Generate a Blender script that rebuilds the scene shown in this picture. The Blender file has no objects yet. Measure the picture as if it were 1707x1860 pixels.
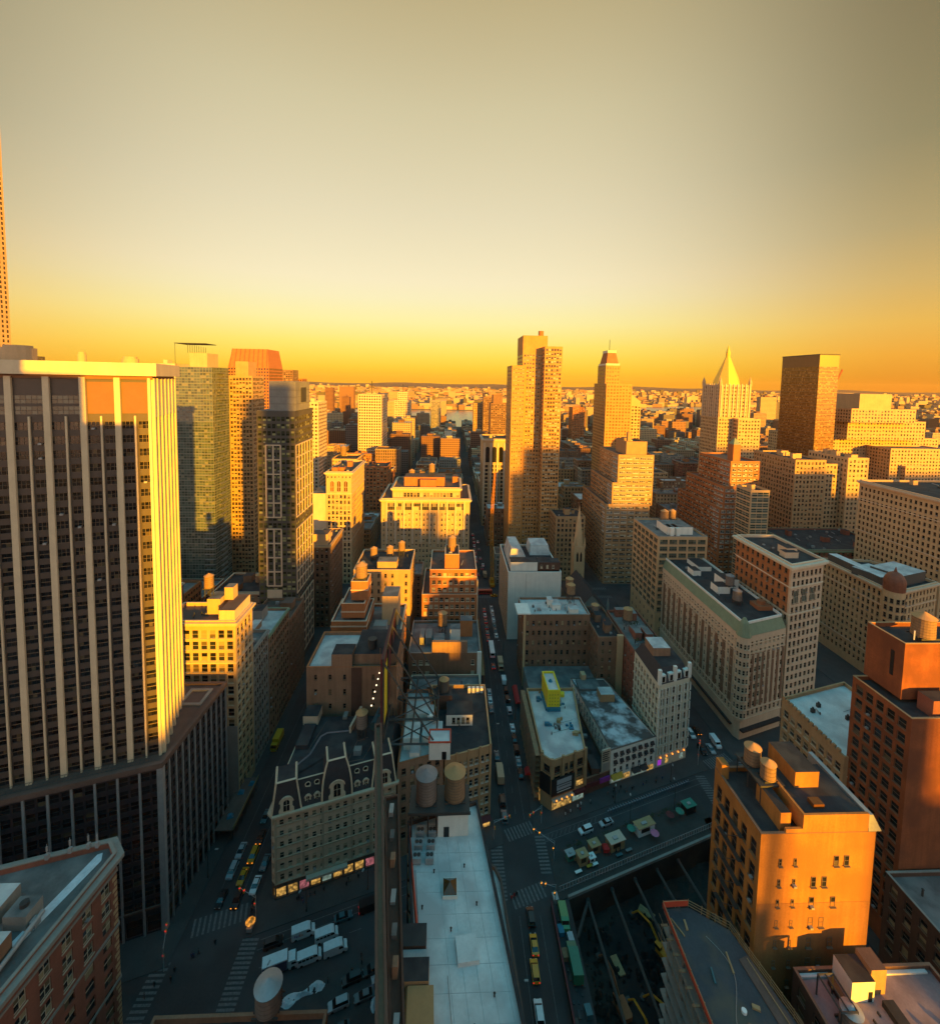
import bpy, bmesh, math, random
from mathutils import Vector, Matrix
from math import radians as RAD, sin, cos, tan, pi, hypot, atan2

# ------------------------------------------------------------------ camera, sky, sun, exposure
sc = bpy.context.scene
col = sc.collection
sc.render.engine = 'CYCLES'
cy = sc.cycles
cy.max_bounces = 5; cy.diffuse_bounces = 3; cy.glossy_bounces = 2; cy.transmission_bounces = 2
cy.volume_bounces = 0; cy.caustics_reflective = False; cy.caustics_refractive = False
cy.use_denoising = True
sc.view_settings.view_transform = 'Standard'; sc.view_settings.look = 'None'
sc.view_settings.exposure = 1.5; sc.view_settings.gamma = 1.0

cam = bpy.data.objects.new('camera', bpy.data.cameras.new('camera')); col.objects.link(cam)
RIGHT = Vector((0.99902, -0.04022, 0.01845)); UP = Vector((-0.01552, 0.07204, 0.99728)); FWD = Vector((0.04144, 0.99659, -0.07135))
cam.matrix_world = Matrix(((RIGHT.x, UP.x, -FWD.x, 0), (RIGHT.y, UP.y, -FWD.y, 0), (RIGHT.z, UP.z, -FWD.z, 148.0), (0, 0, 0, 1)))
cam.data.sensor_fit = 'AUTO'; cam.data.sensor_width = 36.0
cam.data.lens = 830.0 / 1860.0 * 36.0
cam.data.shift_y = -178.0 / 1860.0
cam.data.clip_start = 0.5; cam.data.clip_end = 60000
sc.camera = cam

SUN_AZ, SUN_EL = RAD(27.5), RAD(7)
to_sun = Vector((sin(SUN_AZ) * cos(SUN_EL), -cos(SUN_AZ) * cos(SUN_EL), sin(SUN_EL)))
sd = bpy.data.lights.new('sun', 'SUN'); sd.energy = 5.0; sd.angle = RAD(0.6); sd.color = (1.0, 0.44, 0.006)
sun = bpy.data.objects.new('sun', sd); col.objects.link(sun)
sun.rotation_euler = to_sun.to_track_quat('Z', 'Y').to_euler(); sun.location = (60, -90, 220)

def lin(r, g, b):
    f = lambda c: (c / 12.92 if c <= 0.04045 else ((c + 0.055) / 1.055) ** 2.4)
    return (f(r / 255), f(g / 255), f(b / 255), 1.0)

w = bpy.data.worlds.new("World"); sc.world = w; w.use_nodes = True
nt = w.node_tree; nt.nodes.clear(); N = nt.nodes.new; L = nt.links.new
out = N('ShaderNodeOutputWorld'); bg = N('ShaderNodeBackground'); bg.inputs['Strength'].default_value = 0.1
sky = N('ShaderNodeTexSky'); sky.sky_type = 'NISHITA'; sky.sun_disc = False
sky.sun_elevation = SUN_EL; sky.sun_rotation = pi - SUN_AZ
tc = N('ShaderNodeTexCoord'); sp = N('ShaderNodeSeparateXYZ'); L(tc.outputs['Generated'], sp.inputs[0])
def ramp(pts):
    r = N('ShaderNodeValToRGB'); e = r.color_ramp.elements
    e[0].position = pts[0][0]; e[0].color = pts[0][1]; e[1].position = pts[-1][0]; e[1].color = pts[-1][1]
    for p, c in pts[1:-1]:
        x = e.new(p); x.color = c
    return r
def mth(op, a, b=None, c=None, clamp=False):
    m = N('ShaderNodeMath'); m.operation = op; m.use_clamp = clamp
    for i, v in enumerate((a, b, c)):
        if v is None: continue
        if isinstance(v, (int, float)): m.inputs[i].default_value = v
        else: L(v, m.inputs[i])
    return m.outputs[0]
# bright eastern sky: amber at the horizon, cream above it, olive higher, teal overhead
def boost(c, k): return (c[0] * k, c[1] * k, c[2] * k, 1)
ZEN = [(0.78, boost(lin(74, 158, 176), 1.3)), (1.0, boost(lin(60, 160, 188), 1.4))]
east = ramp([(0.0, lin(250, 178, 34)), (0.027, lin(254, 205, 44)), (0.05, lin(255, 218, 68)), (0.076, lin(254, 229, 98)), (0.123, lin(253, 238, 156)), (0.17, lin(250, 236, 182)),
             (0.204, lin(249, 233, 188)), (0.33, lin(232, 218, 178)), (0.49, lin(212, 199, 156)), (0.64, lin(188, 170, 121))] + ZEN)
eside = ramp([(0.0, lin(220, 134, 30)), (0.055, lin(239, 164, 40)), (0.106, lin(234, 180, 68)), (0.17, lin(211, 174, 95)), (0.25, lin(180, 158, 103)),
              (0.37, lin(148, 135, 92)), (0.515, lin(132, 118, 79)), (0.64, lin(118, 107, 74))] + ZEN)
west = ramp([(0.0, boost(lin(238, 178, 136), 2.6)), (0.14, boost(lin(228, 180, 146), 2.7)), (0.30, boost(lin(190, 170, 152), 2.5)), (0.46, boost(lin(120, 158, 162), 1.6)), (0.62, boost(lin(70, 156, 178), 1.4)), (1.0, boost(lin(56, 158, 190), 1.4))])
for r in (east, eside, west): L(sp.outputs['Z'], r.inputs[0])
hor = mth('SQRT', mth('ADD', mth('MULTIPLY', sp.outputs['X'], sp.outputs['X']), mth('MULTIPLY', sp.outputs['Y'], sp.outputs['Y'])))
cosaz = mth('DIVIDE', mth('ADD', mth('MULTIPLY', sp.outputs['Y'], 0.9975), mth('MULTIPLY', sp.outputs['X'], -0.07)), mth('MAXIMUM', hor, 0.001))
def smooth(v, a, b):
    m = N('ShaderNodeMapRange'); m.interpolation_type = 'SMOOTHSTEP'; L(v, m.inputs[0])
    m.inputs[1].default_value = a; m.inputs[2].default_value = b
    return m.outputs[0]
def mixc(f, a, b):
    m = N('ShaderNodeMix'); m.data_type = 'RGBA'; L(f, m.inputs[0]); L(a, m.inputs[6]); L(b, m.inputs[7]); return m.outputs[2]
e2 = mixc(smooth(cosaz, 0.62, 1.0), eside.outputs[0], east.outputs[0])
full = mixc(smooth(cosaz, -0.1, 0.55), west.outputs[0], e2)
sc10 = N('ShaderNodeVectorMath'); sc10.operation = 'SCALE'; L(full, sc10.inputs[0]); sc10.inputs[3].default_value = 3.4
nis = N('ShaderNodeVectorMath'); nis.operation = 'SCALE'; L(sky.outputs[0], nis.inputs[0]); nis.inputs[3].default_value = 0.06
add = N('ShaderNodeVectorMath'); add.operation = 'ADD'; L(sc10.outputs[0], add.inputs[0]); L(nis.outputs[0], add.inputs[1])
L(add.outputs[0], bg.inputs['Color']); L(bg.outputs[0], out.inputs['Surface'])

# ------------------------------------------------------------------ materials
random.seed(7)
MATS = {}
def newmat(name):
    m = bpy.data.materials.new(name); m.use_nodes = True
    t = m.node_tree; b = t.nodes['Principled BSDF']; MATS[name] = m
    return m, t, b
def pmat(name, rgb, var=0.22, scale=0.25, rough=0.85, streak=0.0, metal=0.0, bump=0.0, spec=0.3, var2=None):
    """weathered surface: large blotches, fine grain and (walls) vertical rain streaks, in world metres"""
    m, t, b = newmat(name); N = t.nodes.new; L = t.links.new
    g = N('ShaderNodeNewGeometry'); n1 = N('ShaderNodeTexNoise'); n1.inputs['Scale'].default_value = scale; n1.inputs['Detail'].default_value = 5
    L(g.outputs['Position'], n1.inputs['Vector'])
    n2 = N('ShaderNodeTexNoise'); n2.inputs['Scale'].default_value = 2.2; n2.inputs['Detail'].default_value = 3; L(g.outputs['Position'], n2.inputs['Vector'])
    oi = N('ShaderNodeObjectInfo')
    def mt(op, a, bb):
        k = N('ShaderNodeMath'); k.operation = op
        for i, v in enumerate((a, bb)):
            if isinstance(v, (int, float)): k.inputs[i].default_value = v
            else: L(v, k.inputs[i])
        return k.outputs[0]
    v = mt('ADD', mt('MULTIPLY', mt('SUBTRACT', n1.outputs['Fac'], 0.5), var * 2.2), mt('MULTIPLY', mt('SUBTRACT', n2.outputs['Fac'], 0.5), var * 1.3))
    if streak:
        mp = N('ShaderNodeMapping'); mp.inputs['Scale'].default_value = (0.9, 0.9, 0.045); L(g.outputs['Position'], mp.inputs[0])
        n3 = N('ShaderNodeTexNoise'); n3.inputs['Scale'].default_value = 1.0; n3.inputs['Detail'].default_value = 4; L(mp.outputs[0], n3.inputs['Vector'])
        v = mt('ADD', v, mt('MULTIPLY', mt('SUBTRACT', n3.outputs['Fac'], 0.5), streak * 2))
    v = mt('MAXIMUM', mt('ADD', v, 1.0), 0.25)
    s = N('ShaderNodeVectorMath'); s.operation = 'SCALE'; s.inputs[0].default_value = rgb; L(v, s.inputs[3])
    c = s.outputs[0]
    if var2:
        mx = N('ShaderNodeMix'); mx.data_type = 'RGBA'; n4 = N('ShaderNodeTexNoise'); n4.inputs['Scale'].default_value = scale * 0.6; n4.inputs['Detail'].default_value = 6
        L(g.outputs['Position'], n4.inputs['Vector']); r = N('ShaderNodeMapRange'); r.inputs[1].default_value = 0.45; r.inputs[2].default_value = 0.62
        L(n4.outputs['Fac'], r.inputs[0]); L(r.outputs[0], mx.inputs[0]); L(c, mx.inputs[6]); mx.inputs[7].default_value = (*var2, 1); c = mx.outputs[2]
    L(c, b.inputs['Base Color']); b.inputs['Roughness'].default_value = rough; b.inputs['Metallic'].default_value = metal
    b.inputs['Specular IOR Level'].default_value = spec
    if bump:
        bp = N('ShaderNodeBump'); bp.inputs['Strength'].default_value = bump; bp.inputs['Distance'].default_value = 0.1
        L(n2.outputs['Fac'], bp.inputs['Height']); L(bp.outputs[0], b.inputs['Normal'])
    return m
def glassmat(name, dark, mid, light, pl=0.25, rough=0.12, spec=0.6):
    """panes: most dark, some with half-drawn blinds or pale shades; differs from window to window"""
    m, t, b = newmat(name); N = t.nodes.new; L = t.links.new
    g = N('ShaderNodeNewGeometry'); oi = N('ShaderNodeObjectInfo'); a = N('ShaderNodeMath'); a.operation = 'ADD'
    L(g.outputs['Random Per Island'], a.inputs[0]); L(oi.outputs['Random'], a.inputs[1])
    f = N('ShaderNodeMath'); f.operation = 'FRACT'; L(a.outputs[0], f.inputs[0])
    r = N('ShaderNodeValToRGB'); r.color_ramp.interpolation = 'CONSTANT'; e = r.color_ramp.elements
    e[0].position = 0; e[0].color = (*dark, 1); e[1].position = 1 - pl; e[1].color = (*mid, 1)
    x = e.new(1 - pl * 0.45); x.color = (*light, 1); y = e.new(0.35); y.color = tuple(v * 1.7 + 0.004 for v in dark) + (1,)
    L(f.outputs[0], r.inputs[0]); L(r.outputs[0], b.inputs['Base Color'])
    b.inputs['Roughness'].default_value = rough; b.inputs['Specular IOR Level'].default_value = spec
    return m
def plain(name, rgb, rough=0.5, metal=0.0, spec=0.5):
    m, t, b = newmat(name); N = t.nodes.new; L = t.links.new
    n = N('ShaderNodeTexNoise'); n.inputs['Scale'].default_value = 1.5; g = N('ShaderNodeNewGeometry'); L(g.outputs['Position'], n.inputs['Vector'])
    r = N('ShaderNodeMapRange'); r.inputs[3].default_value = 0.82; r.inputs[4].default_value = 1.15; L(n.outputs['Fac'], r.inputs[0])
    s = N('ShaderNodeVectorMath'); s.operation = 'SCALE'; s.inputs[0].default_value = rgb; L(r.outputs[0], s.inputs[3]); L(s.outputs[0], b.inputs['Base Color'])
    b.inputs['Roughness'].default_value = rough; b.inputs['Metallic'].default_value = metal; b.inputs['Specular IOR Level'].default_value = spec
    return m
def glow(name, rgb, strength, base=(0.1, 0.1, 0.1), vary=False):
    m, t, b = newmat(name); b.inputs['Base Color'].default_value = (*base, 1)
    b.inputs['Emission Color'].default_value = (*rgb, 1); b.inputs['Emission Strength'].default_value = strength
    if vary:
        N = t.nodes.new; L = t.links.new
        g = N('ShaderNodeNewGeometry'); n = N('ShaderNodeTexNoise'); n.inputs['Scale'].default_value = 1.1; n.inputs['Detail'].default_value = 5; L(g.outputs['Position'], n.inputs['Vector'])
        r = N('ShaderNodeMapRange'); r.inputs[1].default_value = 0.42; r.inputs[2].default_value = 0.7; r.inputs[3].default_value = 0.05; r.inputs[4].default_value = strength * 2
        L(n.outputs['Fac'], r.inputs[0]); L(r.outputs[0], b.inputs['Emission Strength'])
    return m
def farmat(name, cols, win=True):
    """far buildings: colour differs from block to block, window openings as a fine dark grid"""
    m, t, b = newmat(name); N = t.nodes.new; L = t.links.new
    g = N('ShaderNodeNewGeometry'); r = N('ShaderNodeValToRGB'); r.color_ramp.interpolation = 'CONSTANT'
    e = r.color_ramp.elements; e[0].color = (*cols[0], 1); e[1].position = 1 - 1 / len(cols); e[1].color = (*cols[-1], 1)
    for i, c in enumerate(cols[1:-1], 1):
        x = e.new(i / len(cols)); x.color = (*c, 1)
    oi = N('ShaderNodeObjectInfo'); ad = N('ShaderNodeMath'); ad.operation = 'ADD'; L(g.outputs['Random Per Island'], ad.inputs[0]); L(oi.outputs['Random'], ad.inputs[1])
    fr = N('ShaderNodeMath'); fr.operation = 'FRACT'; L(ad.outputs[0], fr.inputs[0]); L(fr.outputs[0], r.inputs[0]); c = r.outputs[0]
    if win:
        s = N('ShaderNodeSeparateXYZ'); L(g.outputs['Position'], s.inputs[0]); nn = N('ShaderNodeSeparateXYZ'); L(g.outputs['Normal'], nn.inputs[0])
        def mt(op, a, bb=0.0):
            k = N('ShaderNodeMath'); k.operation = op
            for i, v in enumerate((a, bb)):
                if isinstance(v, (int, float)): k.inputs[i].default_value = v
                else: L(v, k.inputs[i])
            return k.outputs[0]
        u = mt('FRACT', mt('MULTIPLY', mt('ADD', s.outputs['X'], s.outputs['Y']), 1 / 3.1)); v = mt('FRACT', mt('MULTIPLY', s.outputs['Z'], 1 / 3.4))
        f = mt('MULTIPLY', mt('MULTIPLY', mt('GREATER_THAN', u, 0.5), mt('GREATER_THAN', v, 0.45)), mt('LESS_THAN', nn.outputs['Z'], 0.5))
        mx = N('ShaderNodeMix'); mx.data_type = 'RGBA'; L(f, mx.inputs[0]); L(c, mx.inputs[6]); mx.inputs[7].default_value = (0.02, 0.02, 0.022, 1); c = mx.outputs[2]
    L(c, b.inputs['Base Color']); b.inputs['Roughness'].default_value = 0.8; b.inputs['Specular IOR Level'].default_value = 0.2
    return m
M = MATS
pmat('limestone', (0.50, 0.335, 0.185), 0.16, 0.2, streak=0.12)
pmat('cream_stone', (0.57, 0.43, 0.30), 0.16, 0.25, streak=0.14)
pmat('white_stone', (0.62, 0.55, 0.42), 0.14, 0.3, streak=0.12)
pmat('white_paint', (0.72, 0.69, 0.62), 0.12, 0.3, streak=0.12)
pmat('tan_brick', (0.36, 0.225, 0.115), 0.2, 0.3, streak=0.15, bump=0.3)
pmat('buff_brick', (0.41, 0.255, 0.13), 0.2, 0.3, streak=0.15, bump=0.3)
pmat('orange_brick', (0.36, 0.14, 0.055), 0.2, 0.3, streak=0.15, bump=0.3)
pmat('brown_brick', (0.21, 0.12, 0.075), 0.25, 0.3, streak=0.2, bump=0.3)
pmat('red_brick', (0.24, 0.09, 0.06), 0.25, 0.3, streak=0.2, bump=0.3)
pmat('dark_brick', (0.10, 0.055, 0.04), 0.25, 0.3, streak=0.2)
pmat('old_brick', (0.27, 0.16, 0.10), 0.3, 0.2, streak=0.3, bump=0.3)
pmat('mural_wall', (0.06, 0.05, 0.14), 0.5, 0.15, streak=0.3, var2=(0.16, 0.06, 0.06))
pmat('grey_stone', (0.26, 0.24, 0.21), 0.2, 0.25, streak=0.15)
pmat('dark_stone', (0.09, 0.08, 0.07), 0.2, 0.25, streak=0.1)
pmat('sooty_brick', (0.05, 0.032, 0.027), 0.35, 0.5, streak=0.2)
pmat('ochre_brick', (0.37, 0.16, 0.04), 0.34, 0.18, streak=0.4, bump=0.4, var2=(0.30, 0.13, 0.035))
pmat('ochre_render', (0.29, 0.13, 0.045), 0.3, 0.18, streak=0.3)
pmat('podium_dark', (0.028, 0.028, 0.034), 0.15, 0.4, rough=0.35, spec=0.6)
pmat('gold_brick', (0.44, 0.235, 0.085), 0.2, 0.3, streak=0.15)
pmat('rust_brick', (0.24, 0.075, 0.03), 0.3, 0.25, streak=0.35, bump=0.3, var2=(0.17, 0.055, 0.026))
pmat('green_frame', (0.16, 0.17, 0.14), 0.2, 0.3, rough=0.4)
pmat('copper_frame', (0.13, 0.06, 0.03), 0.2, 0.3, rough=0.35, spec=0.6)
pmat('bronze', (0.075, 0.06, 0.05), 0.15, 0.4, rough=0.4, spec=0.5)
pmat('spandrel', (0.075, 0.06, 0.052), 0.12, 0.4, rough=0.45, spec=0.5)
pmat('louvre', (0.20, 0.10, 0.05), 0.15, 0.4, rough=0.6)
pmat('tile_white', (0.60, 0.49, 0.33), 0.12, 0.3, streak=0.14)
pmat('roof_dark', (0.030, 0.030, 0.033), 0.35, 0.35, rough=0.9, var2=(0.05, 0.05, 0.05))
pmat('roof_grey', (0.13, 0.125, 0.12), 0.3, 0.35, rough=0.9, var2=(0.20, 0.19, 0.18))
pmat('roof_brown', (0.12, 0.08, 0.065), 0.3, 0.35, rough=0.9)
pmat('roof_silver', (0.50, 0.50, 0.48), 0.25, 0.3, rough=0.8, var2=(0.36, 0.35, 0.35))
pmat('roof_pink', (0.26, 0.19, 0.19), 0.3, 0.25, rough=0.9, var2=(0.18, 0.13, 0.13))
pmat('roof_white', (0.60, 0.60, 0.58), 0.22, 0.25, rough=0.8, var2=(0.46, 0.45, 0.44))
pmat('snowy_roof', (0.10, 0.085, 0.08), 0.3, 0.3, rough=0.9, var2=(0.55, 0.56, 0.58))
pmat('slate', (0.045, 0.045, 0.05), 0.3, 0.9, rough=0.6)
pmat('copper_green', (0.20, 0.25, 0.16), 0.2, 0.4, rough=0.7, streak=0.1)
pmat('copper_red', (0.20, 0.07, 0.04), 0.3, 0.6, rough=0.6)
pmat('gold_leaf', (0.85, 0.50, 0.07), 0.1, 0.4, rough=0.45, metal=0.25)
pmat('tank_wood', (0.26, 0.16, 0.09), 0.25, 1.2, rough=0.9, streak=0.3)
pmat('tank_grey_wood', (0.19, 0.15, 0.125), 0.25, 1.2, rough=0.9, streak=0.3)
pmat('tank_roof', (0.42, 0.23, 0.10), 0.12, 0.8, rough=0.85)
pmat('tank_grey_roof', (0.24, 0.20, 0.19), 0.2, 0.8, rough=0.8)
pmat('steel', (0.05, 0.048, 0.045), 0.3, 0.7, rough=0.6)
pmat('galvanised', (0.33, 0.34, 0.34), 0.2, 0.7, rough=0.5, metal=0.3)
pmat('asphalt', (0.042, 0.040, 0.041), 0.3, 0.12, rough=0.85, var2=(0.058, 0.055, 0.056))
pmat('pavement', (0.055, 0.055, 0.054), 0.25, 0.3, rough=0.9)
pmat('plaza_paving', (0.05, 0.047, 0.043), 0.3, 0.3, rough=0.9)
pmat('road_paint', (0.13, 0.13, 0.128), 0.6, 1.6, rough=0.9)
pmat('pit_dirt', (0.040, 0.034, 0.029), 0.55, 0.12, rough=1.0, var2=(0.016, 0.016, 0.017), bump=0.8)
pmat('concrete', (0.22, 0.21, 0.19), 0.25, 0.3, rough=0.9, streak=0.1)
pmat('deck', (0.05, 0.06, 0.07), 0.35, 0.3, rough=0.9, var2=(0.09, 0.085, 0.07))
pmat('plywood', (0.36, 0.24, 0.12), 0.25, 0.8, rough=0.9)
pmat('safety_red', (0.50, 0.07, 0.035), 0.2, 0.8, rough=0.7)
pmat('plant_yellow', (0.55, 0.22, 0.02), 0.25, 0.8, rough=0.6)
pmat('water', (0.10, 0.11, 0.10), 0.15, 0.004, rough=0.22, spec=0.6)
pmat('land', (0.10, 0.09, 0.055), 0.35, 0.004, rough=1.0)
pmat('far_hills', (0.12, 0.085, 0.06), 0.3, 0.002, rough=1.0)
pmat('foliage', (0.045, 0.055, 0.022), 0.5, 0.9, rough=0.9)
pmat('bare_twig', (0.10, 0.065, 0.035), 0.4, 0.9, rough=0.9)
pmat('bark', (0.06, 0.045, 0.03), 0.3, 1.5, rough=0.95)
pmat('snow', (0.62, 0.63, 0.65), 0.25, 0.8, rough=0.8)
pmat('scaffold_net', (0.19, 0.15, 0.115), 0.3, 0.5, rough=0.9, streak=0.35)
pmat('yellow_board', (0.70, 0.55, 0.03), 0.12, 0.7, rough=0.6)
pmat('teal_tarp', (0.02, 0.16, 0.24), 0.3, 0.7, rough=0.6)
pmat('patch_orange', (0.30, 0.11, 0.05), 0.3, 0.3, rough=0.9)
glassmat('glass', (0.012, 0.014, 0.016), (0.13, 0.10, 0.06), (0.34, 0.27, 0.16), 0.42)
glassmat('glass_dark', (0.008, 0.009, 0.011), (0.03, 0.026, 0.02), (0.10, 0.08, 0.05), 0.14)
glassmat('glass_pale', (0.03, 0.03, 0.028), (0.22, 0.19, 0.13), (0.45, 0.40, 0.28), 0.5)
glassmat('glass_green', (0.045, 0.062, 0.052), (0.08, 0.095, 0.075), (0.17, 0.17, 0.12), 0.16, rough=0.05)
glassmat('glass_olive', (0.025, 0.03, 0.018), (0.10, 0.11, 0.05), (0.30, 0.30, 0.15), 0.5)
glassmat('glass_amber', (0.13, 0.055, 0.016), (0.22, 0.11, 0.04), (0.36, 0.2, 0.08), 0.3, rough=0.15)
plain('frame_white', (0.55, 0.52, 0.46), 0.6); plain('frame_cream', (0.52, 0.42, 0.30), 0.7); plain('frame_brown', (0.16, 0.11, 0.07), 0.6); plain('frame_dark', (0.03, 0.03, 0.03), 0.5)
plain('frame_stone', (0.40, 0.32, 0.22), 0.8); plain('trim_cream', (0.60, 0.48, 0.33), 0.7)
plain('black_board', (0.012, 0.013, 0.015), 0.4); plain('sign_white', (0.75, 0.75, 0.72), 0.6); plain('sign_tan', (0.5, 0.4, 0.3), 0.7); plain('sign_yellow', (0.6, 0.42, 0.06), 0.7)
plain('awning_black', (0.015, 0.015, 0.017), 0.7); plain('awning_maroon', (0.10, 0.015, 0.02), 0.7); plain('awning_yellow', (0.55, 0.28, 0.02), 0.7)
plain('awning_purple', (0.25, 0.03, 0.25), 0.7); plain('red_cloth', (0.5, 0.02, 0.02), 0.7); plain('pink_cloth', (0.6, 0.16, 0.28), 0.7); plain('green_cloth', (0.03, 0.20, 0.14), 0.7)
plain('tyre', (0.012, 0.012, 0.012), 0.9); plain('car_glass', (0.01, 0.012, 0.014), 0.08, spec=0.8); plain('rim', (0.3, 0.3, 0.3), 0.4, 0.6)
plain('skin', (0.35, 0.2, 0.13), 0.6); plain('hair', (0.02, 0.015, 0.01), 0.7); plain('trousers', (0.02, 0.022, 0.03), 0.8)
for n, c in dict(black=(0.012, 0.013, 0.015), white=(0.70, 0.71, 0.72), silver=(0.36, 0.38, 0.40), taxi=(0.62, 0.27, 0.01), teal=(0.04, 0.12, 0.14), blue=(0.03, 0.06, 0.14),
                 grey=(0.12, 0.125, 0.13), tan=(0.42, 0.31, 0.2), red=(0.4, 0.02, 0.02), green=(0.10, 0.26, 0.09), dgreen=(0.02, 0.16, 0.09), yellow=(0.55, 0.32, 0.02)).items():
    plain('paint_' + n, c, 0.28, 0.0, 0.6)
for n, c in dict(black=(0.015, 0.015, 0.017), grey=(0.08, 0.08, 0.085), red=(0.30, 0.02, 0.02), blue=(0.03, 0.05, 0.12), tan=(0.25, 0.17, 0.1), white=(0.5, 0.5, 0.5)).items():
    plain('coat_' + n, c, 0.85)
glow('lamp_red', (1, 0.02, 0.02), 0.4); glow('lamp_orange', (1, 0.30, 0.03), 0.8); glow('lamp_white', (1, 0.85, 0.6), 1.2); glow('lamp_sign', (1, 0.8, 0.5), 0.9)
glow('shop_warm', (1, 0.55, 0.12), 0.16, vary=True); glow('shop_pink', (1, 0.3, 0.35), 0.1, vary=True); glow('shop_cool', (0.6, 0.85, 0.7), 0.07, vary=True); glow('shop_purple', (0.6, 0.05, 0.9), 0.16)
glow('lit_window', (1, 0.8, 0.35), 0.35, vary=True); glow('lamp_green', (0.05, 0.8, 0.4), 2)
farmat('far_city', [(0.34, 0.24, 0.15), (0.22, 0.11, 0.07), (0.42, 0.33, 0.23), (0.18, 0.15, 0.13), (0.30, 0.16, 0.09), (0.46, 0.34, 0.20)])
farmat('far_low', [(0.36, 0.27, 0.18), (0.28, 0.15, 0.09), (0.12, 0.10, 0.06), (0.24, 0.18, 0.12), (0.34, 0.20, 0.11), (0.46, 0.33, 0.19), (0.42, 0.30, 0.18)], win=False)
# ------------------------------------------------------------------ mesh helpers
class MB:
    def __init__(s): s.v = []; s.f = []; s.mi = []; s.T = None
    def pt(s, *ps):
        i = len(s.v)
        if s.T is None: s.v.extend(ps)
        else: s.v.extend(tuple(s.T @ Vector(p)) for p in ps)
        return i
    def face(s, *ps, m=0):
        i = s.pt(*ps); s.f.append(tuple(range(i, i + len(ps)))); s.mi.append(m); return s
    def box(s, x0, x1, y0, y1, z0, z1, m=0, top=None, bottom=True):
        i = s.pt((x0, y0, z0), (x1, y0, z0), (x1, y1, z0), (x0, y1, z0), (x0, y0, z1), (x1, y0, z1), (x1, y1, z1), (x0, y1, z1))
        fs = [(0, 1, 5, 4), (1, 2, 6, 5), (2, 3, 7, 6), (3, 0, 4, 7), (4, 5, 6, 7)] + ([(3, 2, 1, 0)] if bottom else [])
        for k, f in enumerate(fs): s.f.append(tuple(i + a for a in f)); s.mi.append(top if (k == 4 and top is not None) else m)
        return s
    def prism(s, poly, z0, z1, m=0, top=None, bottom=False):
        n = len(poly); i = s.pt(*[(p[0], p[1], z0) for p in poly], *[(p[0], p[1], z1) for p in poly])
        for k in range(n):
            j = (k + 1) % n; s.f.append((i + k, i + j, i + n + j, i + n + k)); s.mi.append(m)
        s.f.append(tuple(i + n + k for k in range(n))); s.mi.append(m if top is None else top)
        if bottom: s.f.append(tuple(i + n - 1 - k for k in range(n))); s.mi.append(m)
        return s
    def frustum(s, pa, za, pb, zb, m=0, top=None, cap=True):
        n = len(pa); i = s.pt(*[(p[0], p[1], za) for p in pa], *[(p[0], p[1], zb) for p in pb])
        for k in range(n):
            j = (k + 1) % n; s.f.append((i + k, i + j, i + n + j, i + n + k)); s.mi.append(m)
        if cap: s.f.append(tuple(i + n + k for k in range(n))); s.mi.append(m if top is None else top)
        return s
    def ring(s, po, pi_, z0, z1, m=0):
        n = len(po); i = s.pt(*[(p[0], p[1], z0) for p in po], *[(p[0], p[1], z1) for p in po], *[(p[0], p[1], z0) for p in pi_], *[(p[0], p[1], z1) for p in pi_])
        for k in range(n):
            j = (k + 1) % n
            for f in ((k, j, n + j, n + k), (n + k, n + j, 3 * n + j, 3 * n + k), (2 * n + j, 2 * n + k, 3 * n + k, 3 * n + j), (j, k, 2 * n + k, 2 * n + j)):
                s.f.append(tuple(i + a for a in f)); s.mi.append(m)
        return s
    def cyl(s, x, y, z0, z1, r0, r1=None, n=16, m=0, cap=True, mt=None):
        r1 = r0 if r1 is None else r1
        pa = [(x + r0 * cos(2 * pi * k / n), y + r0 * sin(2 * pi * k / n)) for k in range(n)]
        pb = [(x + r1 * cos(2 * pi * k / n), y + r1 * sin(2 * pi * k / n)) for k in range(n)]
        return s.frustum(pa, z0, pb, z1, m, mt, cap and r1 > 0.001)
    def bar(s, p, q, r=0.1, m=0, n=4):
        p = Vector(p); q = Vector(q); d = (q - p).normalized(); u = d.orthogonal().normalized(); w_ = d.cross(u)
        ring = [(u * cos(2 * pi * (k + .5) / n) + w_ * sin(2 * pi * (k + .5) / n)) * r for k in range(n)]
        i = s.pt(*[tuple(p + a) for a in ring], *[tuple(q + a) for a in ring])
        for k in range(n):
            j = (k + 1) % n; s.f.append((i + k, i + j, i + n + j, i + n + k)); s.mi.append(m)
        s.f.append(tuple(i + n - 1 - k for k in range(n))); s.mi.append(m); s.f.append(tuple(i + n + k for k in range(n))); s.mi.append(m)
        return s
    def mesh(s, name, mats, off=(0, 0, 0)):
        me = bpy.data.meshes.new(name)
        me.from_pydata([(a - off[0], b - off[1], c - off[2]) for a, b, c in s.v] if off != (0, 0, 0) else s.v, [], s.f)
        for x in mats: me.materials.append(M[x] if isinstance(x, str) else x)
        if len(mats) > 1: me.polygons.foreach_set('material_index', s.mi)
        me.update(); return me
    def build(s, name, mats, parent=None, off=None):
        """one mesh object; geometry is in world coordinates, moved into the parent's frame"""
        if isinstance(mats, str): mats = [mats]
        o = off if off is not None else (world_loc(parent) if parent else (0, 0, 0))
        return link(name, s.mesh(name, mats, o), parent)
def world_loc(o):
    x = y = z = 0
    while o is not None: x += o.location.x; y += o.location.y; z += o.location.z; o = o.parent
    return (x, y, z)
def link(name, data, parent=None, loc=None):
    o = bpy.data.objects.new(name, data); col.objects.link(o)
    if parent is not None: o.parent = parent
    if loc is not None: o.location = loc
    return o
LABELS = {}
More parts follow.
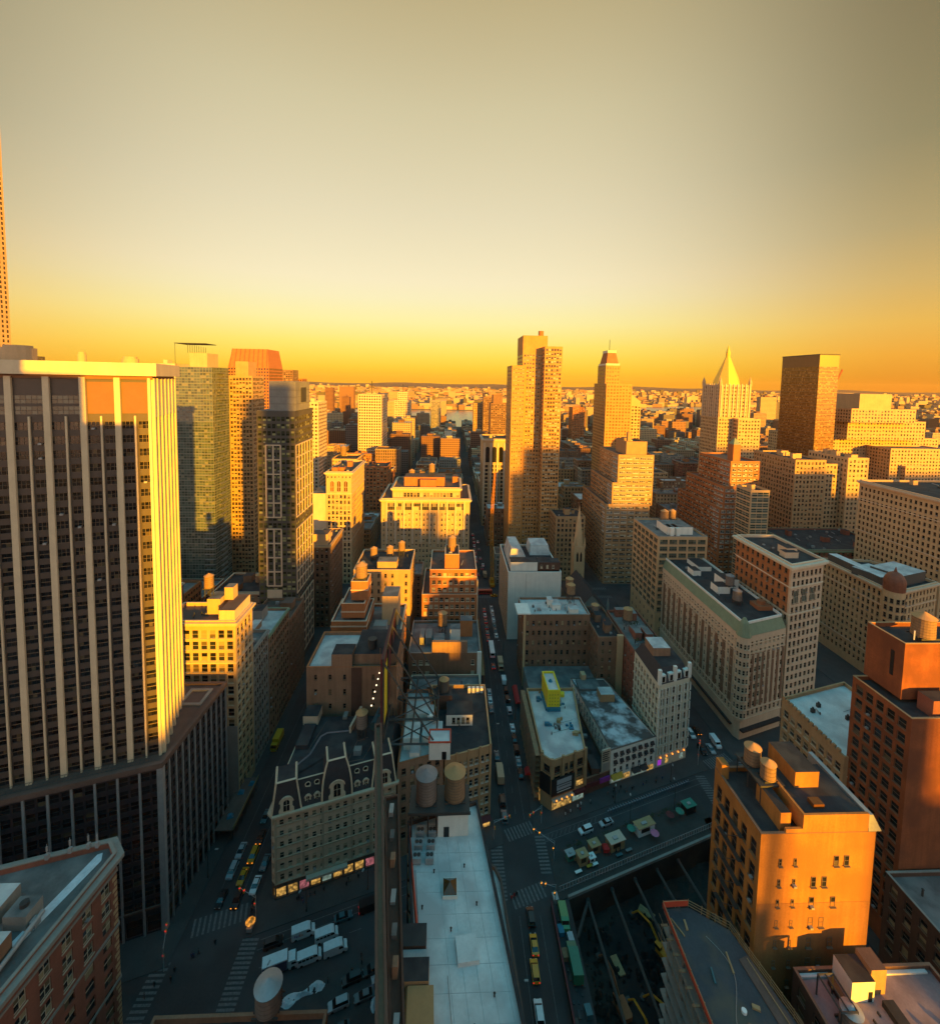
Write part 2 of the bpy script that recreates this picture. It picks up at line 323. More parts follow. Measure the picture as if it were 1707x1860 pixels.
def tag(o, label, cat, group=None, kind=None):
    if label:
        o['label'] = label
        LABELS.setdefault(label, []).append(o.name)
    if cat: o['category'] = cat
    if group: o['group'] = group
    if kind: o['kind'] = kind
    return o
def thing(name, label, cat, loc=(0, 0, 0), rz=0.0, group=None):
    o = bpy.data.objects.new(name, None); col.objects.link(o); o.location = loc; o.rotation_euler = (0, 0, rz)
    o.empty_display_size = 0.5
    return tag(o, label, cat, group)
def struct(mb, name, mats, label=None):
    o = mb.build(name, mats); o['kind'] = 'structure'
    return tag(o, label, None)
def dup(root, loc, rz=0.0, label=None, group=None):
    kids = [c for c in ALLKIDS(root)]
    r = root.copy(); col.objects.link(r); r.location = loc; r.rotation_euler = (0, 0, rz)
    if label: r['label'] = label; LABELS.setdefault(label, []).append(r.name)
    if group: r['group'] = group
    for ch in kids:
        c = ch.copy(); col.objects.link(c); c.parent = r; KIDS.setdefault(r.name, []).append(c)
        for g in ALLKIDS(ch):
            d = g.copy(); col.objects.link(d); d.parent = c; KIDS.setdefault(c.name, []).append(d)
    return r
KIDS = {}
def ALLKIDS(o): return KIDS.get(o.name, [])
def kid(o, p): KIDS.setdefault(p.name, []).append(o); return o

def rect(x0, x1, y0, y1): return [(x0, y0), (x1, y0), (x1, y1), (x0, y1)]       # counter-clockwise
def offset(poly, d):
    """offset a convex counter-clockwise polygon; d > 0 grows it"""
    n = len(poly); res = []
    for k in range(n):
        a, b, c = poly[k - 1], poly[k], poly[(k + 1) % n]
        def nrm(p, q): l = hypot(q[0] - p[0], q[1] - p[1]); return ((q[1] - p[1]) / l, -(q[0] - p[0]) / l)
        n1 = nrm(a, b); n2 = nrm(b, c); kx = 1 + n1[0] * n2[0] + n1[1] * n2[1]; kx = max(kx, 0.35)
        res.append((b[0] + (n1[0] + n2[0]) * d / kx, b[1] + (n1[1] + n2[1]) * d / kx))
    return res

WMESH = {}
def window_mesh(ww, wh, frame, glass, sill=True, split=1):
    key = (round(ww, 2), round(wh, 2), frame, glass, sill, split)
    if key in WMESH: return WMESH[key]
    b = MB(); t = 0.09; x = ww / 2
    b.box(-x, -x + t, -0.10, 0.02, 0, wh); b.box(x - t, x, -0.10, 0.02, 0, wh)
    b.box(-x + t, x - t, -0.10, 0.02, wh - t, wh); b.box(-x + t, x - t, -0.10, 0.02, 0, t)
    b.box(-x + t, x - t, -0.09, 0.015, wh * 0.5 - t * .4, wh * 0.5 + t * .4)
    for k in range(1, split):
        c = -x + ww * k / split; b.box(c - .04, c + .04, -0.085, 0.015, t, wh - t)
    if sill: b.box(-x - .12, x + .12, -0.45, 0.0, -0.16, -0.001)
    gb = MB()
    for k in range(split):
        x0 = -x + ww * k / split; x1 = -x + ww * (k + 1) / split
        b.face((x0, 0, 0), (x1, 0, 0), (x1, 0, wh * .5), (x0, 0, wh * .5), m=1); b.face((x0, 0.01, wh * .5), (x1, 0.01, wh * .5), (x1, 0.01, wh), (x0, 0.01, wh), m=1)
    WMESH[key] = b.mesh('window', [frame, glass]); return WMESH[key]

def facade(mb, wins, p, q, z0, z1, rows, cols, ww, wh, depth=0.3, mu=0.0, low=0.42, m=0, lite=False, skip=None, reveal=1):
    """wall between p and q with real openings; the window places are appended to wins"""
    p = Vector((p[0], p[1])); q = Vector((q[0], q[1])); Ln = (q - p).length; u = (q - p) / Ln; n = Vector((u.y, -u.x)); ang = atan2(u.y, u.x)
    P = lambda a, z, d=0.0: (p.x + u.x * a - n.x * d, p.y + u.y * a - n.y * d, z)
    fh = (z1 - z0) / rows; bay = (Ln - 2 * mu) / cols; ww = min(ww, bay * 0.92); wh = min(wh, fh * 0.94)
    if lite: mb.face(P(0, z0), P(Ln, z0), P(Ln, z1), P(0, z1), m=m)
    zl = z0
    for r in range(rows):
        b = z0 + r * fh + (fh - wh) * low; t = b + wh; al = 0.0
        for c in range(cols):
            x0 = mu + c * bay + (bay - ww) / 2; x1 = x0 + ww
            if skip and skip(r, c): continue
            if not lite:
                mb.face(P(al, b), P(x0, b), P(x0, t), P(al, t), m=m)
                D = depth
                mb.face(P(x0, b), P(x0, b, D), P(x0, t, D), P(x0, t), m=m); mb.face(P(x1, b, D), P(x1, b), P(x1, t), P(x1, t, D), m=m)
                mb.face(P(x0, t), P(x0, t, D), P(x1, t, D), P(x1, t), m=m); mb.face(P(x0, b, D), P(x0, b), P(x1, b), P(x1, b, D), m=m)
            al = x1
            xc = (x0 + x1) / 2; dd = (depth - 0.02) if not lite else -0.03
            wins.append((*P(xc, b, dd), ang, ww, wh))
        if not lite:
            mb.face(P(al, b), P(Ln, b), P(Ln, t), P(al, t), m=m); mb.face(P(0, zl), P(Ln, zl), P(Ln, b), P(0, b), m=m); zl = t
    if not lite: mb.face(P(0, zl), P(Ln, zl), P(Ln, z1), P(0, z1), m=m)

ACM = []
def AC_MESH():
    if not ACM: b = MB(); b.box(-.34, .34, -.62, -.02, .02, .44); ACM.append(b.mesh('window_air_conditioner', ['galvanised']))
    return ACM[0]
def put_windows(root, wins, frame, glass, ind=100, sill=True, split=1, name='window'):
    """the windows nearest the camera are parts of their own; past the hundredth they are one part"""
    wins = sorted(wins, key=lambda a: a[0] ** 2 + a[1] ** 2 + (a[2] - 148) ** 2)
    R = world_loc(root)
    if len(wins) <= 130 and ind >= 100: ind = len(wins)
    for x, y, z, ang, ww, wh in wins[:ind]:
        o = link(name, window_mesh(ww, wh, frame, glass, sill, split), root, (x - R[0], y - R[1], z - R[2])); o.rotation_euler = (0, 0, ang)
    rr_ = random.Random(len(wins) * 7 + ind)
    if ind > 0 and name == 'window' and glass != 'glass_green':
        for x, y, z, ang, ww, wh in wins[:ind]:
            if rr_.random() < .09 and ww < 2.6:
                o = link('window_air_conditioner', AC_MESH(), root, (x - R[0], y - R[1], z - R[2])); o.rotation_euler = (0, 0, ang)
    rest = wins[ind:]
    if rest:
        b = MB()
        for x, y, z, ang, ww, wh in rest:
            c, s = cos(ang), sin(ang); X = ww / 2
            for k in range(split):
                x0 = -X + ww * k / split; x1 = -X + ww * (k + 1) / split; g = 0.04 if k else 0
                b.face((x + c * (x0 + g), y + s * (x0 + g), z), (x + c * x1, y + s * x1, z), (x + c * x1, y + s * x1, z + wh * .48), (x + c * (x0 + g), y + s * (x0 + g), z + wh * .48), m=1)
                b.face((x + c * (x0 + g), y + s * (x0 + g), z + wh * .53), (x + c * x1, y + s * x1, z + wh * .53), (x + c * x1, y + s * x1, z + wh), (x + c * (x0 + g), y + s * (x0 + g), z + wh), m=1)
            # meeting rail and sill, a little in front of the panes
            nx, ny = s, -c; e = 0.03
            b.face((x - c * X + nx * e, y - s * X + ny * e, z + wh * .46), (x + c * X + nx * e, y + s * X + ny * e, z + wh * .46), (x + c * X + nx * e, y + s * X + ny * e, z + wh * .55), (x - c * X + nx * e, y - s * X + ny * e, z + wh * .55), m=0)
        o = b.build(name, [frame, glass], root); o['kind'] = 'stuff'

def visible(p, q, z=60):
    n = (q[1] - p[1], -(q[0] - p[0])); return n[0] * (0 - p[0]) + n[1] * (0 - p[1]) > 0

def roof_items(root, poly, z, seed=0, n=3, mat='roof_grey', wall='tan_brick'):
    """bulkheads, air conditioners and vents on a flat roof, as parts"""
    r = random.Random(seed); xs = [p[0] for p in poly]; ys = [p[1] for p in poly]
    x0, x1, y0, y1 = min(xs) + 2, max(xs) - 2, min(ys) + 2, max(ys) - 2
    if x1 - x0 < 3 or y1 - y0 < 3: return
    for k in range(n):
        wx = r.uniform(2.2, min(6, (x1 - x0) * .5)); wy = r.uniform(2.5, min(7, (y1 - y0) * .5)); h = r.uniform(2.2, 4.2)
        x = r.uniform(x0, x1 - wx); y = r.uniform(y0, y1 - wy); b = MB(); b.box(x, x + wx, y, y + wy, z + .01, z + h, 0, 1)
        b.box(x - .12, x + wx + .12, y - .12, y + wy + .12, z + h + .002, z + h + .2, 0, 1)
        b.build('bulkhead', [wall, mat], root)
    for k in range(n * 2):
        x = r.uniform(x0, x1 - 1.4); y = r.uniform(y0, y1 - 1.4); s = r.uniform(.5, 1.3); b = MB()
        if r.random() < .5:
            b.box(x, x + s * 1.4, y, y + s, z + .3, z + .3 + s); b.box(x + .1, x + .3, y + .1, y + .3, z, z + .3); b.box(x + s, x + s + .2, y + .1, y + .3, z, z + .3); b.cyl(x + s * .7, y + s * .5, z + .3 + s, z + .42 + s, s * .36, n=8)
            b.build('air_conditioner', ['galvanised'], root)
        else:
            b.cyl(x, y, z, z + s * 1.5, .22, n=8); b.cyl(x, y, z + s * 1.5, z + s * 1.5 + .25, .36, .1, n=8); b.build('vent_pipe', ['steel'], root)

ROOTS = {}; FOOT = []; ROOFS = {}
ON_ROOF = {'bulkhead', 'stair_house', 'penthouse', 'air_conditioner', 'cooling_unit', 'chimney', 'roof_house', 'skylight', 'roof_vent', 'sunlit_shed', 'rooftop_house', 'roof_garden_house', 'raised_wall', 'end_wall', 'brick_bulkhead', 'roof_strip', 'dark_gulley', 'inner_wall'}
def building(name, label, tiers, wall, cat='building', frame='frame_brown', glass='glass', ind=100, roof='roof_dark', trim=None, cornice=None, par=1.1, items=2, seed=1, split=1, sill=True,
             depth=0.3, lite=False, group=None, clutter_wall=None, bands=None):
    """tiers: (polygon, z0, z1, windows) with windows = None or dict(bay, fh, ww, wh, base, only, cols, low)"""
    xs = [p[0] for t in tiers for p in t[0]]; ys = [p[1] for t in tiers for p in t[0]]
    root = thing(name, label, cat, ((min(xs) + max(xs)) / 2, (min(ys) + max(ys)) / 2, 0), group=group); FOOT.append((min(xs), max(xs), min(ys), max(ys)))
    wb = MB(); rb = MB(); tb = MB(); wins = []; trim = trim or wall
    for ti, (poly, z0, z1, wd) in enumerate(tiers):
        n = len(poly)
        for k in range(n):
            p, q = poly[k], poly[(k + 1) % n]; Ln = hypot(q[0] - p[0], q[1] - p[1])
            if wd and visible(p, q) and Ln > 2 and (wd.get('only') is None or k in wd['only']):
                base = wd.get('base', 0); fh = wd.get('fh', 3.6); rows = max(1, round((z1 - z0 - base - wd.get('head', .8)) / fh)); cols = wd.get('cols', {}).get(k) or max(1, round(Ln / wd.get('bay', 3)))
                zb = z0 + base; zt = z1 - wd.get('head', .8)
                if base: wb.face((*p, z0), (*q, z0), (*q, zb), (*p, zb))
                facade(wb, wins, p, q, zb, zt, rows, cols, wd.get('ww', 1.4), wd.get('wh', 2.0), depth, wd.get('mu', 0.6), wd.get('low', .42), lite=lite, skip=wd.get('skip'))
                wb.face((*p, zt), (*q, zt), (*q, z1), (*p, z1))
            else: wb.face((*p, z0), (*q, z0), (*q, z1), (*p, z1))
        inn = offset(poly, -0.4)
        for k in range(n):
            j = (k + 1) % n
            wb.face((*poly[k], z1), (*poly[j], z1), (*inn[j], z1), (*inn[k], z1)); wb.face((*inn[j], z1 - par), (*inn[k], z1 - par), (*inn[k], z1), (*inn[j], z1))
        rb.face(*[(p[0], p[1], z1 - par) for p in inn])
        if cornice:
            h, o = cornice[:2]; tb.ring(offset(poly, o), offset(poly, 0.003), z1 - h, z1 - h * .35, 0); tb.ring(offset(poly, o * .55), offset(poly, 0.003), z1 - h * 1.5, z1 - h - .003, 0)
            tb.ring(offset(poly, .12), offset(poly, -.45), z1 + .004, z1 + .22, 0)
        else: tb.ring(offset(poly, .06), offset(poly, -.46), z1 + .004, z1 + .16, 0)
        if bands:
            for bz in bands:
                if z0 < bz < z1: tb.ring(offset(poly, .22), offset(poly, .003), bz, bz + .5, 0)
    wb.build('wall', [wall], root); ro = rb.build('roof', [roof], root); ROOFS[root.name] = ro; tb.build('cornice' if cornice else 'coping', [trim], root)
    if wins: put_windows(root, wins, frame, glass, ind, sill, split)
    if items:
        t = tiers[-1]; roof_items(ro, t[0], t[2] - par, seed, items, roof, clutter_wall or wall)
    ROOTS[name] = root
    return root
def part_box(root, name, x0, x1, y0, y1, z0, z1, wall, top=None):
    b = MB(); b.box(x0, x1, y0, y1, z0, z1, 0, 1 if top else 0); return b.build(name, [wall] + ([top] if top else []), ROOFS.get(root.name, root) if name in ON_ROOF else root)

def roof_vents(root, poly, z, seed, n):
    """small things that gather on a flat roof: vent pipes, duct runs, hatches, conduits"""
    r = random.Random(seed); ro = ROOFS.get(root.name, root); xs = [p[0] for p in poly]; ys = [p[1] for p in poly]; cx, cy_ = sum(xs) / len(xs), sum(ys) / len(ys)
    for k in range(n):
        a, c = r.choice(poly), r.choice(poly); f, g = r.uniform(.05, .75), r.random(); x = cx + ((a[0] * g + c[0] * (1 - g)) - cx) * f; y = cy_ + ((a[1] * g + c[1] * (1 - g)) - cy_) * f; t = r.random(); b = MB()
        if t < .4: b.cyl(x, y, z, z + r.uniform(.5, 1.4), .13, n=8); b.cyl(x, y, z + .5, z + .62, .24, n=8); b.build('vent_pipe', ['steel'], ro)
        elif t < .6: b.box(x, x + r.uniform(.7, 1.4), y, y + r.uniform(.7, 1.4), z, z + r.uniform(.4, 1.1)); b.build('roof_hatch', [r.choice(['galvanised', 'roof_grey', 'steel'])], ro)
        elif t < .8: L_ = r.uniform(2, 6); b.bar((x, y, z + .35), (x + L_ * .2, y + L_, z + .35), .22, n=6); b.box(x - .1, x + .1, y, y + .2, z, z + .3); b.build('duct', ['galvanised'], ro)
        else: L_ = r.uniform(3, 8); b.bar((x, y, z + .08), (x + L_, y + L_ * .3, z + .08), .05); b.build('conduit', ['steel'], ro)
def water_tank(x, y, z, r, h, legs, label, wood='tank_wood', top='tank_roof', n=20):
    t = thing('water_tank', label, 'water tank', (x, y, z), group='rooftop water tanks')
    b = MB()
    b.cyl(0, 0, legs, legs + h, r, r * .95, n=n)
    o = link('barrel', b.mesh('barrel', [wood]), t)
    b = MB(); k = max(4, int(h / .7))
    for i in range(k):
        z0 = legs + h * (i + .4) / k; rr = r * (1 - .05 * (i + .4) / k) + .03; b.cyl(0, 0, z0, z0 + .07, rr, n=n, cap=False)
    link('hoop', b.mesh('hoop', ['steel']), t)
    b = MB(); b.cyl(0, 0, legs + h - .05, legs + h + r * .55, r * 1.06, 0.05, n=n); link('conical_roof', b.mesh('conical_roof', [top]), t)
    b = MB(); s = r * .62
    if legs > .6:
        for sx in (-s, s):
            for sy in (-s, s): b.bar((sx, sy, 0), (sx, sy, legs), .13)
            b.bar((sx, -s, legs * .1), (sx, s, legs * .9), .06); b.bar((-s, sx, legs * .1), (s, sx, legs * .9), .06); b.bar((sx, s, legs * .1), (sx, -s, legs * .9), .06)
        b.bar((0, 0, 0), (0, 0, legs), .16)
    for k in range(-2, 3): b.box(-r, r, k * r * .4 - .12, k * r * .4 + .12, legs - .35 if legs > .6 else 0, legs - .003 if legs > .6 else max(.1, legs))
    link('support_frame', b.mesh('support_frame', ['steel']), t)
    b = MB(); b.bar((r * 1.03, -.2, legs), (r * 1.03, -.2, legs + h), .04); b.bar((r * 1.03, .2, legs), (r * 1.03, .2, legs + h), .04)
    for i in range(int(h / .5)): b.bar((r * 1.03, -.2, legs + .5 * i), (r * 1.03, .2, legs + .5 * i), .03)
    link('ladder', b.mesh('ladder', ['steel']), t)
    return t
# ------------------------------------------------------------------ ground, streets, river, far land
EL = lambda X: 136.9 + 0.3235 * X                      # east building line of the diagonal avenue
BD = Vector((0.9514, 0.3078)); BN = Vector((0.3078, -0.9514))   # along it, and out of its east facades
b = MB()
XL, XR, YN, YF = -2500, 3000, -900, 1482
for a in ((XL, XR, YN, 60), (XL, 36, 60, 136.4), (88, XR, 60, 136.4), (64.4, 88, 60, 103), (XL, XR, 136.4, YF)): b.face((a[0], a[2], 0), (a[1], a[2], 0), (a[1], a[3], 0), (a[0], a[3], 0))
b.face((36, 119.5, 0), (88, 136.4, 0), (36, 136.4, 0))
struct(b, 'ground', ['asphalt'])
b = MB(); b.face((-9000, 1480, -2), (9000, 1480, -2), (9000, 5200, -2), (-9000, 5200, -2)); struct(b, 'river', ['water'])
b = MB()
far = [(-9000, 2250), (39, 2330), (600, 2400), (1050, 2750), (1500, 3150), (2600, 3300), (9000, 3600), (19000, 6000), (19000, 17500), (-19000, 17500), (-19000, 2250)]
b.prism(far, -6, -1.2); struct(b, 'shore', ['land'])
b = MB(); b.prism([(100, 1400), (3000, 1400), (3000, 2350), (1700, 2350), (950, 2080), (520, 1600), (100, 1482)], -6, -.02); struct(b, 'shore', ['land'])
b = MB(); rr = random.Random(3)
def ridge(y, x0, x1, n, h, dep):
    pr = None
    for k in range(n + 1):
        x = x0 + (x1 - x0) * k / n; z = h * (.55 + .45 * sin(k * .37) * sin(k * .11 + 1) + rr.uniform(-.06, .06))
        c = ((x, y - dep, -2), (x, y, max(4, z)), (x, y + dep, -2))
        if pr:
            b.face(pr[0], c[0], c[1], pr[1]); b.face(pr[1], c[1], c[2], pr[2])
        pr = c
ridge(9500, -14000, 16000, 160, 52, 1500); ridge(14000, -20000, 22000, 160, 95, 2500)
struct(b, 'hills', ['far_hills'])
# pit of the building site
b = MB(); P = [(36, 60), (64.4, 60), (64.4, 103), (88, 103), (88, 136.4), (36, 119.5)]
for k in range(6):
    p, q = P[k], P[(k + 1) % 6]; b.face((*q, -9), (*p, -9), (*p, -.004), (*q, -.004))
n = 26
for i in range(n):
    for j in range(n):
        x0, x1 = 36 + 52 * i / n, 36 + 52 * (i + 1) / n; y0, y1 = 60 + 77 * j / n, 60 + 77 * (j + 1) / n
        hz = lambda x, y: -8.2 + 1.2 * sin(x * .31 + y * .17) * cos(y * .23 - x * .1) + .5 * sin(x * .9) * cos(y * 1.1)
        b.face((x0, y0, hz(x0, y0)), (x1, y0, hz(x1, y0)), (x1, y1, hz(x1, y1)), (x0, y1, hz(x0, y1)))
struct(b, 'excavation', ['pit_dirt'])
# pavements: one raised slab per city block
b = MB(); cE = lambda X: EL(X) - 7.3; cW = lambda X: EL(X) - 23.0
near_blocks = []
for x0, x1 in ((-211, -144), (-130, -69), (-52.5, 18.8), (29.8, 101), (113.8, 181), (195, 262), (275, 343), (356, 424)):
    near_blocks.append([(x0, cE(x0)), (x1, cE(x1)), (x1, 299), (x0, 299)])
for x0, x1 in ((-211, -144), (-130, -69), (-52.5, 18.8), (113.8, 181), (195, 262)):
    near_blocks.append([(x0, 20), (x1, 20), (x1, cW(x1)), (x0, cW(x0))])
near_blocks.append([(88.4, 60), (101, 60), (101, cW(101)), (88.4, cW(88.4))])
for p in near_blocks: b.prism(p, 0, .15)
SX = [24.3 + 80.5 * i for i in range(-16, 20)]
BANDS = [(322, 438), (454, 560), (584, 682), (700, 806), (834, 998), (1026, 1190), (1216, 1440)]
for x in SX:
    for y0, y1 in BANDS: b.prism(rect(x + 5.6, x + 74.9, y0, y1), 0, .15)
struct(b, 'pavement', ['pavement'])
b = MB(); b.prism([(33, EL(33) - 15), (33, EL(33) - 28.4), (91, EL(91) - 28.4), (91, EL(91) - 15)], .0, .15); struct(b, 'plaza', ['plaza_paving'])
# road markings
b = MB(); Z = .005
def stripe(x0, y0, x1, y1, wd):
    d = Vector((x1 - x0, y1 - y0)).normalized(); u = Vector((-d.y, d.x)) * wd / 2
    b.face((x0 - u.x, y0 - u.y, Z), (x0 + u.x, y0 + u.y, Z), (x1 + u.x, y1 + u.y, Z), (x1 - u.x, y1 - u.y, Z))
def xwalk(x0, y0, x1, y1, ln, n, wd=.55):
    d = Vector((x1 - x0, y1 - y0)); u = Vector((-d.y, d.x)).normalized() * ln / 2
    for k in range(n):
        c = Vector((x0, y0)) + d * (k + .5) / n; stripe(c.x - u.x, c.y - u.y, c.x + u.x, c.y + u.y, wd)
xwalk(-67.5, 115.2, -54, 119.2, 4.5, 11); xwalk(-50.6, 97.5, -50.6, 113, 4.2, 16); xwalk(-70.5, 91, -70.5, 108.5, 4, 16); xwalk(-66, 92.5, -54, 96.5, 4.5, 9)
xwalk(20, 138.4, 29.6, 141.6, 4.2, 9); xwalk(16.6, 119.5, 16.6, 135.5, 3.6, 15); xwalk(19.4, 119.5, 29.5, 122.6, 4.2, 9); xwalk(31, 126.5, 31, 138.5, 3.2, 11)
xwalk(101.8, 164.5, 113, 168.2, 4.2, 11); xwalk(96.5, 146, 96.5, 160, 3.6, 14); xwalk(116.5, 152, 116.5, 166, 3.6, 13)
for y in (304.5, 317): xwalk(18.8, y - .0, 29.8, y, 3.4, 9); xwalk(-68.5, y, -53, y, 3.4, 12); xwalk(101, y, 114, y, 3.4, 10)
for x in (24.3,):
    for k in range(40): stripe(x, 146 + k * 8, x, 149 + k * 8, .16)
stripe(21.6, 144, 21.6, 300, .12); stripe(27.0, 144, 27.0, 300, .12); stripe(-57.5, 125, -57.5, 300, .12); stripe(-64.2, 125, -64.2, 300, .12)
stripe(27, 62, 27, 116, .12); stripe(21.2, 62, 21.2, 116, .12)
for o in (-11.2, -18.5 if False else -9.0):
    stripe(-48, EL(-48) + o, 14, EL(14) + o, .14); stripe(32, EL(32) + o, 97, EL(97) + o, .14)
for k in range(9):
    x = -46 + k * 7; stripe(x, EL(x) - 15.5, x + 3, EL(x + 3) - 15.5, .15)
for k in range(12):                                       # hatching beside the cycle docks
    x = 33 + k * 1.6; stripe(x, EL(x) - 11, x + 1.1, EL(x + 1.1) - 9.3, .14)
struct(b, 'road_marking', ['road_paint'])
# ------------------------------------------------------------------ the near buildings
def along(x, y, t, d=0.0):                 # t metres along the avenue, d metres behind its facade
    return (x + BD.x * t - BN.x * d, y + BD.y * t - BN.y * d)
def front_poly(x, y, L_, dep): return [along(x, y, 0), along(x, y, L_), along(x, y, L_, dep), along(x, y, 0, dep)]

# --- the tall office slab on its dark podium, far left
def office_slab():
    root = thing('office_tower', 'tall office slab with white piers on a dark glass podium at the left', 'office tower', (-100, 120, 0))
    F = (-76.0, 119.2); Z0, Z1 = 46.8, 147.0; dl = 70.0; dep = 21.0
    poly = [along(*F, -dl), along(*F, 0), along(*F, 0, dep), along(*F, -dl, dep)]
    b = MB(); wins = []; nb = 10; bw = dl / nb; rows = 26; zt = 137.2
    facade(b, wins, poly[0], poly[1], Z0, zt, rows, nb * 2, 2.55, 2.0, depth=.25, low=.5)
    b.face((*poly[0], zt), (*poly[1], zt), (*poly[1], Z1), (*poly[0], Z1))
    side = []; facade(b, side, poly[1], poly[2], Z0, zt, rows, 6, 1.7, 2.2, depth=.5)
    b.face((*poly[1], zt), (*poly[2], zt), (*poly[2], Z1), (*poly[1], Z1))
    b.face((*poly[2], Z0), (*poly[3], Z0), (*poly[3], Z1), (*poly[2], Z1)); b.face((*poly[3], Z0), (*poly[0], Z0), (*poly[0], Z1), (*poly[3], Z1))
    b.build('wall', ['spandrel'], root)
    put_windows(root, wins, 'frame_brown', 'glass_dark', 100, False, 3); put_windows(root, side, 'frame_cream', 'glass_dark', 60, False, 1, 'side_window')
    for k in range(nb + 1):                        # broad stone piers between the bays
        t = -dl + bw * k; w2 = .75 if k < nb else 0
        pb = MB(); pb.prism([along(*F, t - .62, -.75), along(*F, min(t + .62, 0), -.75), along(*F, min(t + .62, 0), .0), along(*F, t - .62, .0)], Z0, Z1 + .3); pb.build('pier', ['tile_white'], root)
        if k < nb:
            pb = MB(); c = t + bw / 2; pb.prism([along(*F, c - .18, -.5), along(*F, c + .18, -.5), along(*F, c + .18, -.003), along(*F, c - .18, -.003)], Z0, zt + .6); pb.build('mullion', ['tile_white'], root)
            if k >= nb - 2:
                pb = MB(); pb.prism([along(*F, t + .78, -.12), along(*F, t + bw - .78, -.12), along(*F, t + bw - .78, -.004), along(*F, t + .78, -.004)], zt + 1.2, Z1 - .8); pb.build('louvre_panel', ['louvre'], root)
            else:
                ww = []; wb = MB(); facade(wb, ww, along(*F, t + .9, -.05), along(*F, t + bw - .9, -.05), zt + .8, zt + 6, 2, 5, 1.2, 1.9, depth=.05); wb.build('upper_panel', ['spandrel'], root)
                put_windows(root, ww, 'frame_brown', 'glass_green', 0, False, 1, 'upper_window')
    pb = MB()
    for k in range(7):                             # stone fins on the sunlit side
        d = dep * k / 6; a = .75 if k in (0,) else .42; pb.prism([along(*F, .003, d - a if k else 0), along(*F, .75, d - a if k else 0), along(*F, .75, d + a), along(*F, .003, d + a)], Z0, Z1 + .25)
    pb.build('side_fin', ['tile_white'], root)
    pb = MB(); pb.prism([along(*F, .006, .76), along(*F, .5, .76), along(*F, .5, dep), along(*F, .006, dep)], zt, Z1 + .1); pb.build('side_panel', ['tile_white'], root)
    cb = MB(); cp = [along(*F, -dl, -1.6), along(*F, 1.6, -1.6), along(*F, 1.6, dep + 1.2), along(*F, -dl, dep + 1.2)]; cb.prism(cp, Z1 + .8, Z1 + 4.0, 0, 1, True); cb.build('fascia', ['tile_white', 'roof_grey'], root)
    ub = MB(); ub.prism(offset(cp, -1.2), Z1 - .1, Z1 + .8, 0); ub.build('soffit', ['louvre'], root)
    for k, (t, d, sx, h) in enumerate(((-44, 9, 9, 2.4), (-30, 9, 7, 3.2), (-18, 11, 2, 2.2), (-8, 13, 4, 1.4))):
        q = MB(); c = along(*F, t, d); q.cyl(c[0], c[1], Z1 + 4, Z1 + 4 + h, sx / 2, n=14); q.cyl(c[0], c[1], Z1 + 4 + h, Z1 + 4.6 + h, sx / 2 * .8, n=14); q.build('roof_plant', ['limestone'], root)
    # podium: grid-aligned on the side street, parallel to the avenue in front
    C = (-74.2, 115.6); pl = 80; pp = [along(*C, -pl), C, (-73.1, 147.0), (-73.1 - pl, 147.0)]
    b = MB(); wins = []
    facade(b, wins, pp[0], pp[1], 7, 46, 11, 34, 2.0, 2.3, depth=.15); facade(b, wins, pp[1], pp[2], 7, 46, 11, 22, 1.1, 2.3, depth=.15)
    for p, q in ((pp[0], pp[1]), (pp[1], pp[2])):
        b.face((*p, 46), (*q, 46), (*q, 46.8), (*p, 46.8)); facade(b, wins, p, q, 0, 7, 1, 17 if p is pp[0] else 9, 3.6, 4.6, depth=.4, low=.2)
    b.face((*pp[2], 0), (*pp[3], 0), (*pp[3], 46.8), (*pp[2], 46.8))
    b.build('podium_wall', ['podium_dark'], root); put_windows(root, wins, 'frame_dark', 'glass_dark', 100, False, 1, 'podium_window')
    fb = MB()
    for k in range(18):
        t = -pl + pl * k / 17.0; fb.prism([along(*C, t - .24, -.42), along(*C, t + .24, -.42), along(*C, t + .24, -.004), along(*C, t - .24, -.004)], 0, 46)
    fb.prism([along(*C, -.9, -.46), along(*C, .46, -.46), (C[0] + .46, C[1] + .9), (C[0] + .004, C[1] + .9), (C[0] + .004, C[1] - .004), along(*C, -.9, -.004)], 0, 46.6)
    for k in range(1, 12):
        y = 115.6 + 31.4 * k / 11; x = -74.2 + 1.1 * k / 11; fb.box(x + .004, x + .42, y - .2, y + .2, 0, 46)
    fb.build('podium_fin', ['galvanised'], root)
    cb = MB(); cb.ring(offset(pp, .6), offset(pp, -.5), 46.1, 47.5); cb.ring(offset(pp, .35), offset(pp, .01), 7.2, 7.8); cb.build('podium_coping', ['roof_brown'], root)
    rb = MB(); rb.face(*[(p[0], p[1], 46.82) for p in offset(pp, -.5)]); rb.build('podium_roof', ['roof_brown'], root)
    q = MB(); q.ring([(-82.5, 137), (-75.5, 137), (-75.5, 144.5), (-82.5, 144.5)], [(-81.6, 138), (-76.4, 138), (-76.4, 143.6), (-81.6, 143.6)], 46.83, 47.3); q.build('planter', ['concrete'], root)
    q = MB()
    for k in range(60):
        t = -62 + k * 1.0
        q.bar((*along(*C, t, .8), 47.5), (*along(*C, t, 2.6), 47.9), .05)
    for d in (.8, 1.7, 2.6): q.bar((*along(*C, -62, d), 47.5 + d * .15), (*along(*C, -2, d), 47.5 + d * .15), .06)
    q.build('roof_track', ['steel'], root)
office_slab()

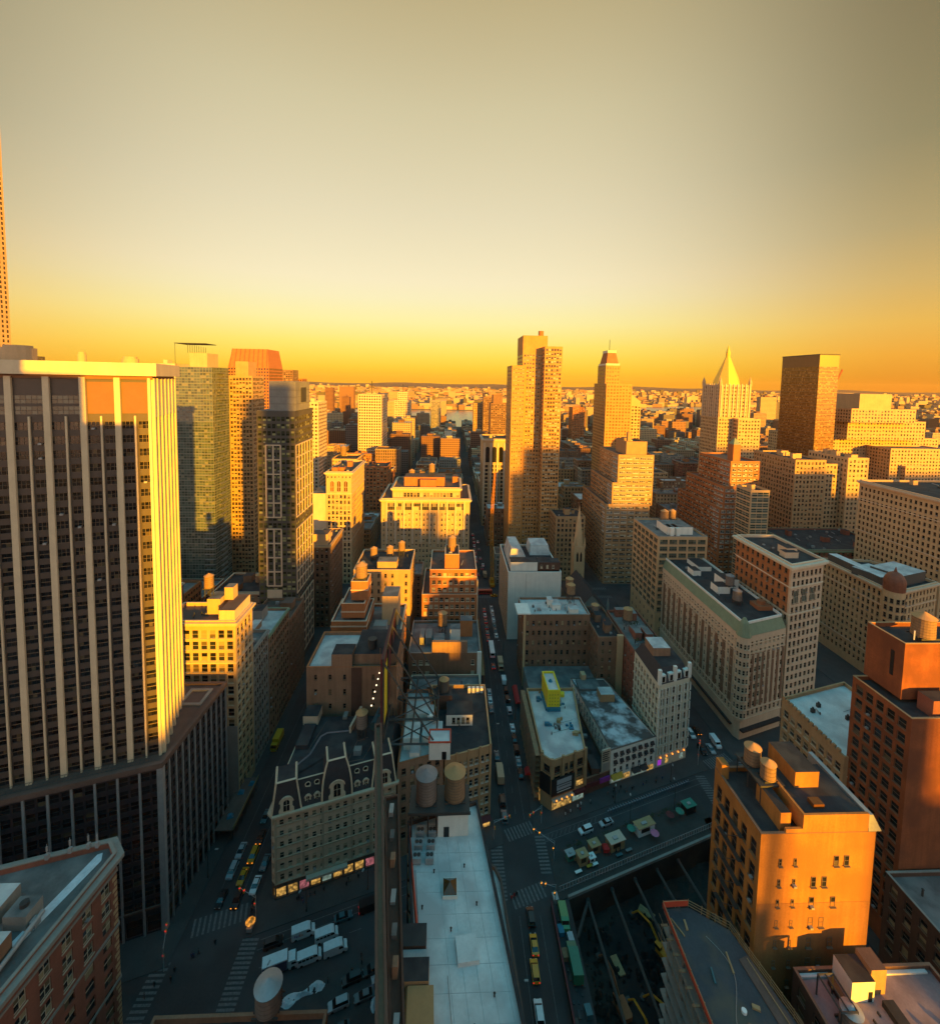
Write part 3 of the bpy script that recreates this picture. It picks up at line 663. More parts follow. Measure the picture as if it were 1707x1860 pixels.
# --- brick building with stone trim, bottom left corner
W1 = [(-120, 76.5), (-128, 20), (-74.6, 20), (-67, 90.2), (-69.5, 92.5)]
W1 = [(-128, 20), (-75, 20), (-67, 89.5), (-69.8, 92.0), (-128, 75.5)]
r_ = building('brick_corner_building', 'red brick building with stone bands and an angled corner at bottom left', [(W1, 0, 50.5, dict(bay=4.2, fh=4.0, ww=2.0, wh=2.7, base=5, head=3.4, only=[1, 2]))], 'red_brick',
              frame='frame_cream', glass='glass', ind=100, roof='roof_grey', trim='grey_stone', cornice=(1.2, 1.3), items=0, bands=[46.6, 34.6, 22.6, 10], split=2)
b = MB()
for k in range(34):                       # stone quoins up the corner
    z = 5.5 + k * 1.2
    for P_, Q_ in ((W1[1], W1[2]), (W1[2], W1[3])):
        d = (Vector(Q_) - Vector(P_)).normalized(); nrm_ = Vector((d.y, -d.x)); L_ = 1.1 if k % 2 else .7
        if P_ is W1[2]: a_ = Vector(P_); c_ = a_ + d * L_
        else: c_ = Vector(Q_); a_ = c_ - d * L_
        b.face((a_.x + nrm_.x * .06, a_.y + nrm_.y * .06, z), (c_.x + nrm_.x * .06, c_.y + nrm_.y * .06, z), (c_.x + nrm_.x * .06, c_.y + nrm_.y * .06, z + .8), (a_.x + nrm_.x * .06, a_.y + nrm_.y * .06, z + .8))
b.build('quoin', ['limestone'], r_)['kind'] = 'stuff'
part_box(r_, 'bulkhead', -77.6, -73.6, 77.2, 80.6, 49.45, 52.2, 'grey_stone', 'roof_grey'); part_box(r_, 'bulkhead', -83.5, -79.2, 77.5, 82.5, 49.45, 52.6, 'grey_stone', 'roof_white')
part_box(r_, 'bulkhead', -78.6, -73.2, 69.0, 74.2, 49.45, 53.4, 'brown_brick', 'roof_silver'); part_box(r_, 'air_conditioner', -79.0, -77.8, 75.4, 76.6, 49.45, 51, 'galvanised'); part_box(r_, 'air_conditioner', -73.3, -72.3, 77.4, 78.6, 49.45, 50.8, 'galvanised')
b = MB(); b.bar((-72.6, 79.4, 50.6), (-72.4, 68, 50.6), .4, n=10); b.bar((-72.5, 77, 49.4), (-72.5, 77, 50.4), .2); b.bar((-72.5, 71, 49.4), (-72.5, 71, 50.4), .2); b.build('duct', ['galvanised'], ROOFS[r_.name])
b = MB(); b.cyl(-75.4, 79, 52.2, 52.9, .7, n=12); b.build('fan', ['steel'], ROOFS[r_.name])
b = MB(); b.face((-75.5, 72, 49.5), (-71.2, 90.2, 49.5), (-70.4, 90.6, 49.5), (-69.5, 89, 49.5), (-74.3, 70, 49.5)); b.build('snow_patch', ['snow'], r_)
for k, (x, y) in enumerate(((-76, 89.6), (-79.5, 88.4), (-73, 90.4), (-71.4, 90.6))):
    b = MB(); b.box(x - .3, x + .3, y - .3, y + .3, 50.8, 51.9); b.bar((x, y, 51.9), (x, y, 54), .06); b.box(x - .12, x + .12, y - .12, y + .12, 52.4, 53.5); b.build('antenna', ['galvanised'], r_)

# --- cream hotel with slate mansard and pavilions
def mansard_hotel():
    root = thing('mansard_hotel', 'cream stone building with black slate mansard roof, arched dormers and lit shops', 'building', (-30, 135, 0))
    O = (-48.8, 121.0); Lf = 35.5; dep = 25.5; zc = 26.0; zr = 33.0
    p = [(-48.8, 152), (-48.8, 122.6), along(*O, 1.3), along(*O, Lf), along(*O, Lf, dep)]
    # polygon in counter-clockwise order, chamfered at the street corner
    poly = [along(*O, 1.3), along(*O, Lf), (-15.5, 152), (-48.8, 152), (-48.8, 122.4)]
    b = MB(); wins = []
    facade(b, wins, poly[0], poly[1], 5, zc - 1.2, 6, 15, 1.15, 2.1, depth=.45, mu=.8, low=.4); facade(b, wins, poly[4], poly[0], 5, zc - 1.2, 6, 1, .9, 2.1, depth=.45)
    for a, c in ((poly[0], poly[1]), (poly[4], poly[0])): b.face((*a, zc - 1.2), (*c, zc - 1.2), (*c, zc), (*a, zc))
    for a, c in ((poly[1], poly[2]), (poly[2], poly[3]), (poly[3], poly[4])): b.face((*a, 0), (*c, 0), (*c, zc), (*a, zc))
    b.build('wall', ['cream_stone'], root); put_windows(root, wins, 'frame_cream', 'glass_pale', 100, True, 1)
    q = MB(); sw = []; facade(q, sw, poly[0], poly[1], .2, 4.4, 1, 11, 2.5, 3.0, depth=.5, low=.3); facade(q, sw, poly[4], poly[0], .2, 4.4, 1, 1, 1, 3.0, depth=.5, low=.3)
    for a, c in ((poly[0], poly[1]), (poly[4], poly[0])): q.face((*a, 4.4), (*c, 4.4), (*c, 5), (*a, 5)); q.face((*a, 0), (*c, 0), (*c, .2), (*a, .2))
    q.build('shop_front', ['dark_stone'], root)
    for k, (x, y, z, an, ww, wh) in enumerate(sw):
        g = MB(); c, s = cos(an), sin(an); X = ww / 2; g.face((x - c * X, y - s * X, z), (x + c * X, y + s * X, z), (x + c * X, y + s * X, z + wh), (x - c * X, y - s * X, z + wh))
        g.build('shop_window', [('shop_warm', 'shop_warm', 'shop_pink', 'shop_warm', 'shop_cool', 'shop_warm')[k % 6]], root)
    a = MB(); a.prism([along(*O, 9.5, -1.5), along(*O, 21, -1.5), along(*O, 21, -.005), along(*O, 9.5, -.005)], 4.2, 4.9, bottom=True); a.build('shop_canopy', ['sign_tan'], root)
    a = MB()
    for t in (1.6, 8.9, 14.2, 22.4, 28.0, 35.2): a.prism([along(*O, t - .3, -.22), along(*O, t + .3, -.22), along(*O, t + .3, -.004), along(*O, t - .3, -.004)], 5, zc - .8)
    for z in (5.0, 8.6, 12.4, 15.8, 19.2, 22.4): a.prism([along(*O, 1.2, -.3), along(*O, Lf, -.3), along(*O, Lf, -.006), along(*O, 1.2, -.006)], z, z + .3, bottom=True)
    a.build('stone_band', ['frame_stone'], root)
    a = MB(); a.ring(offset(poly, .9), offset(poly, .002), zc - .5, zc + .1); a.ring(offset(poly, .5), offset(poly, .002), zc - 1.1, zc - .503); a.build('cornice', ['cream_stone'], root)
    inn = offset(poly, -2.0); a = MB(); a.frustum(poly, zc + .1, inn, zr, 0, 1); a.build('mansard_roof', ['slate', 'roof_dark'], root)
    def pavilion(t0, t1, h, curve):
        w_ = t1 - t0; st = []; n = 7
        for i in range(n + 1):
            f = i / n; ins = (w_ * .20) * (f ** 2.4 if curve else f * .8); st.append((f * h, ins))
        m_ = MB(); tr = MB()
        prev = None
        for f, ins in st:
            z = zc + .12 + f; d0 = -.25 + ins * .75
            c = [(*along(*O, t0 + ins, d0), z), (*along(*O, t1 - ins, d0), z), (*along(*O, t1 - ins, 6.5), z), (*along(*O, t0 + ins, 6.5), z)]
            if prev:
                for k in range(4): m_.face(prev[k], prev[(k + 1) % 4], c[(k + 1) % 4], c[k])
                for e in (0, 1):
                    tr.bar(prev[e], c[e], .27)
            prev = c
        m_.face(*prev, m=1); m_.build('pavilion_roof', ['slate', 'roof_dark'], root)
        for k in range(4):
            if k != 2: tr.bar(prev[k], prev[(k + 1) % 4], .3)
        tr.build('pavilion_trim', ['trim_cream'], root)
    def dormer(t, w_, h, zb, d):
        """cream frame with an arched head, a dark arched window and shoulders"""
        fr = MB(); gl = MB(); n = 9; R_ = w_ / 2
        out_ = [(-R_ * 1.25, 0), (-R_ * 1.25, h * .18), (-R_, h * .3)] + [(-R_ * cos(pi * k / n), h * .62 + R_ * .8 * sin(pi * k / n)) for k in range(n + 1)] + [(R_, h * .3), (R_ * 1.25, h * .18), (R_ * 1.25, 0)]
        P = lambda x, z, dd: (*along(*O, t + x, dd), zb + z)
        fr.face(*[P(x, z, d) for x, z in out_])
        for k in range(len(out_)):
            x, z = out_[k]; x2, z2 = out_[(k + 1) % len(out_)]; fr.face(P(x, z, d), P(x, z, d + 2.2), P(x2, z2, d + 2.2), P(x2, z2, d))
        fr.build('dormer', ['trim_cream'], root)
        o = [(-R_ * .5, h * .1), (R_ * .5, h * .1)] + [(R_ * .5 * cos(pi * k / n), h * .6 + R_ * .45 * sin(pi * k / n)) for k in range(n + 1)]
        for s in (0,): gl.face(*[P(x, z, d - .03) for x, z in o])
        gl.build('dormer_window', ['glass_dark'], root)
        m2 = MB(); m2.bar(P(0, h * .1, d - .06), P(0, h * .95, d - .06), .05); m2.bar(P(-R_ * .5, h * .45, d - .06), P(R_ * .5, h * .45, d - .06), .05); m2.build('dormer_mullion', ['trim_cream'], root)
        hd = MB()
        for k in range(n):
            a0, a1 = pi * k / n, pi * (k + 1) / n; r0 = R_ * 1.12
            hd.bar(P(-r0 * cos(a0), h * .62 + r0 * .85 * sin(a0), d - .08), P(-r0 * cos(a1), h * .62 + r0 * .85 * sin(a1), d - .08), .16)
        hd.build('dormer_hood', ['cream_stone'], root)
    pavilion(.6, 8.4, 8.6, False); pavilion(14.0, 22.4, 11.0, True); pavilion(28.2, 35.4, 8.8, False)
    dormer(4.5, 3.2, 5.2, zc + .1, -.4); dormer(18.2, 3.8, 6.2, zc + .1, -.4); dormer(32.0, 3.2, 5.2, zc + .1, -.4)
    for t in (10.2, 12.7, 24.0, 26.5):
        dormer(t, 1.6, 3.6, zc + .1, .35)
        e = MB(); P = lambda x, z, dd: (*along(*O, t + x, dd), zc + z); n = 10
        e.face(*[P(.62 * cos(2 * pi * k / n), 5.6 + .62 * sin(2 * pi * k / n), 1.2) for k in range(n)]); e.build('oculus', ['glass_dark'], root)
        e = MB()
        for k in range(n): e.bar(P(.7 * cos(2 * pi * k / n), 5.6 + .7 * sin(2 * pi * k / n), 1.1), P(.7 * cos(2 * pi * (k + 1) / n), 5.6 + .7 * sin(2 * pi * (k + 1) / n), 1.1), .13)
        e.box(*(lambda c: (c[0] - .7, c[0] + .7, c[1] - .1, c[1] + 1.6))(P(0, 0, 1.2)[:2]), zc + 4.8, zc + 5.05); e.build('oculus_frame', ['trim_cream'], root)
    e = MB(); ip = offset(poly, -1.9)
    e.bar((*ip[0], zr + .1), (*ip[1], zr + .1), .2); e.bar((*ip[4], zr + .1), (*ip[3], zr + .1), .16); e.build('ridge_trim', ['trim_cream'], root)
    # roof: drain channel, ribs, raised light wells, bulkheads
    e = MB(); pts = [(-45.3, 128.5), (-41.5, 134), (-40.2, 141), (-38.5, 142.5), (-31, 143.4)]
    for k in range(4):
        e.bar((*pts[k], zr + .12), (*pts[k + 1], zr + .12), .3)
    e.build('roof_channel', ['roof_pink'], root)
    e = MB()
    for a_, c_ in (((-42.5, 136), (-40, 147.5)), ((-45.5, 139), (-43.5, 148)), ((-29.5, 131), (-28.2, 139)), ((-28.2, 139), (-25, 140.5)), ((-25, 132), (-22.5, 140)), ((-29.5, 131), (-25, 132))): e.bar((*a_, zr + .05), (*c_, zr + .05), .16)
    e.build('roof_rib', ['roof_brown'], root)
    part_box(root, 'bulkhead', -47.5, -42.6, 146.2, 151.6, zr, zr + 3, 'cream_stone', 'roof_dark'); part_box(root, 'bulkhead', -46.6, -42.8, 136, 145, zr, zr + 1.4, 'slate', 'roof_dark'); part_box(root, 'skylight', -35, -33.6, 148.5, 151.4, zr, zr + .8, 'concrete')
    e = MB(); e.prism([(-31.5, 142.5), (-30.9, 142.3), (-29, 151.9), (-29.8, 151.9)], zr, zr + 2.2); e.build('fire_wall', ['cream_stone'], root)
    e = MB(); e.bar((-23.5, 143, zr + 1.6), (-22, 151, zr + 1.6), 1.5, n=12); e.build('roof_duct', ['paint_teal'], root)
    part_box(root, 'air_conditioner', -28.2, -26, 133.3, 135.3, zr + .01, zr + 1.6, 'galvanised', 'concrete')
    FOOT.append((-49, -12, 120, 153))
mansard_hotel()
water_tank(-27.0, 140.5, 33.0, 1.85, 4.6, 4.0, 'small drum water tank on thin legs above the black mansard roof', 'tank_grey_wood', 'tank_roof')
W2 = [along(-14.6, 132.2, 0), along(-14.6, 132.2, 14.6), (-6.6, 166), (-14.8, 166)]
# --- white-roofed building that carries the sign truss
r_ = building('white_roofed_building', 'low building with whitewashed bulkheads and red-edged parapets under the rooftop sign', [(W2, 0, 31, dict(bay=3, fh=3.9, ww=1.4, wh=2.2, base=5))], 'old_brick', roof='roof_silver', trim='patch_orange', items=0)
for a in ((-13.5, -6.5, 150, 158, 30, 33.5), (-13.5, -8.6, 138.5, 145.5, 30, 34.2), (-7.8, -1.2, 140.5, 147, 30, 33.2), (-11.2, -8.2, 135, 138, 30, 32.2), (-8, -4.4, 150, 156, 30, 32.4)):
    part_box(r_, 'bulkhead', *a, 'white_paint', 'roof_silver')
part_box(r_, 'stair_house', -5.2, 1.4, 134.8, 140, 29.9, 35.6, 'white_paint', 'roof_white'); part_box(r_, 'stair_door', -1.2, .2, 134.74, 134.795, 30, 32.6, 'black_board'); part_box(r_, 'chimney', -5.8, -4.6, 147.4, 148.6, 30, 34.6, 'white_paint')
e = MB(); e.ring(rect(-5.4, 1.6, 134.6, 140.2), rect(-5.0, 1.2, 135, 139.8), 35.61, 35.95); e.build('red_parapet', ['safety_red'], r_)
part_box(r_, 'air_conditioner', -9.5, -6.5, 146, 149, 30, 33, 'galvanised', 'concrete')
# --- tan corner building with piers
W3 = [(-.3, 136.9), (15.0, 141.9), (15.0, 172), (-6.2, 172)]
r_ = building('tan_corner_building', 'tan brick corner building with dark roof and maroon awning at the crossing', [(W3, 0, 28.6, dict(bay=2.0, fh=4.0, ww=1.35, wh=2.3, base=4.6, head=1.9, mu=.3))], 'tan_brick',
              frame='frame_white', glass='glass', roof='roof_dark', trim='buff_brick', items=0, split=1)
e = MB(); dv = (Vector(W3[1]) - Vector(W3[0])).normalized(); nv = Vector((dv.y, -dv.x))
for k in range(5):
    t = 16.1 * k / 4; c = Vector(W3[0]) + dv * min(max(t, .35), 15.7); h = .35
    e.prism([tuple(c - dv * h + nv * .3), tuple(c + dv * h + nv * .3), tuple(c + dv * h + nv * .004), tuple(c - dv * h + nv * .004)], 4.6, 29.4)
e.build('pier', ['tan_brick'], r_)
e = MB(); A = Vector(W3[0]); B_ = Vector(W3[1]); e.face((*A + nv * .1, 4.4), (*B_ + nv * .1, 4.4), (*(B_ + nv * 1.5), 3.3), (*(A + nv * 1.5), 3.3)) if False else None
e = MB(); e.frustum([tuple(A + nv * 1.4), tuple(B_ + nv * 1.4), tuple(B_ + nv * .01), tuple(A + nv * .01)], 3.2, [tuple(A + nv * .3), tuple(B_ + nv * .3), tuple(B_ + nv * .01), tuple(A + nv * .01)], 4.5); e.build('awning', ['awning_maroon'], r_)
e = MB(); e.face((*(A + nv * .05), .4), (*(B_ + nv * .05), .4), (*(B_ + nv * .05), 3), (*(A + nv * .05), 3)); e.build('shop_window', ['shop_warm'], r_)
part_box(r_, 'penthouse', 0.0, 9.2, 152, 159, 27.5, 31.4, 'white_paint', 'roof_dark')
for k in range(4):
    x = 2.6 + k * 1.65; o_ = link('penthouse_window', window_mesh(1.1, 1.9, 'frame_brown', 'glass'), r_, (x - world_loc(r_)[0], 151.98 - world_loc(r_)[1], 28.6))
part_box(r_, 'brick_bulkhead', -3.9, 1.9, 160, 165, 27.5, 32.8, 'dark_brick', 'roof_dark'); 
for k in range(4): part_box(r_, 'air_conditioner', 8.2 + k * 1.6, 9.3 + k * 1.6, 168.6, 170, 27.5, 29.4, 'white_paint')
water_tank(-1.0, 162.5, 32.8, 1.75, 4.2, .5, 'squat drum water tank with pale cap on a dark brick bulkhead', 'dark_stone', 'tank_roof')

# --- the rooftop sign and its truss
def rooftop_sign():
    root = thing('rooftop_sign', 'tall rooftop sign seen edge on with lamps and a black steel truss', 'sign', (-16, 150, 30))
    e = MB(); e.box(-20.4, -19.9, 136, 168, 37, 62); e.build('sign_board', ['awning_maroon'], root)
    e = MB(); e.box(-19.88, -19.8, 136.2, 150, 38, 56); e.build('sign_back_sheeting', ['yellow_board'], root)
    e = MB()
    for y in (136, 146.5, 157, 168):
        e.bar((-19.6, y, 30), (-19.6, y, 62), .3); e.bar((-19.6, y, 61), (-3.2, y, 34.2), .3); e.bar((-19.6, y, 34.3), (-2.4, y, 34.3), .42)
    for x, z in ((-19.6, 34.3), (-19.6, 62), (-11, 34.3), (-3, 34.3)): e.bar((x, 136, z), (x, 168, z), .28)
    for y in (136, 146.5, 157): e.bar((-18, y, 34.3), (-3, y + 10.5, 34.3), .24); e.bar((-3, y, 34.3), (-18, y + 10.5, 34.3), .24)
    for y in (136, 152, 168):
        for x in (-18.5, -3.4): e.bar((x, y, 30.9), (x, y, 34.2), .2)
    e.build('truss', ['steel'], root)
    e = MB()
    for k in range(10): y = 137 + k * 3.2; e.bar((-20.4, y, 46), (-23.4, y, 46.4), .07)
    e.bar((-20.7, 137, 45.7), (-20.7, 166, 45.7), .12); e.bar((-23, 152, 34), (-23, 152, 56), .1); e.build('lamp_arm', ['tank_wood'], root)
    for k in range(10):
        y = 137 + k * 3.2; l = MB(); l.box(-23.6, -23.2, y - .2, y + .2, 46.25, 46.5); l.build('lamp', ['lamp_sign'], root)
    e = MB()
    for k in range(8): e.box(-22, -20.5, 137 + k * 4, 139.6 + k * 4, 40.5, 40.7)
    e.build('catwalk', ['steel'], root)
rooftop_sign()
# --- the thin brick slab seen end on
D = [(-15.9, 106), (-17.0, 105.8), (-7.0, 46), (-5.9, 46)][::-1]
r_ = thing('brick_slab', 'tall thin dark brick slab with a painted side, seen end on beside the pale flat roof', 'building', (-11, 76, 0)); FOOT.append((-19, -5, 46, 106))
e = MB(); n = 4; i = e.pt(*[(p[0], p[1], 0) for p in D], *[(p[0], p[1], 64) for p in D])
for k in range(4):
    j = (k + 1) % 4; e.f.append((k, j, 4 + j, 4 + k)); e.mi.append(1 if (D[k][0] + D[j][0]) / 2 < -12.5 and k == 2 else 0)
e.f.append((4, 5, 6, 7)); e.mi.append(0); e.build('wall', ['brown_brick', 'mural_wall'], r_)
e = MB(); e.ring(offset(D, .14), offset(D, -.3), 64.003, 64.7); e.build('coping', ['dark_brick'], r_)
e = MB()
for k in range(30):
    f = k / 29; p = Vector(D[0]).lerp(Vector(D[3]), 0) ; a = Vector((-15.95, 106)).lerp(Vector((-5.85, 46)), f); e.box(a.x - .1, a.x + .28, a.y - .3, a.y + .3, 63.2, 64)
e.build('corbel', ['dark_brick'], r_)
e = MB(); e.prism([(-5.7, 50), (-4.0, 52), (-11.4, 105.6), (-14.6, 104.8)], 0, 46, 0, 0); e.ring(offset([(-5.7, 50), (-4.0, 52), (-11.4, 105.6), (-14.6, 104.8)], .1), offset([(-5.7, 50), (-4.0, 52), (-11.4, 105.6), (-14.6, 104.8)], -.3), 46.003, 46.8); e.build('lower_wing', ['dark_brick'], r_)
for k in range(9):
    f = (k + .5) / 9; x, y = -4.9 - 8.1 * f, 51 + 54 * f; h = (.7, 1.6, .5, 2.4, .9, .6, 1.9, .8, 1.2)[k]
    e = MB(); e.box(x - .5, x + .45, y - .8 - k % 3 * .4, y + .8, 46.004, 46 + h); e.build('chimney' if h > 1.5 else 'roof_hatch', [('old_brick', 'roof_grey', 'galvanised')[k % 3]], r_)


# --- the pale flat-roofed building in the foreground
E1 = [(-1.6, 48), (17.2, 48), (8.4, 111.6), (-9.2, 106.2)]
r_ = building('flat_roofed_loft', 'long loft building in front with a pale bluish roof, skylight and stair house', [(E1, 0, 38.9, dict(bay=3.2, fh=3.7, ww=2.3, wh=2.2, base=5, only=[3]))], 'dark_brick',
              frame='frame_cream', glass='glass_dark', roof='roof_white', trim='roof_dark', items=0, par=.9, sill=True)
e = MB(); e.prism([(-1.6, 103), (5.7, 103.2), (5.7, 107.9), (-1.6, 107.5)], 38, 43.4, 0, 1); e.build('stair_house', ['white_paint', 'paint_teal'], r_)
part_box(r_, 'stair_door', -.2, 1.1, 102.93, 102.99, 38.05, 40.6, 'black_board')
e = MB()
for k in range(4): e.bar((-1.6, 103.6 + k * 1.2, 43.48), (5.7, 103.7 + k * 1.2, 43.48), .07)
e.build('roof_batten', ['steel'], r_)
e = MB()
for k in range(13):
    y = 50 + k * 4.1; f = (y - 48) / 58.4; xl, xr = -1.2 - 7.4 * f, 16.6 - 8.6 * f; e.box(xl + .4, xr - .2, y, y + .05, 38.003, 38.03)
for k in range(5):
    x = 2 + k * 2.6; e.bar((x + 3, 50, 38.01), (x - 4, 102, 38.01), .03)
e.build('roof_seam', ['roof_silver'], ROOFS[r_.name])
for k, (x, y) in enumerate(((-4.4, 88), (4.6, 96), (7.0, 88.4), (-2.2, 95), (9.4, 74), (1.6, 84), (5.6, 70))):
    e = MB(); e.cyl(x, y, 38, 38.7, .14, n=8); e.cyl(x, y, 38.7, 38.85, .24, .1, n=8); e.build('vent_pipe', ['steel'], ROOFS[r_.name])
e = MB(); e.bar((-4.6, 82.6, 38.2), (-6.4, 95.5, 38.2), .09); e.bar((3, 60, 38.15), (1.0, 77, 38.15), .06); e.build('conduit', ['galvanised'], ROOFS[r_.name])
e = MB(); e.bar((-9.0, 106.3, 38.6), (-5.2, 84, 38.6), .28); e.build('red_coping', ['safety_red'], r_)
e = MB(); e.box(-.2, 2.9, 89.6, 93.2, 38, 38.8); e.build('skylight_kerb', ['white_paint'], r_)
e = MB(); e.frustum(rect(-.1, 2.8, 89.7, 93.1), 38.81, rect(1.2, 1.5, 91.2, 91.6), 40.0); e.build('skylight', ['glass_amber'], r_)
e = MB(); T_ = (1.35, 91.4, 40.05)
for x, y in ((-.1, 89.7), (2.8, 89.7), (2.8, 93.1), (-.1, 93.1), (1.35, 89.7), (1.35, 93.1), (-.1, 91.4), (2.8, 91.4), (.6, 89.7), (2.1, 89.7)): e.bar((x, y, 38.85), T_, .05)
e.build('skylight_bar', ['steel'], r_)
e = MB(); e.prism([(2.9, 78.2), (7.0, 78.6), (6.4, 83.0), (2.4, 82.4)], 38, 38.9, bottom=False); e.build('roof_hatch', ['roof_white'], r_)
for ix in range(2):
    for iy in range(3):
        x = -7.2 + ix * 2.9 + iy * .2; y = 96.6 + iy * 3.0; e = MB(); e.box(x, x + 1.9, y, y + 1.9, 38.3, 39.6); e.cyl(x + .55, y + .95, 39.6, 39.75, .42, n=10, m=1); e.cyl(x + 1.4, y + .95, 39.6, 39.75, .42, n=10, m=1)
        e.box(x + .1, x + .3, y + .1, y + 1.8, 38, 38.3); e.box(x + 1.6, x + 1.8, y + .1, y + 1.8, 38, 38.3); e.build('air_conditioner', ['galvanised', 'steel'], r_)
e = MB(); e.box(-8.6, 6, 102.6, 110.2, 44.3, 44.7, 0); 
for y in (103, 106.5, 110): e.box(-8.8, 6.2, y - .25, y + .25, 43.8, 44.29)
for x in (-8, -4, -2): e.bar((x, 103.2, 38), (x, 103.2, 43.8), .2); e.bar((x, 109.2, 38), (x, 109.2, 43.8), .2)
e.build('tank_platform', ['steel'], r_)
# penthouses along the roof's left edge, their faces in the last sun
part_box(r_, 'penthouse', -8.2, -3.2, 79.5, 83.2, 34, 41.0, 'dark_brick', 'roof_dark'); part_box(r_, 'penthouse', -7.4, -2.4, 73.0, 76.4, 34, 43.0, 'tan_brick', 'roof_dark'); part_box(r_, 'penthouse_roof', -7.8, -2.9, 76.6, 79.3, 40.2, 40.6, 'galvanised')
e = MB(); e.frustum([(-5.6, 48), (-.2, 48), (-1.5, 72.8), (-6.4, 72.8)], 42.0, [(-5.2, 48), (-.2, 48), (-1.5, 72.8), (-6.0, 72.8)], 42.5); e.prism([(-5.4, 48), (-.4, 48), (-1.7, 72.7), (-6.2, 72.7)], 30, 41.99); e.build('metal_roof', ['tank_roof'], r_)
e = MB()
for k in range(9): y = 50 + k * 2.6; x = -6.6 - .3 * sin(k); e.box(x - .5, x + .35, y, y + .5, 37, 38.3)
e.build('corbel', ['tan_brick'], r_)
water_tank(-4.6, 106.3, 44.7, 2.55, 6.4, .3, 'grey wooden water tank, left of the two big tanks on the foreground roof', 'tank_grey_wood', 'tank_grey_roof', 28)
water_tank(2.4, 106.9, 44.7, 2.55, 6.4, .3, 'tan wooden water tank, right of the two big tanks on the foreground roof', 'tank_wood', 'tank_roof', 28)
E2 = [(17.3, 48), (19.0, 48), (14.9, 108.5), (13.6, 111.6), (11.6, 113.0), (8.6, 112.2)]
r_ = building('low_side_building', 'narrow low building with a rounded end and pale roof beside the long loft', [(E2, 0, 20, dict(bay=3, fh=4, ww=1.6, wh=2.2, base=4))], 'old_brick', roof='roof_silver', trim='roof_brown', items=0, par=.8)

# --- sunlit brick building beside the pit
G1 = rect(65, 89.5, 85, 101.5)
r_ = building('sunlit_brick_building', 'buff brick building beside the excavation, its blank side lit orange', [(G1, 0, 56.2, dict(bay=3.1, fh=5.6, ww=1.9, wh=3.6, base=5, only=[3], head=2))], 'ochre_brick', frame='frame_brown', glass='glass_dark', roof='roof_dark', trim='brown_brick', items=0, par=.9)
R = world_loc(r_); gw = []
for zi in range(8):
    z = 49.2 - zi * 4.6
    for x in (69.4, 72.6): gw.append((x, 84.97, z, 0, .62, 1.5))
    for x in ((81.4, 83.6) if zi == 0 else ((76.8, 79.1) if zi % 2 == 1 else (76.7, 81.3))): gw.append((x, 84.97, z - .3, 0, 1.05, 2.2))
put_windows(r_, gw, 'frame_brown', 'glass_dark', 100)
e = MB(); e.box(65.2, 89.3, 84.94, 84.99, 12, 40.6); e.build('rendered_lower_wall', ['ochre_render'], r_)
e = MB(); e.box(73.8, 87.8, 85.004, 85.5, 56.2, 60.2); e.box(73.8, 74.3, 85.5, 98, 56.2, 60.2); e.box(70.2, 73.79, 85.004, 85.5, 56.2, 57.2); e.build('raised_parapet', ['ochre_brick'], r_)
e = MB(); e.box(74.3, 87.3, 85.5, 98, 59.3, 59.6); e.build('upper_roof', ['roof_dark'], r_)
e = MB(); e.frustum(rect(87.8, 90.6, 84.9, 101.4), 56.4, rect(87.8, 88.8, 85.2, 101.4), 59.8); e.build('sloping_metal_roof', ['galvanised'], r_)
part_box(r_, 'bulkhead', 70.0, 72.2, 86.4, 94, 55.3, 59.4, 'ochre_brick', 'roof_dark'); part_box(r_, 'bulkhead', 77.2, 82.6, 92, 100.6, 59.6, 63.2, 'ochre_brick', 'roof_dark'); part_box(r_, 'end_wall', 65.05, 66.8, 99, 101.4, 55.3, 58.8, 'ochre_brick'); part_box(r_, 'skylight', 77.5, 79.8, 87, 88.8, 59.6, 60.5, 'glass_amber')
e = MB(); e.box(69.6, 75.2, 92.2, 101.3, 59.5, 59.9)
for x in (70, 74.8):
    for y in (92.6, 97, 100.8): e.bar((x, y, 55.3), (x, y, 59.5), .16)
e.build('tank_platform', ['steel'], r_)
e = MB()
for k in range(8):
    z = 50 - k * 5.6; e.box(64.0, 64.98, 90, 98, z, z + .12); e.bar((64.02, 90, z + 1), (64.02, 98, z + 1), .04); e.bar((64.3, 90.5, z), (64.3, 96, z - 5.5), .08)
    for y in (90, 92, 94, 96, 98): e.bar((64.02, y, z), (64.02, y, z + 1), .03)
e.build('fire_escape', ['steel'], r_)
water_tank(71.8, 98.4, 59.9, 1.75, 3.7, .3, 'darker wooden water tank behind its twin on the sunlit brick building', 'tank_wood', 'tank_roof', 24)
water_tank(72.6, 94.2, 59.9, 1.55, 3.4, .3, 'lit wooden water tank in front of its twin on the sunlit brick building', 'tank_wood', 'tank_roof', 24)
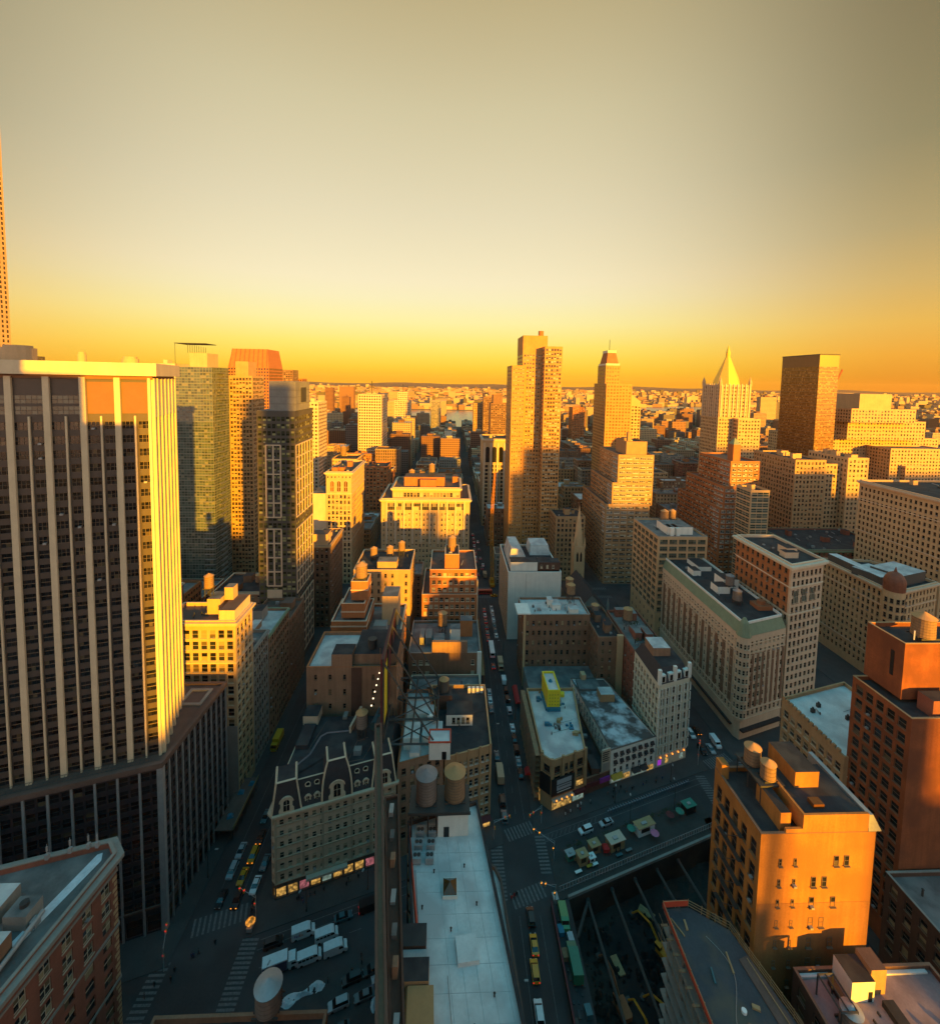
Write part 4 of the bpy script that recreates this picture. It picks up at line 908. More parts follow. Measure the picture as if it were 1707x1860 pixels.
# --- orange tower at the right edge
I1 = rect(117.4, 152, 105, 122)
r_ = building('orange_brick_tower', 'orange brick tower at the right edge with dark paired windows and a stepped top', [(I1, 0, 65, dict(bay=3.6, fh=4.0, ww=2.2, wh=2.5, base=6, only=[3], mu=.8)), (rect(121.5, 152, 112, 123), 65, 80.5, None)], 'rust_brick',
              frame='frame_brown', glass='glass_dark', roof='roof_dark', trim='tan_brick', items=0)
part_box(r_, 'bulkhead', 124.5, 133, 106.5, 110.5, 63.9, 68.5, 'red_brick', 'roof_dark'); part_box(r_, 'slot_window', 121.42, 121.49, 114.6, 115.6, 70, 77, 'black_board')
e = MB(); e.bar((126, 114, 80.5), (126, 114, 83), .2); e.build('chimney_pipe', ['white_paint'], r_)
water_tank(130.0, 115.5, 80.6, 2.6, 5.2, .4, 'large wooden water tank on top of the orange brick tower', 'tank_wood', 'tank_roof', 24)
# --- bluish roof building
J1 = [(133.0, 118), (146, 126), (145.5, 154.6), (116.3, 146.6), (116.3, 121.5)]
r_ = building('arcaded_loft_building', 'tan loft building with pale bluish roof and crenellated parapet beside the orange tower', [(J1, 0, 40.5, dict(bay=3.2, fh=4.1, ww=2.1, wh=2.6, base=6, head=2.4, only=[0, 3, 4]))], 'tan_brick', frame='frame_cream', glass='glass', roof='roof_white', trim='tan_brick', items=0)
e = MB()
for k in range(14):
    y = 123 + k * 1.72; e.box(116.1, 116.7, y, y + 1.0, 40.5, 41.5)
e.build('crenellation', ['tan_brick'], r_)
part_box(r_, 'stair_house', 132.8, 138.5, 125, 131.5, 39.4, 45.5, 'cream_stone', 'roof_white'); part_box(r_, 'stair_house', 139.5, 144.5, 128, 143, 39.4, 45.5, 'cream_stone', 'roof_grey')
for x, y in ((126, 143), (131, 137), (127.5, 131.5), (122, 140.5), (134, 133.5)): 
    e = MB(); e.box(x, x + 1.2, y, y + .8, 39.4, 40.7); e.cyl(x + .6, y + .4, 40.7, 41.2, .3, n=8); e.build('air_conditioner', ['steel'], r_)
water_tank(141.8, 134.5, 45.5, 2.1, 4.6, .6, 'dark wooden water tank on the stair house of the bluish-roofed loft building', 'tank_grey_wood', 'tank_roof')
part_box(r_, 'side_annexe', 123, 132.9, 117.5, 119.9, 0, 34, 'grey_stone', 'roof_grey')
# --- low roofs, bottom right
H1 = rect(70.8, 99.5, 46, 81.4)
r_ = building('low_pink_roofed_building', 'low building with pinkish flat roof and small lit penthouse at the bottom right', [(H1, 0, 30.9, dict(bay=4, fh=4, ww=1.8, wh=2.2, base=4, only=[3]))], 'dark_brick', roof='roof_pink', trim='brown_brick', items=0, par=.9)
part_box(r_, 'penthouse', 78.6, 83.2, 76.6, 81.0, 30, 34.2, 'white_paint', 'roof_dark'); part_box(r_, 'penthouse', 83.3, 86.4, 77.6, 81.2, 30, 35.2, 'tan_brick', 'roof_brown'); part_box(r_, 'penthouse_door', 82.0, 82.8, 76.54, 76.59, 30.05, 32.1, 'black_board')
part_box(r_, 'roof_strip', 71.4, 77.6, 80.3, 80.9, 30.02, 30.4, 'roof_white'); part_box(r_, 'roof_strip', 87, 98, 80.3, 80.9, 30.02, 30.4, 'roof_white'); part_box(r_, 'dark_gulley', 84.2, 86.4, 55, 76, 30.02, 31.2, 'roof_dark'); part_box(r_, 'inner_wall', 76.4, 77.4, 60, 79.5, 30, 31.4, 'sooty_brick')
for k in range(14):
    rr_ = random.Random(k); x, y = rr_.uniform(78, 97), rr_.uniform(60, 75); e = MB(); e.box(x, x + .25, y, y + rr_.uniform(.5, 1.6), 30, 30.4); e.build('roof_vent', ['steel'], ROOFS[r_.name])
e = MB(); c4 = [(72.9, 72.6), (76.0, 72.6), (76.0, 78), (72.9, 78)]
for x, y in c4: e.bar((x, y, 30), (x, y, 34.2), .2)
for i in range(4): e.bar((*c4[i], 34.2), (*c4[(i + 1) % 4], 34.2), .2)
e.bar((74.4, 72.6, 34.2), (74.4, 78, 34.2), .16); e.build('steel_frame', ['steel'], r_)
water_tank(75.6, 73.4, 30, 1.75, 3.0, .5, 'water tank with a pale conical lid at the bottom right, beside the pinkish flat roof', 'tank_grey_wood', 'galvanised')
r_ = building('low_dark_roof_building', 'low dark-roofed building between the sunlit brick building and the orange tower', [(rect(113.6, 150, 78, 104.5), 0, 24, dict(bay=4, fh=4, ww=1.8, wh=2.4, base=4, only=[3]))], 'dark_brick', roof='roof_grey', trim='grey_stone', items=3, seed=4)
# ------------------------------------------------------------------ the middle distance
def W(bay=3, fh=3.6, ww=1.4, wh=2.0, **k): return dict(bay=bay, fh=fh, ww=ww, wh=wh, **k)
B = building
# left of the central street
r_ = B('gold_loft_building', 'golden lit loft building with bracketed roof edge just behind the dark podium', [(rect(-96, -71.8, 152.5, 165.5), 0, 65.5, W(3.0, 4.0, 2.1, 2.9, base=3, head=2.6))], 'limestone', frame='frame_cream', glass='glass', trim='cream_stone', cornice=(1.1, .9), roof='roof_brown', items=0, bands=[50.5])
part_box(r_, 'corner_house', -77.5, -72.2, 152.9, 164.8, 64.4, 69, 'cream_stone', 'roof_brown'); part_box(r_, 'stair_house', -84, -79.5, 158, 164, 64.4, 70.5, 'limestone', 'roof_grey'); part_box(r_, 'stair_house', -79.2, -76.2, 160.5, 164, 69.01, 73.5, 'limestone', 'roof_grey')
part_box(r_, 'blank_lower_wall', -76.4, -71.7, 152.3, 152.48, 0, 28, 'concrete')
water_tank(-84.5, 160.5, 70.5, 1.6, 4.2, 3.2, 'sunlit water tank on tall legs on the golden loft building', 'tank_wood', 'tank_roof')
B('narrow_loft_building', 'narrow stone loft building next behind the golden loft on the left side street', [(rect(-94, -72, 166, 180), 0, 47, W(2.4, 3.9, 1.6, 2.4))], 'grey_stone', roof='roof_grey', cornice=(.8, .6), items=2, seed=3)
r_ = B('grey_roofed_loft_building', 'loft building with grey roof and green copper edge on the left side street', [(rect(-95, -72, 180.5, 203.5), 0, 44, W(2.6, 3.9, 1.8, 2.5))], 'old_brick', roof='roof_silver', trim='copper_green', cornice=(.7, .5), items=1, seed=8)
part_box(r_, 'stair_house', -84, -80, 194, 200, 43, 47.5, 'concrete', 'roof_dark')
B('brown_row_building', 'plain brown brick building in front of the panelled hotel tower', [(rect(-90, -72, 204, 225), 0, 38, W(3, 3.7, 1.3, 2))], 'brown_brick', roof='roof_brown', items=2, seed=5)
def panel_tower():
    x0, x1, y0, y1, zt = -94.5, -76, 226, 254, 131.8
    r = thing('panel_tower', 'dark glass tower with pale stone panels and grey rooftop box left of centre', 'tower', (-85, 240, 0)); FOOT.append((x0, x1, y0, y1))
    b = MB(); ww = []
    facade(b, ww, (x0, y0), (x1, y0), 20, zt - 2, 31, 8, 1.75, 2.3, depth=.2, mu=.3); facade(b, ww, (x1, y0), (x1, y1), 20, zt - 2, 31, 11, 1.9, 2.3, depth=.2, mu=.3)
    for a, c, z in (((x0, y0), (x1, y0), 0), ((x1, y0), (x1, y1), 0)): b.face((*a, 0), (*c, 0), (*c, 20), (*a, 20)); b.face((*a, zt - 2), (*c, zt - 2), (*c, zt), (*a, zt))
    b.face((x1, y1, 0), (x0, y1, 0), (x0, y1, zt), (x1, y1, zt)); b.face((x0, y1, 0), (x0, y0, 0), (x0, y0, zt), (x0, y1, zt)); b.build('wall', ['dark_stone'], r)
    put_windows(r, ww, 'frame_dark', 'glass_olive', 100, False, 1)
    e = MB()
    def panel(xa, xb, za, zb, nx, nz):
        for i in range(nx + 1): x = xa + (xb - xa) * i / nx; e.box(x - .35, x + .35, y0 - .35, y0 - .01, za, zb)
        for k in range(nz + 1): z = za + (zb - za) * k / nz; e.box(xa, xb, y0 - .33, y0 - .012, z - .3, z + .3)
    panel(-90.3, -83.2, 79, 115, 2, 5); panel(-90.3, -83.2, 44, 73, 2, 4)
    e.box(-90.4, -83.1, y0 - .33, y0 - .02, 20, 42); e.box(x0 + .1, x1 - .1, y0 - .4, y0 - .02, 0, 19)
    def side(ya, yb, za, zb, ny, nz):
        for i in range(ny + 1): y = ya + (yb - ya) * i / ny; e.box(x1 + .01, x1 + .35, y - .3, y + .3, za, zb)
        for k in range(nz + 1): z = za + (zb - za) * k / nz; e.box(x1 + .012, x1 + .33, ya, yb, z - .3, z + .3)
    side(y0 + .5, y1 - 1, 79, 115, 6, 6); side(y0 + .5, y1 - 1, 40, 73, 6, 6); side(y0 + .5, y1 - 1, 4, 35, 6, 6)
    e.build('stone_panel', ['cream_stone'], r)
    e = MB(); e.box(x0 + .3, x1 - .3, y0 + .3, y1 - .3, zt - .01, zt + .2); e.build('roof', ['roof_grey'], r)
    e = MB(); e.box(-89, -73.5 - 2.6, y0 + 1.5, y1 - 5, zt + .2, zt + 14.5); e.build('plant_box', ['concrete'], r)
    e = MB()
    for k in range(1, 4): e.box(-89.06, -76.04, y0 + 1.44, y1 - 4.94, zt + 3.4 * k, zt + 3.4 * k + .12)
    e.build('panel_joint', ['dark_stone'], r)
    e = MB(); e.box(-76.05, -75.9, y0 + 9, y0 + 17, zt + 4, zt + 11.5); e.build('grille', ['steel'], r)
panel_tower()
r_ = B('dark_corner_building', 'dark brown building with sunlit rooftop sheds beside the panelled tower', [(rect(-82, -70, 266, 297), 0, 50, W(3.2, 3.9, 1.5, 2.2))], 'brown_brick', roof='roof_brown', trim='limestone', cornice=(1, .6), items=3, seed=2, clutter_wall='limestone')
part_box(r_, 'penthouse', -82, -72, 268, 276, 48.9, 56, 'limestone', 'roof_brown')
def arched_loft():
    x0, x1, y0, y1, z = -88, -70, 325, 372, 82
    r = B('arched_loft_building', 'sunlit golden building with three tall arched windows near its top', [(rect(x0, x1, y0, y1), 0, z, W(3, 3.9, 1.6, 2.5, head=16))], 'limestone', roof='roof_brown', trim='cream_stone', cornice=(1.3, 1.2), items=3, seed=12, clutter_wall='orange_brick', bands=[66, 32])
    for k in range(3):
        xc = x0 + 4.2 + k * 4.8; n = 8; e = MB(); pts = [(xc - 1.5, 67.5), (xc + 1.5, 67.5)] + [(xc + 1.5 * cos(pi * i / n), 74 + 1.5 * sin(pi * i / n)) for i in range(n + 1)]
        e.face(*[(px, y0 - .05, pz) for px, pz in pts]); e.build('arched_window', ['glass_amber'], r)
        e = MB()
        for i in range(len(pts)): a, c = pts[i], pts[(i + 1) % len(pts)]; e.bar((a[0], y0 - .15, a[1]), (c[0], y0 - .15, c[1]), .22)
        e.bar((xc, y0 - .15, 67.5), (xc, y0 - .15, 75), .12); e.bar((xc - 1.5, y0 - .15, 71), (xc + 1.5, y0 - .15, 71), .12); e.build('arch_surround', ['cream_stone'], r)
    w_ = []
    e = MB(); facade(e, w_, (x0, y0 - .06), (x1, y0 - .06), 76.2, 80.6, 1, 7, 1.1, 1.5, depth=.05); e.build('attic_wall', ['limestone'], r); put_windows(r, w_, 'frame_cream', 'glass', 100, name='attic_window')
    w_ = []; e = MB(); facade(e, w_, (x1 + .05, y0), (x1 + .05, y1), 66.5, 81, 4, 15, 1.5, 2.3, depth=.1); e.build('upper_side_wall', ['limestone'], r); put_windows(r, w_, 'frame_cream', 'glass', 60, name='side_window')
    part_box(r, 'side_wing', -99, -88.02, 326, 350, 0, 66, 'cream_stone', 'roof_grey')
arched_loft()
def glass_tower():
    x0, x1, y0, y1, z = -176, -153, 300, 322, 154
    r = thing('green_glass_tower', 'tall greenish glass apartment tower with balconies beside the white-piered slab', 'tower', (-165, 311, 0)); FOOT.append((x0, x1, y0, y1))
    b = MB(); ww = []; facade(b, ww, (x0, y0), (x1, y0), 0, z, 44, 12, 1.75, 2.9, depth=.1, mu=.1); facade(b, ww, (x1, y0), (x1, y1), 0, z, 44, 11, 1.8, 2.9, depth=.1, mu=.1)
    b.face((x1, y1, 0), (x0, y1, 0), (x0, y1, z), (x1, y1, z)); b.face((x0, y1, 0), (x0, y0, 0), (x0, y0, z), (x0, y1, z)); b.face((x0, y0, z), (x1, y0, z), (x1, y1, z), (x0, y1, z)); b.build('wall', ['green_frame'], r)
    put_windows(r, ww, 'green_frame', 'glass_green', 60, False, 1)
    e = MB()
    for k in range(43):
        zz = 3.5 * (k + 1); e.box(x1 - 6.5, x1 - .6, y0 - 1.3, y0 - .01, zz - .2, zz); e.box(x1 + .01, x1 + 1.3, y0 + 6, y0 + 14, zz - .2, zz)
    e.build('balcony', ['concrete'], r)
    e = MB(); e.box(x0 + 7, x1 - 5, y0 + 4, y1 - 4, z, z + 9); e.build('plant_room', ['limestone'], r)
    e = MB()
    for k in range(9): x = x0 + 6 + k * 1.4; e.bar((x, y0 + 4, z + 9), (x, y0 + 4, z + 14.6 - k * .25), .15)
    e.box(x0 - 2, x1 - 5.5, y0 + 3, y1 - 5, z + 14.9, z + 15.3); e.bar((x0 - 1.8, y0 + 3.5, z), (x0 - 1.8, y0 + 3.5, z + 15), .14); e.build('crown_screen', ['steel'], r)
glass_tower()
B('gold_slab', 'sunlit yellow slab partly hidden behind the green glass tower', [(rect(-199, -180, 312, 330), 0, 134, W(3.2, 3.3, 1.6, 1.7)), (rect(-199, -184, 314, 330), 134, 156, W(3.2, 3.3, 1.6, 1.7))], 'cream_stone', glass='glass_pale', lite=True, ind=0, items=1)
B('amber_apartment_tower', 'amber apartment tower with fine balconies right of the green glass tower', [(rect(-157, -140.5, 330, 350), 0, 149, W(2.4, 3.1, 1.6, 1.9)), (rect(-154, -145, 334, 348), 149, 159, None)], 'buff_brick', glass='glass', lite=True, ind=0, items=0)
def sloped_tower():
    r = thing('tapered_tower', 'orange-lit office tower whose slatted top tapers inward', 'tower', (-242, 585, 0)); FOOT.append((-268, -218, 560, 610))
    b = MB(); ww = []; x0, x1, y0, y1 = -267, -219, 560, 605
    facade(b, ww, (x0, y0), (x1, y0), 0, 160, 42, 15, 1.9, 2.3, lite=True); facade(b, ww, (x1, y0), (x1, y1), 0, 160, 42, 14, 1.9, 2.3, lite=True)
    b.face((x1, y1, 0), (x0, y1, 0), (x0, y1, 160), (x1, y1, 160)); b.face((x0, y1, 0), (x0, y0, 0), (x0, y0, 160), (x0, y1, 160)); b.frustum(rect(x0, x1, y0, y1), 160, rect(x0 + 4, x1 - 3, y0 + 4, y1 - 4), 182); b.build('wall', ['orange_brick'], r)
    put_windows(r, ww, 'frame_brown', 'glass_dark', 0, False)
    e = MB()
    for k in range(9): x = x0 + 2 + k * (x1 - x0 - 4) / 8; e.bar((x, y0 - .2, 160), (x0 + 4 + (x1 - x0 - 7) * k / 8, y0 + 3.9, 182), .5)
    e.build('crown_rib', ['red_brick'], r)
sloped_tower()
r_ = B('grid_tower', 'square tower with a regular grid of dark windows, sunlit in front', [(rect(-125, -94, 620, 680), 0, 128, W(3.4, 3.7, 1.9, 2.0))], 'cream_stone', glass='glass_dark', lite=True, ind=0, items=0, trim='grey_stone')
e = MB(); e.bar((-110, 640, 128), (-110, 640, 146), .5); e.build('mast', ['steel'], r_)
r_ = B('slender_white_tower', 'slender pale sunlit tower with a mast right of the grid tower', [(rect(-111, -80, 900, 930), 0, 108, W(3.6, 3.6, 2, 2)), (rect(-105, -86, 905, 925), 108, 124, W(3.6, 3.6, 2, 2))], 'cream_stone', lite=True, ind=0, items=0)
e = MB(); e.bar((-96, 915, 124), (-96, 915, 140), .5); e.build('mast', ['steel'], r_)
for nm, lb, x0, x1, y0, y1, z, m in (
    ('yellow_slab', 'bright yellow sunlit slab directly behind the panelled hotel tower', -147, -129, 450, 480, 125, 'cream_stone'),
    ('dark_block_tower', 'dark square tower on the skyline left of the panelled tower top', -268, -240, 705, 730, 160, 'brown_brick'),
    ('brown_slab_tower', 'brown slab on the skyline just right of the panelled tower top', -250, -236, 735, 760, 147, 'orange_brick'),
    ('skyline_block', 'small dark block on the skyline next to the sunlit tower at the left edge', -620, -588, 660, 690, 172, 'dark_stone'),
    ('twin_river_tower', 'grey and gold tower standing at the water left of the central street', -54, -28, 1240, 1270, 92, 'grey_stone'),
    ('dark_river_tower', 'dark tower right of the central street near the water', 62, 84, 880, 905, 118, 'brown_brick'),
    ('brown_river_tower', 'brown stepped tower just left of the tall amber slab tower', 66, 98, 760, 790, 112, 'brown_brick'),
    ('gold_river_block', 'golden block between two brown towers right of the central street', 44, 62, 900, 930, 105, 'buff_brick'),
    ('orange_tower', 'sunlit orange tower between the amber slab tower and the crowned tower', 242, 266, 900, 930, 100, 'orange_brick'),
    ('gold_square_block', 'golden square block left of the grid tower', -182, -150, 520, 548, 78, 'limestone'),
    ('capped_brick_block', 'orange brick block with a hipped cap below the grid tower', -84, -62, 452, 480, 62, 'orange_brick'),
    ('gold_loft_block', 'yellow block with a water tank below the grid tower', -122, -96, 470, 500, 66, 'limestone'),
    ('white_stepped_building', 'small white stepped building close left of the central street in the distance', -19, 12, 760, 790, 48, 'white_stone')):
    far = y0 > 500
    tiers = [(rect(x0, x1, y0, y1), 0, z, W(3.4, 3.6, 1.9, 2.0))]
    if nm == 'white_stepped_building': tiers = [(rect(x0, x1, y0, y1), 0, 30, W(3.8, 4, 2.4, 2.4)), (rect(x0 + 6, x1 - 4, y0 + 2, y1 - 2), 30, 56, W(3.8, 4, 2.4, 2.4)), (rect(x0 + 9, x1 - 10, y0 + 4, y1 - 4), 56, 64, None)]
    if nm == 'brown_river_tower': tiers.append((rect(x0 + 4, x1 - 12, y0 + 3, y1 - 3), z, z + 14, None))
    B(nm, lb, tiers, m, lite=True, ind=0, items=1 if not far else 0, seed=hash(nm) % 7 if False else len(nm))
water_tank(-112, 480, 66, 3.2, 8, 3, 'big pale water tank on the yellow block below the grid tower', 'tank_wood', 'tank_roof')
r_ = B('art_deco_skyscraper', 'sliver of a very tall sunlit skyscraper at the left edge', [(rect(-388, -344.5, 330, 375), 0, 335, W(3.6, 3.7, 1.5, 2.2))], 'limestone', glass='glass_dark', lite=True, ind=0, items=0)
# between the side street and the central street
r_ = B('brick_hotel_block', 'brick building with a pinkish roof directly behind the mansard building', [(rect(-48.6, -17.5, 153.6, 176), 0, 48.2, W(4.4, 5.2, 1.0, 1.9, cols={0: 6}))], 'old_brick', roof='roof_silver', trim='orange_brick', items=0)
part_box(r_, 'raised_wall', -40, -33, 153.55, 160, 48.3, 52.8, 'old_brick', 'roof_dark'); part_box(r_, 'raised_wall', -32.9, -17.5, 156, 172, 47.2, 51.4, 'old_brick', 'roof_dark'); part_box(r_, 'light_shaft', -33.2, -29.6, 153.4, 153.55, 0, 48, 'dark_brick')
e = MB(); e.cyl(-27, 160, 51.4, 54.8, 1.6, n=12); e.build('roof_drum', ['steel'], r_)
r_ = B('banded_brick_building', 'stepped orange brick building with pale bands and a tank tower on top', [(rect(-48.6, -20, 186, 213), 0, 41, W(4, 4.2, 1.5, 2.2, only=[1])), (rect(-48.6, -34, 186.05, 206), 41, 47, None), (rect(-45, -35.3, 189, 204), 47, 53.2, None), (rect(-41.6, -34.5, 192, 200), 53.2, 61.5, None)], 'orange_brick', roof='roof_grey', trim='cream_stone', items=0, bands=[34.5, 40.2, 44.6, 49.4, 57.5])
part_box(r_, 'sunlit_stair_house', -29, -22, 196, 206, 40, 53, 'limestone', 'roof_grey'); part_box(r_, 'cooling_unit', -31.5, -26, 188, 193, 40, 44, 'galvanised', 'concrete')
water_tank(-38, 196, 61.5, 2.5, 5.2, .6, 'dim orange water tank on the small tower of the banded brick building', 'tank_wood', 'tank_roof')
r_ = B('buff_side_street_building', 'buff brick building with three rooftop water tanks and a lit upper corner', [(rect(-48.6, -19.5, 230, 259), 0, 50.5, W(3.6, 4, 1.2, 2.1, skip=lambda r, c: c in (0, 6)))], 'buff_brick', roof='roof_dark', trim='cream_stone', items=2, seed=21)
for x, y, lb in ((-41, 246, 'orange water tank, left of three on the buff brick building'), (-32.5, 248, 'middle of three water tanks on the buff brick building'), (-26.5, 252, 'tallest and rightmost of three water tanks on the buff brick building')): water_tank(x, y, 49.4, 1.9, 4.5, 3.4 if x > -30 else 2.2, lb)
part_box(r_, 'stair_house', -37, -27, 233, 240, 49.4, 53.6, 'buff_brick', 'roof_grey')
r_ = B('glowing_brick_building', 'stepped orange brick building glowing in the sun beside the central street', [(rect(-13.5, 14.8, 229, 262), 0, 38, W(2.9, 3.9, 1.9, 2.1)), (rect(-9.6, 14.6, 230.5, 258), 38, 50.5, W(2.9, 3.9, 1.9, 2.1)), (rect(-2, 5.5, 232, 246), 50.5, 58, None)], 'orange_brick', frame='frame_cream', glass='glass_pale', roof='roof_brown', trim='cream_stone', items=1, seed=3, bands=[46.5])
for k in range(5):
    e = MB(); e.box(14.81, 15.6, 232 + k * 5, 234.4 + k * 5, 12, 44 - k); e.build('bay_window', ['cream_stone'], r_)
water_tank(1.6, 240, 58, 2.2, 5, 1.5, 'sunlit water tank on top of the glowing stepped brick building')
r_ = B('blank_brick_building', 'brown brick building with a blank middle bay and teal-shaded windows beside the central street', [(rect(-17.5, 15.2, 199, 227), 0, 25.0, None)], 'brown_brick', roof='roof_grey', trim='grey_stone', items=0)
part_box(r_, 'lit_parapet', -6.9, 9.0, 198.9, 200.6, 25.01, 30.2, 'old_brick'); part_box(r_, 'white_corner_pier', 13.6, 15.5, 198.8, 199.6, 0, 25.4, 'white_paint')
w_ = [(-14.8 + k * 2.9, 198.96, z, 0, 1.7, 2.0) for k in range(3) for z in (19.6, 14.4, 9.2, 4)] + [(11.6, 198.96, z, 0, 1.5, 2.2) for z in (19.6, 14.4, 9.2, 4)]
put_windows(r_, w_, 'frame_cream', 'glass_pale', 100)
part_box(r_, 'stair_house', -6.5, -1.4, 206, 211, 24, 27.6, 'white_paint', 'roof_grey'); part_box(r_, 'cooling_unit', -13, -11, 207, 215, 24, 27.6, 'concrete'); part_box(r_, 'cooling_unit', -10.4, -7.4, 207, 215, 24, 27.6, 'concrete'); part_box(r_, 'sunlit_shed', 1.2, 6, 208, 213, 24, 31, 'white_paint', 'roof_grey'); part_box(r_, 'sunlit_shed', 6.1, 12, 214, 219, 24, 32, 'orange_brick', 'roof_grey')
water_tank(-2.6, 218, 24, 2.3, 6, 4, 'bright orange water tank on the brown brick building with a blank bay')
r_ = B('broad_loft_block', 'broad golden block with tall top-floor windows and setback attic, closing the view left of street', [(rect(-49, 14.6, 325, 372), 0, 63, W(2.45, 3.8, 1.25, 2.0, head=9.5, cols={0: 24})), (rect(-41.5, 7.6, 329, 366), 61.9, 70.2, W(2.5, 5, 2.0, 3.4, head=2))], 'limestone', frame='frame_cream', glass='glass_pale', roof='roof_brown', trim='cream_stone', cornice=(1.4, 1.3), items=0)
w_ = []; e = MB(); facade(e, w_, (-49, 324.94), (14.6, 324.94), 53.6, 61.2, 1, 9, 5.2, 5.2, depth=.05, mu=4); e.build('top_floor_wall', ['limestone'], r_); put_windows(r_, w_, 'frame_cream', 'glass_pale', 100, False, 4, 'tall_window')
e = MB()
for k in range(10): x = -45 + k * 55.6 / 9; e.box(x - .6, x + .6, 324.3, 324.93, 30, 62)
e.build('pilaster', ['cream_stone'], r_)
for a in ((-34, -4, 338, 352, 69, 76), (-22, -10, 334, 338, 69, 75), (2, 6, 350, 360, 69, 74)): part_box(r_, 'bulkhead', *a, 'orange_brick', 'roof_brown')
for k, (x, y, lb) in enumerate(((-30, 356, 'leftmost of three golden water tanks on the broad golden block'), (-22, 357, 'middle of three golden water tanks on the broad golden block'), (-14, 344, 'front water tank of three on the broad golden block'))): water_tank(x, y, 69 if k < 2 else 76, 2.4, 5.5, 3, lb)
# right of the central street
R1 = [(33.5, 149.6), (36.6, 146.6), (49.5, 151.4), (54, 184), (33.8, 184)]
def shed_building():
    r = B('corner_store_building', 'low corner building with grey roof, yellow rooftop box and a black corner billboard', [(R1, 0, 18.4, W(3.6, 4.2, 2.4, 2.6, base=5.4, head=1.8))], 'tan_brick', frame='frame_dark', glass='glass_dark', roof='roof_silver', trim='tan_brick', items=0, par=1.0)
    e = MB()
    for f in (0, .32, .68, 1): c = Vector(R1[1]).lerp(Vector(R1[2]), f); e.box(c.x - .5, c.x + .5, c.y - .6, c.y + .2, 5.4, 19.4)
    e.box(33.2, 34.2, 149.4, 150.4, 5.4, 19.4); e.build('pier', ['tan_brick'], r)
    e = MB(); e.box(40.2, 45.2, 172, 184, 17.4, 25.2, 0); e.build('yellow_box', ['yellow_board'], r)
    e = MB(); e.box(40.6, 44.8, 172.4, 183.6, 25.21, 25.25); e.build('box_roof', ['roof_white'], r)
    e = MB(); e.ring(rect(40.15, 45.25, 171.95, 184.05), rect(40.6, 44.8, 172.4, 183.6), 25.22, 26.0); e.build('box_parapet', ['yellow_board'], r)
    e = MB()
    for i in range(4):
        for k in range(4): x = 40.9 + i * 1.1; z = 19.8 + k * 1.35; e.box(x, x + .22, 171.93, 171.99, z, z + .4)
    e.build('board_mark', ['black_board'], r)
    e = MB(); e.box(40.0, 45.4, 171.4, 171.97, 17.42, 19.0); e.box(39.5, 40.15, 172, 182, 17.42, 18.6); e.build('teal_skirt', ['teal_tarp'], r)
    e = MB(); e.cyl(42.6, 178.5, 25.26, 26.3, .9, .2, n=10); e.build('tarp_bundle', ['teal_tarp'], r)
    rr_ = random.Random(5)
    for x, y, m in ((37.5, 178, 'teal_tarp'), (39, 165, 'teal_tarp'), (46.6, 176, 'teal_tarp'), (47, 163.5, 'teal_tarp'), (42, 163, 'concrete'), (44, 166, 'plywood'), (40, 181.5, 'plywood'), (47.5, 181, 'yellow_board'), (48.6, 160, 'plywood')):
        e = MB()
        for k in range(4): a, c = x + rr_.uniform(-1, 1), y + rr_.uniform(-1.2, 1.2); s = rr_.uniform(.35, .9); e.box(a - s, a + s, c - s * .6, c + s * .6, 17.42, 17.5 + rr_.uniform(.25, 1.2))
        e.build('roof_material', [m], r)
    d = (Vector(R1[2]) - Vector(R1[1])).normalized(); nv = Vector((d.y, -d.x)); A = Vector(R1[1])
    def slab(t0, t1, z0, z1, dd, m, nm, th=.35):
        q = MB(); q.prism([tuple(A + d * t0 + nv * (dd + th)), tuple(A + d * t1 + nv * (dd + th)), tuple(A + d * t1 + nv * dd), tuple(A + d * t0 + nv * dd)], z0, z1, bottom=True); return q.build(nm, [m], r)
    slab(-.6, 8.6, 6.3, 12.4, .7, 'black_board', 'billboard')
    q = MB(); c0 = Vector(R1[0]); q.prism([(33.0, 149.3), (36.3, 146.1), (36.6, 146.6), (33.5, 149.6)], 6.3, 12.4, bottom=True); q.build('billboard', ['black_board'], r)
    slab(1.4, 7.4, 8.0, 11.8, 1.06, 'paint_silver', 'billboard_panel', .02); slab(1.4, 7.4, 9.8, 10.1, 1.085, 'black_board', 'billboard_stripe', .02); slab(2.0, 7.0, 9.0, 9.25, 1.085, 'black_board', 'billboard_stripe', .02)
    slab(1.6, 7.2, 7.2, 7.5, 1.06, 'sign_white', 'billboard_line', .02)
    slab(.4, 8.2, .4, 4.2, .02, 'shop_warm', 'shop_window', .04); slab(8.8, 13.4, .6, 3.4, .02, 'shop_cool', 'shop_window', .04); slab(9.4, 13, 5.8, 7.8, .02, 'shop_warm', 'upper_shop_window', .04)
    slab(0, 8.6, 4.3, 4.7, .02, 'sign_tan', 'canopy', 1.5); slab(8.9, 13.6, 3.6, 4.6, .02, 'awning_maroon', 'awning', 1.2)
    q = MB(); q.box(33.2, 33.45, 150.5, 158, .4, 4); q.build('shop_window', ['shop_warm'], r)
    for k in range(4):
        q = MB(); p = A + d * (1.2 + k * 2.1) + nv * 1.6; q.box(p.x - .2, p.x + .2, p.y - .2, p.y + .2, 4.75, 5.1); q.build('canopy_lamp', ['lamp_orange'], r)
    # scaffold along the side street
    s_ = thing('scaffold', 'brown netted scaffold along the street side of the low corner building', 'scaffold', (32.6, 168, 0))
    q = MB()
    for k in range(12): y = 150.5 + k * 3; q.bar((31.4, y, 0), (31.4, y, 17.5), .07); q.bar((33.1, y, 0), (33.1, y, 17.5), .07)
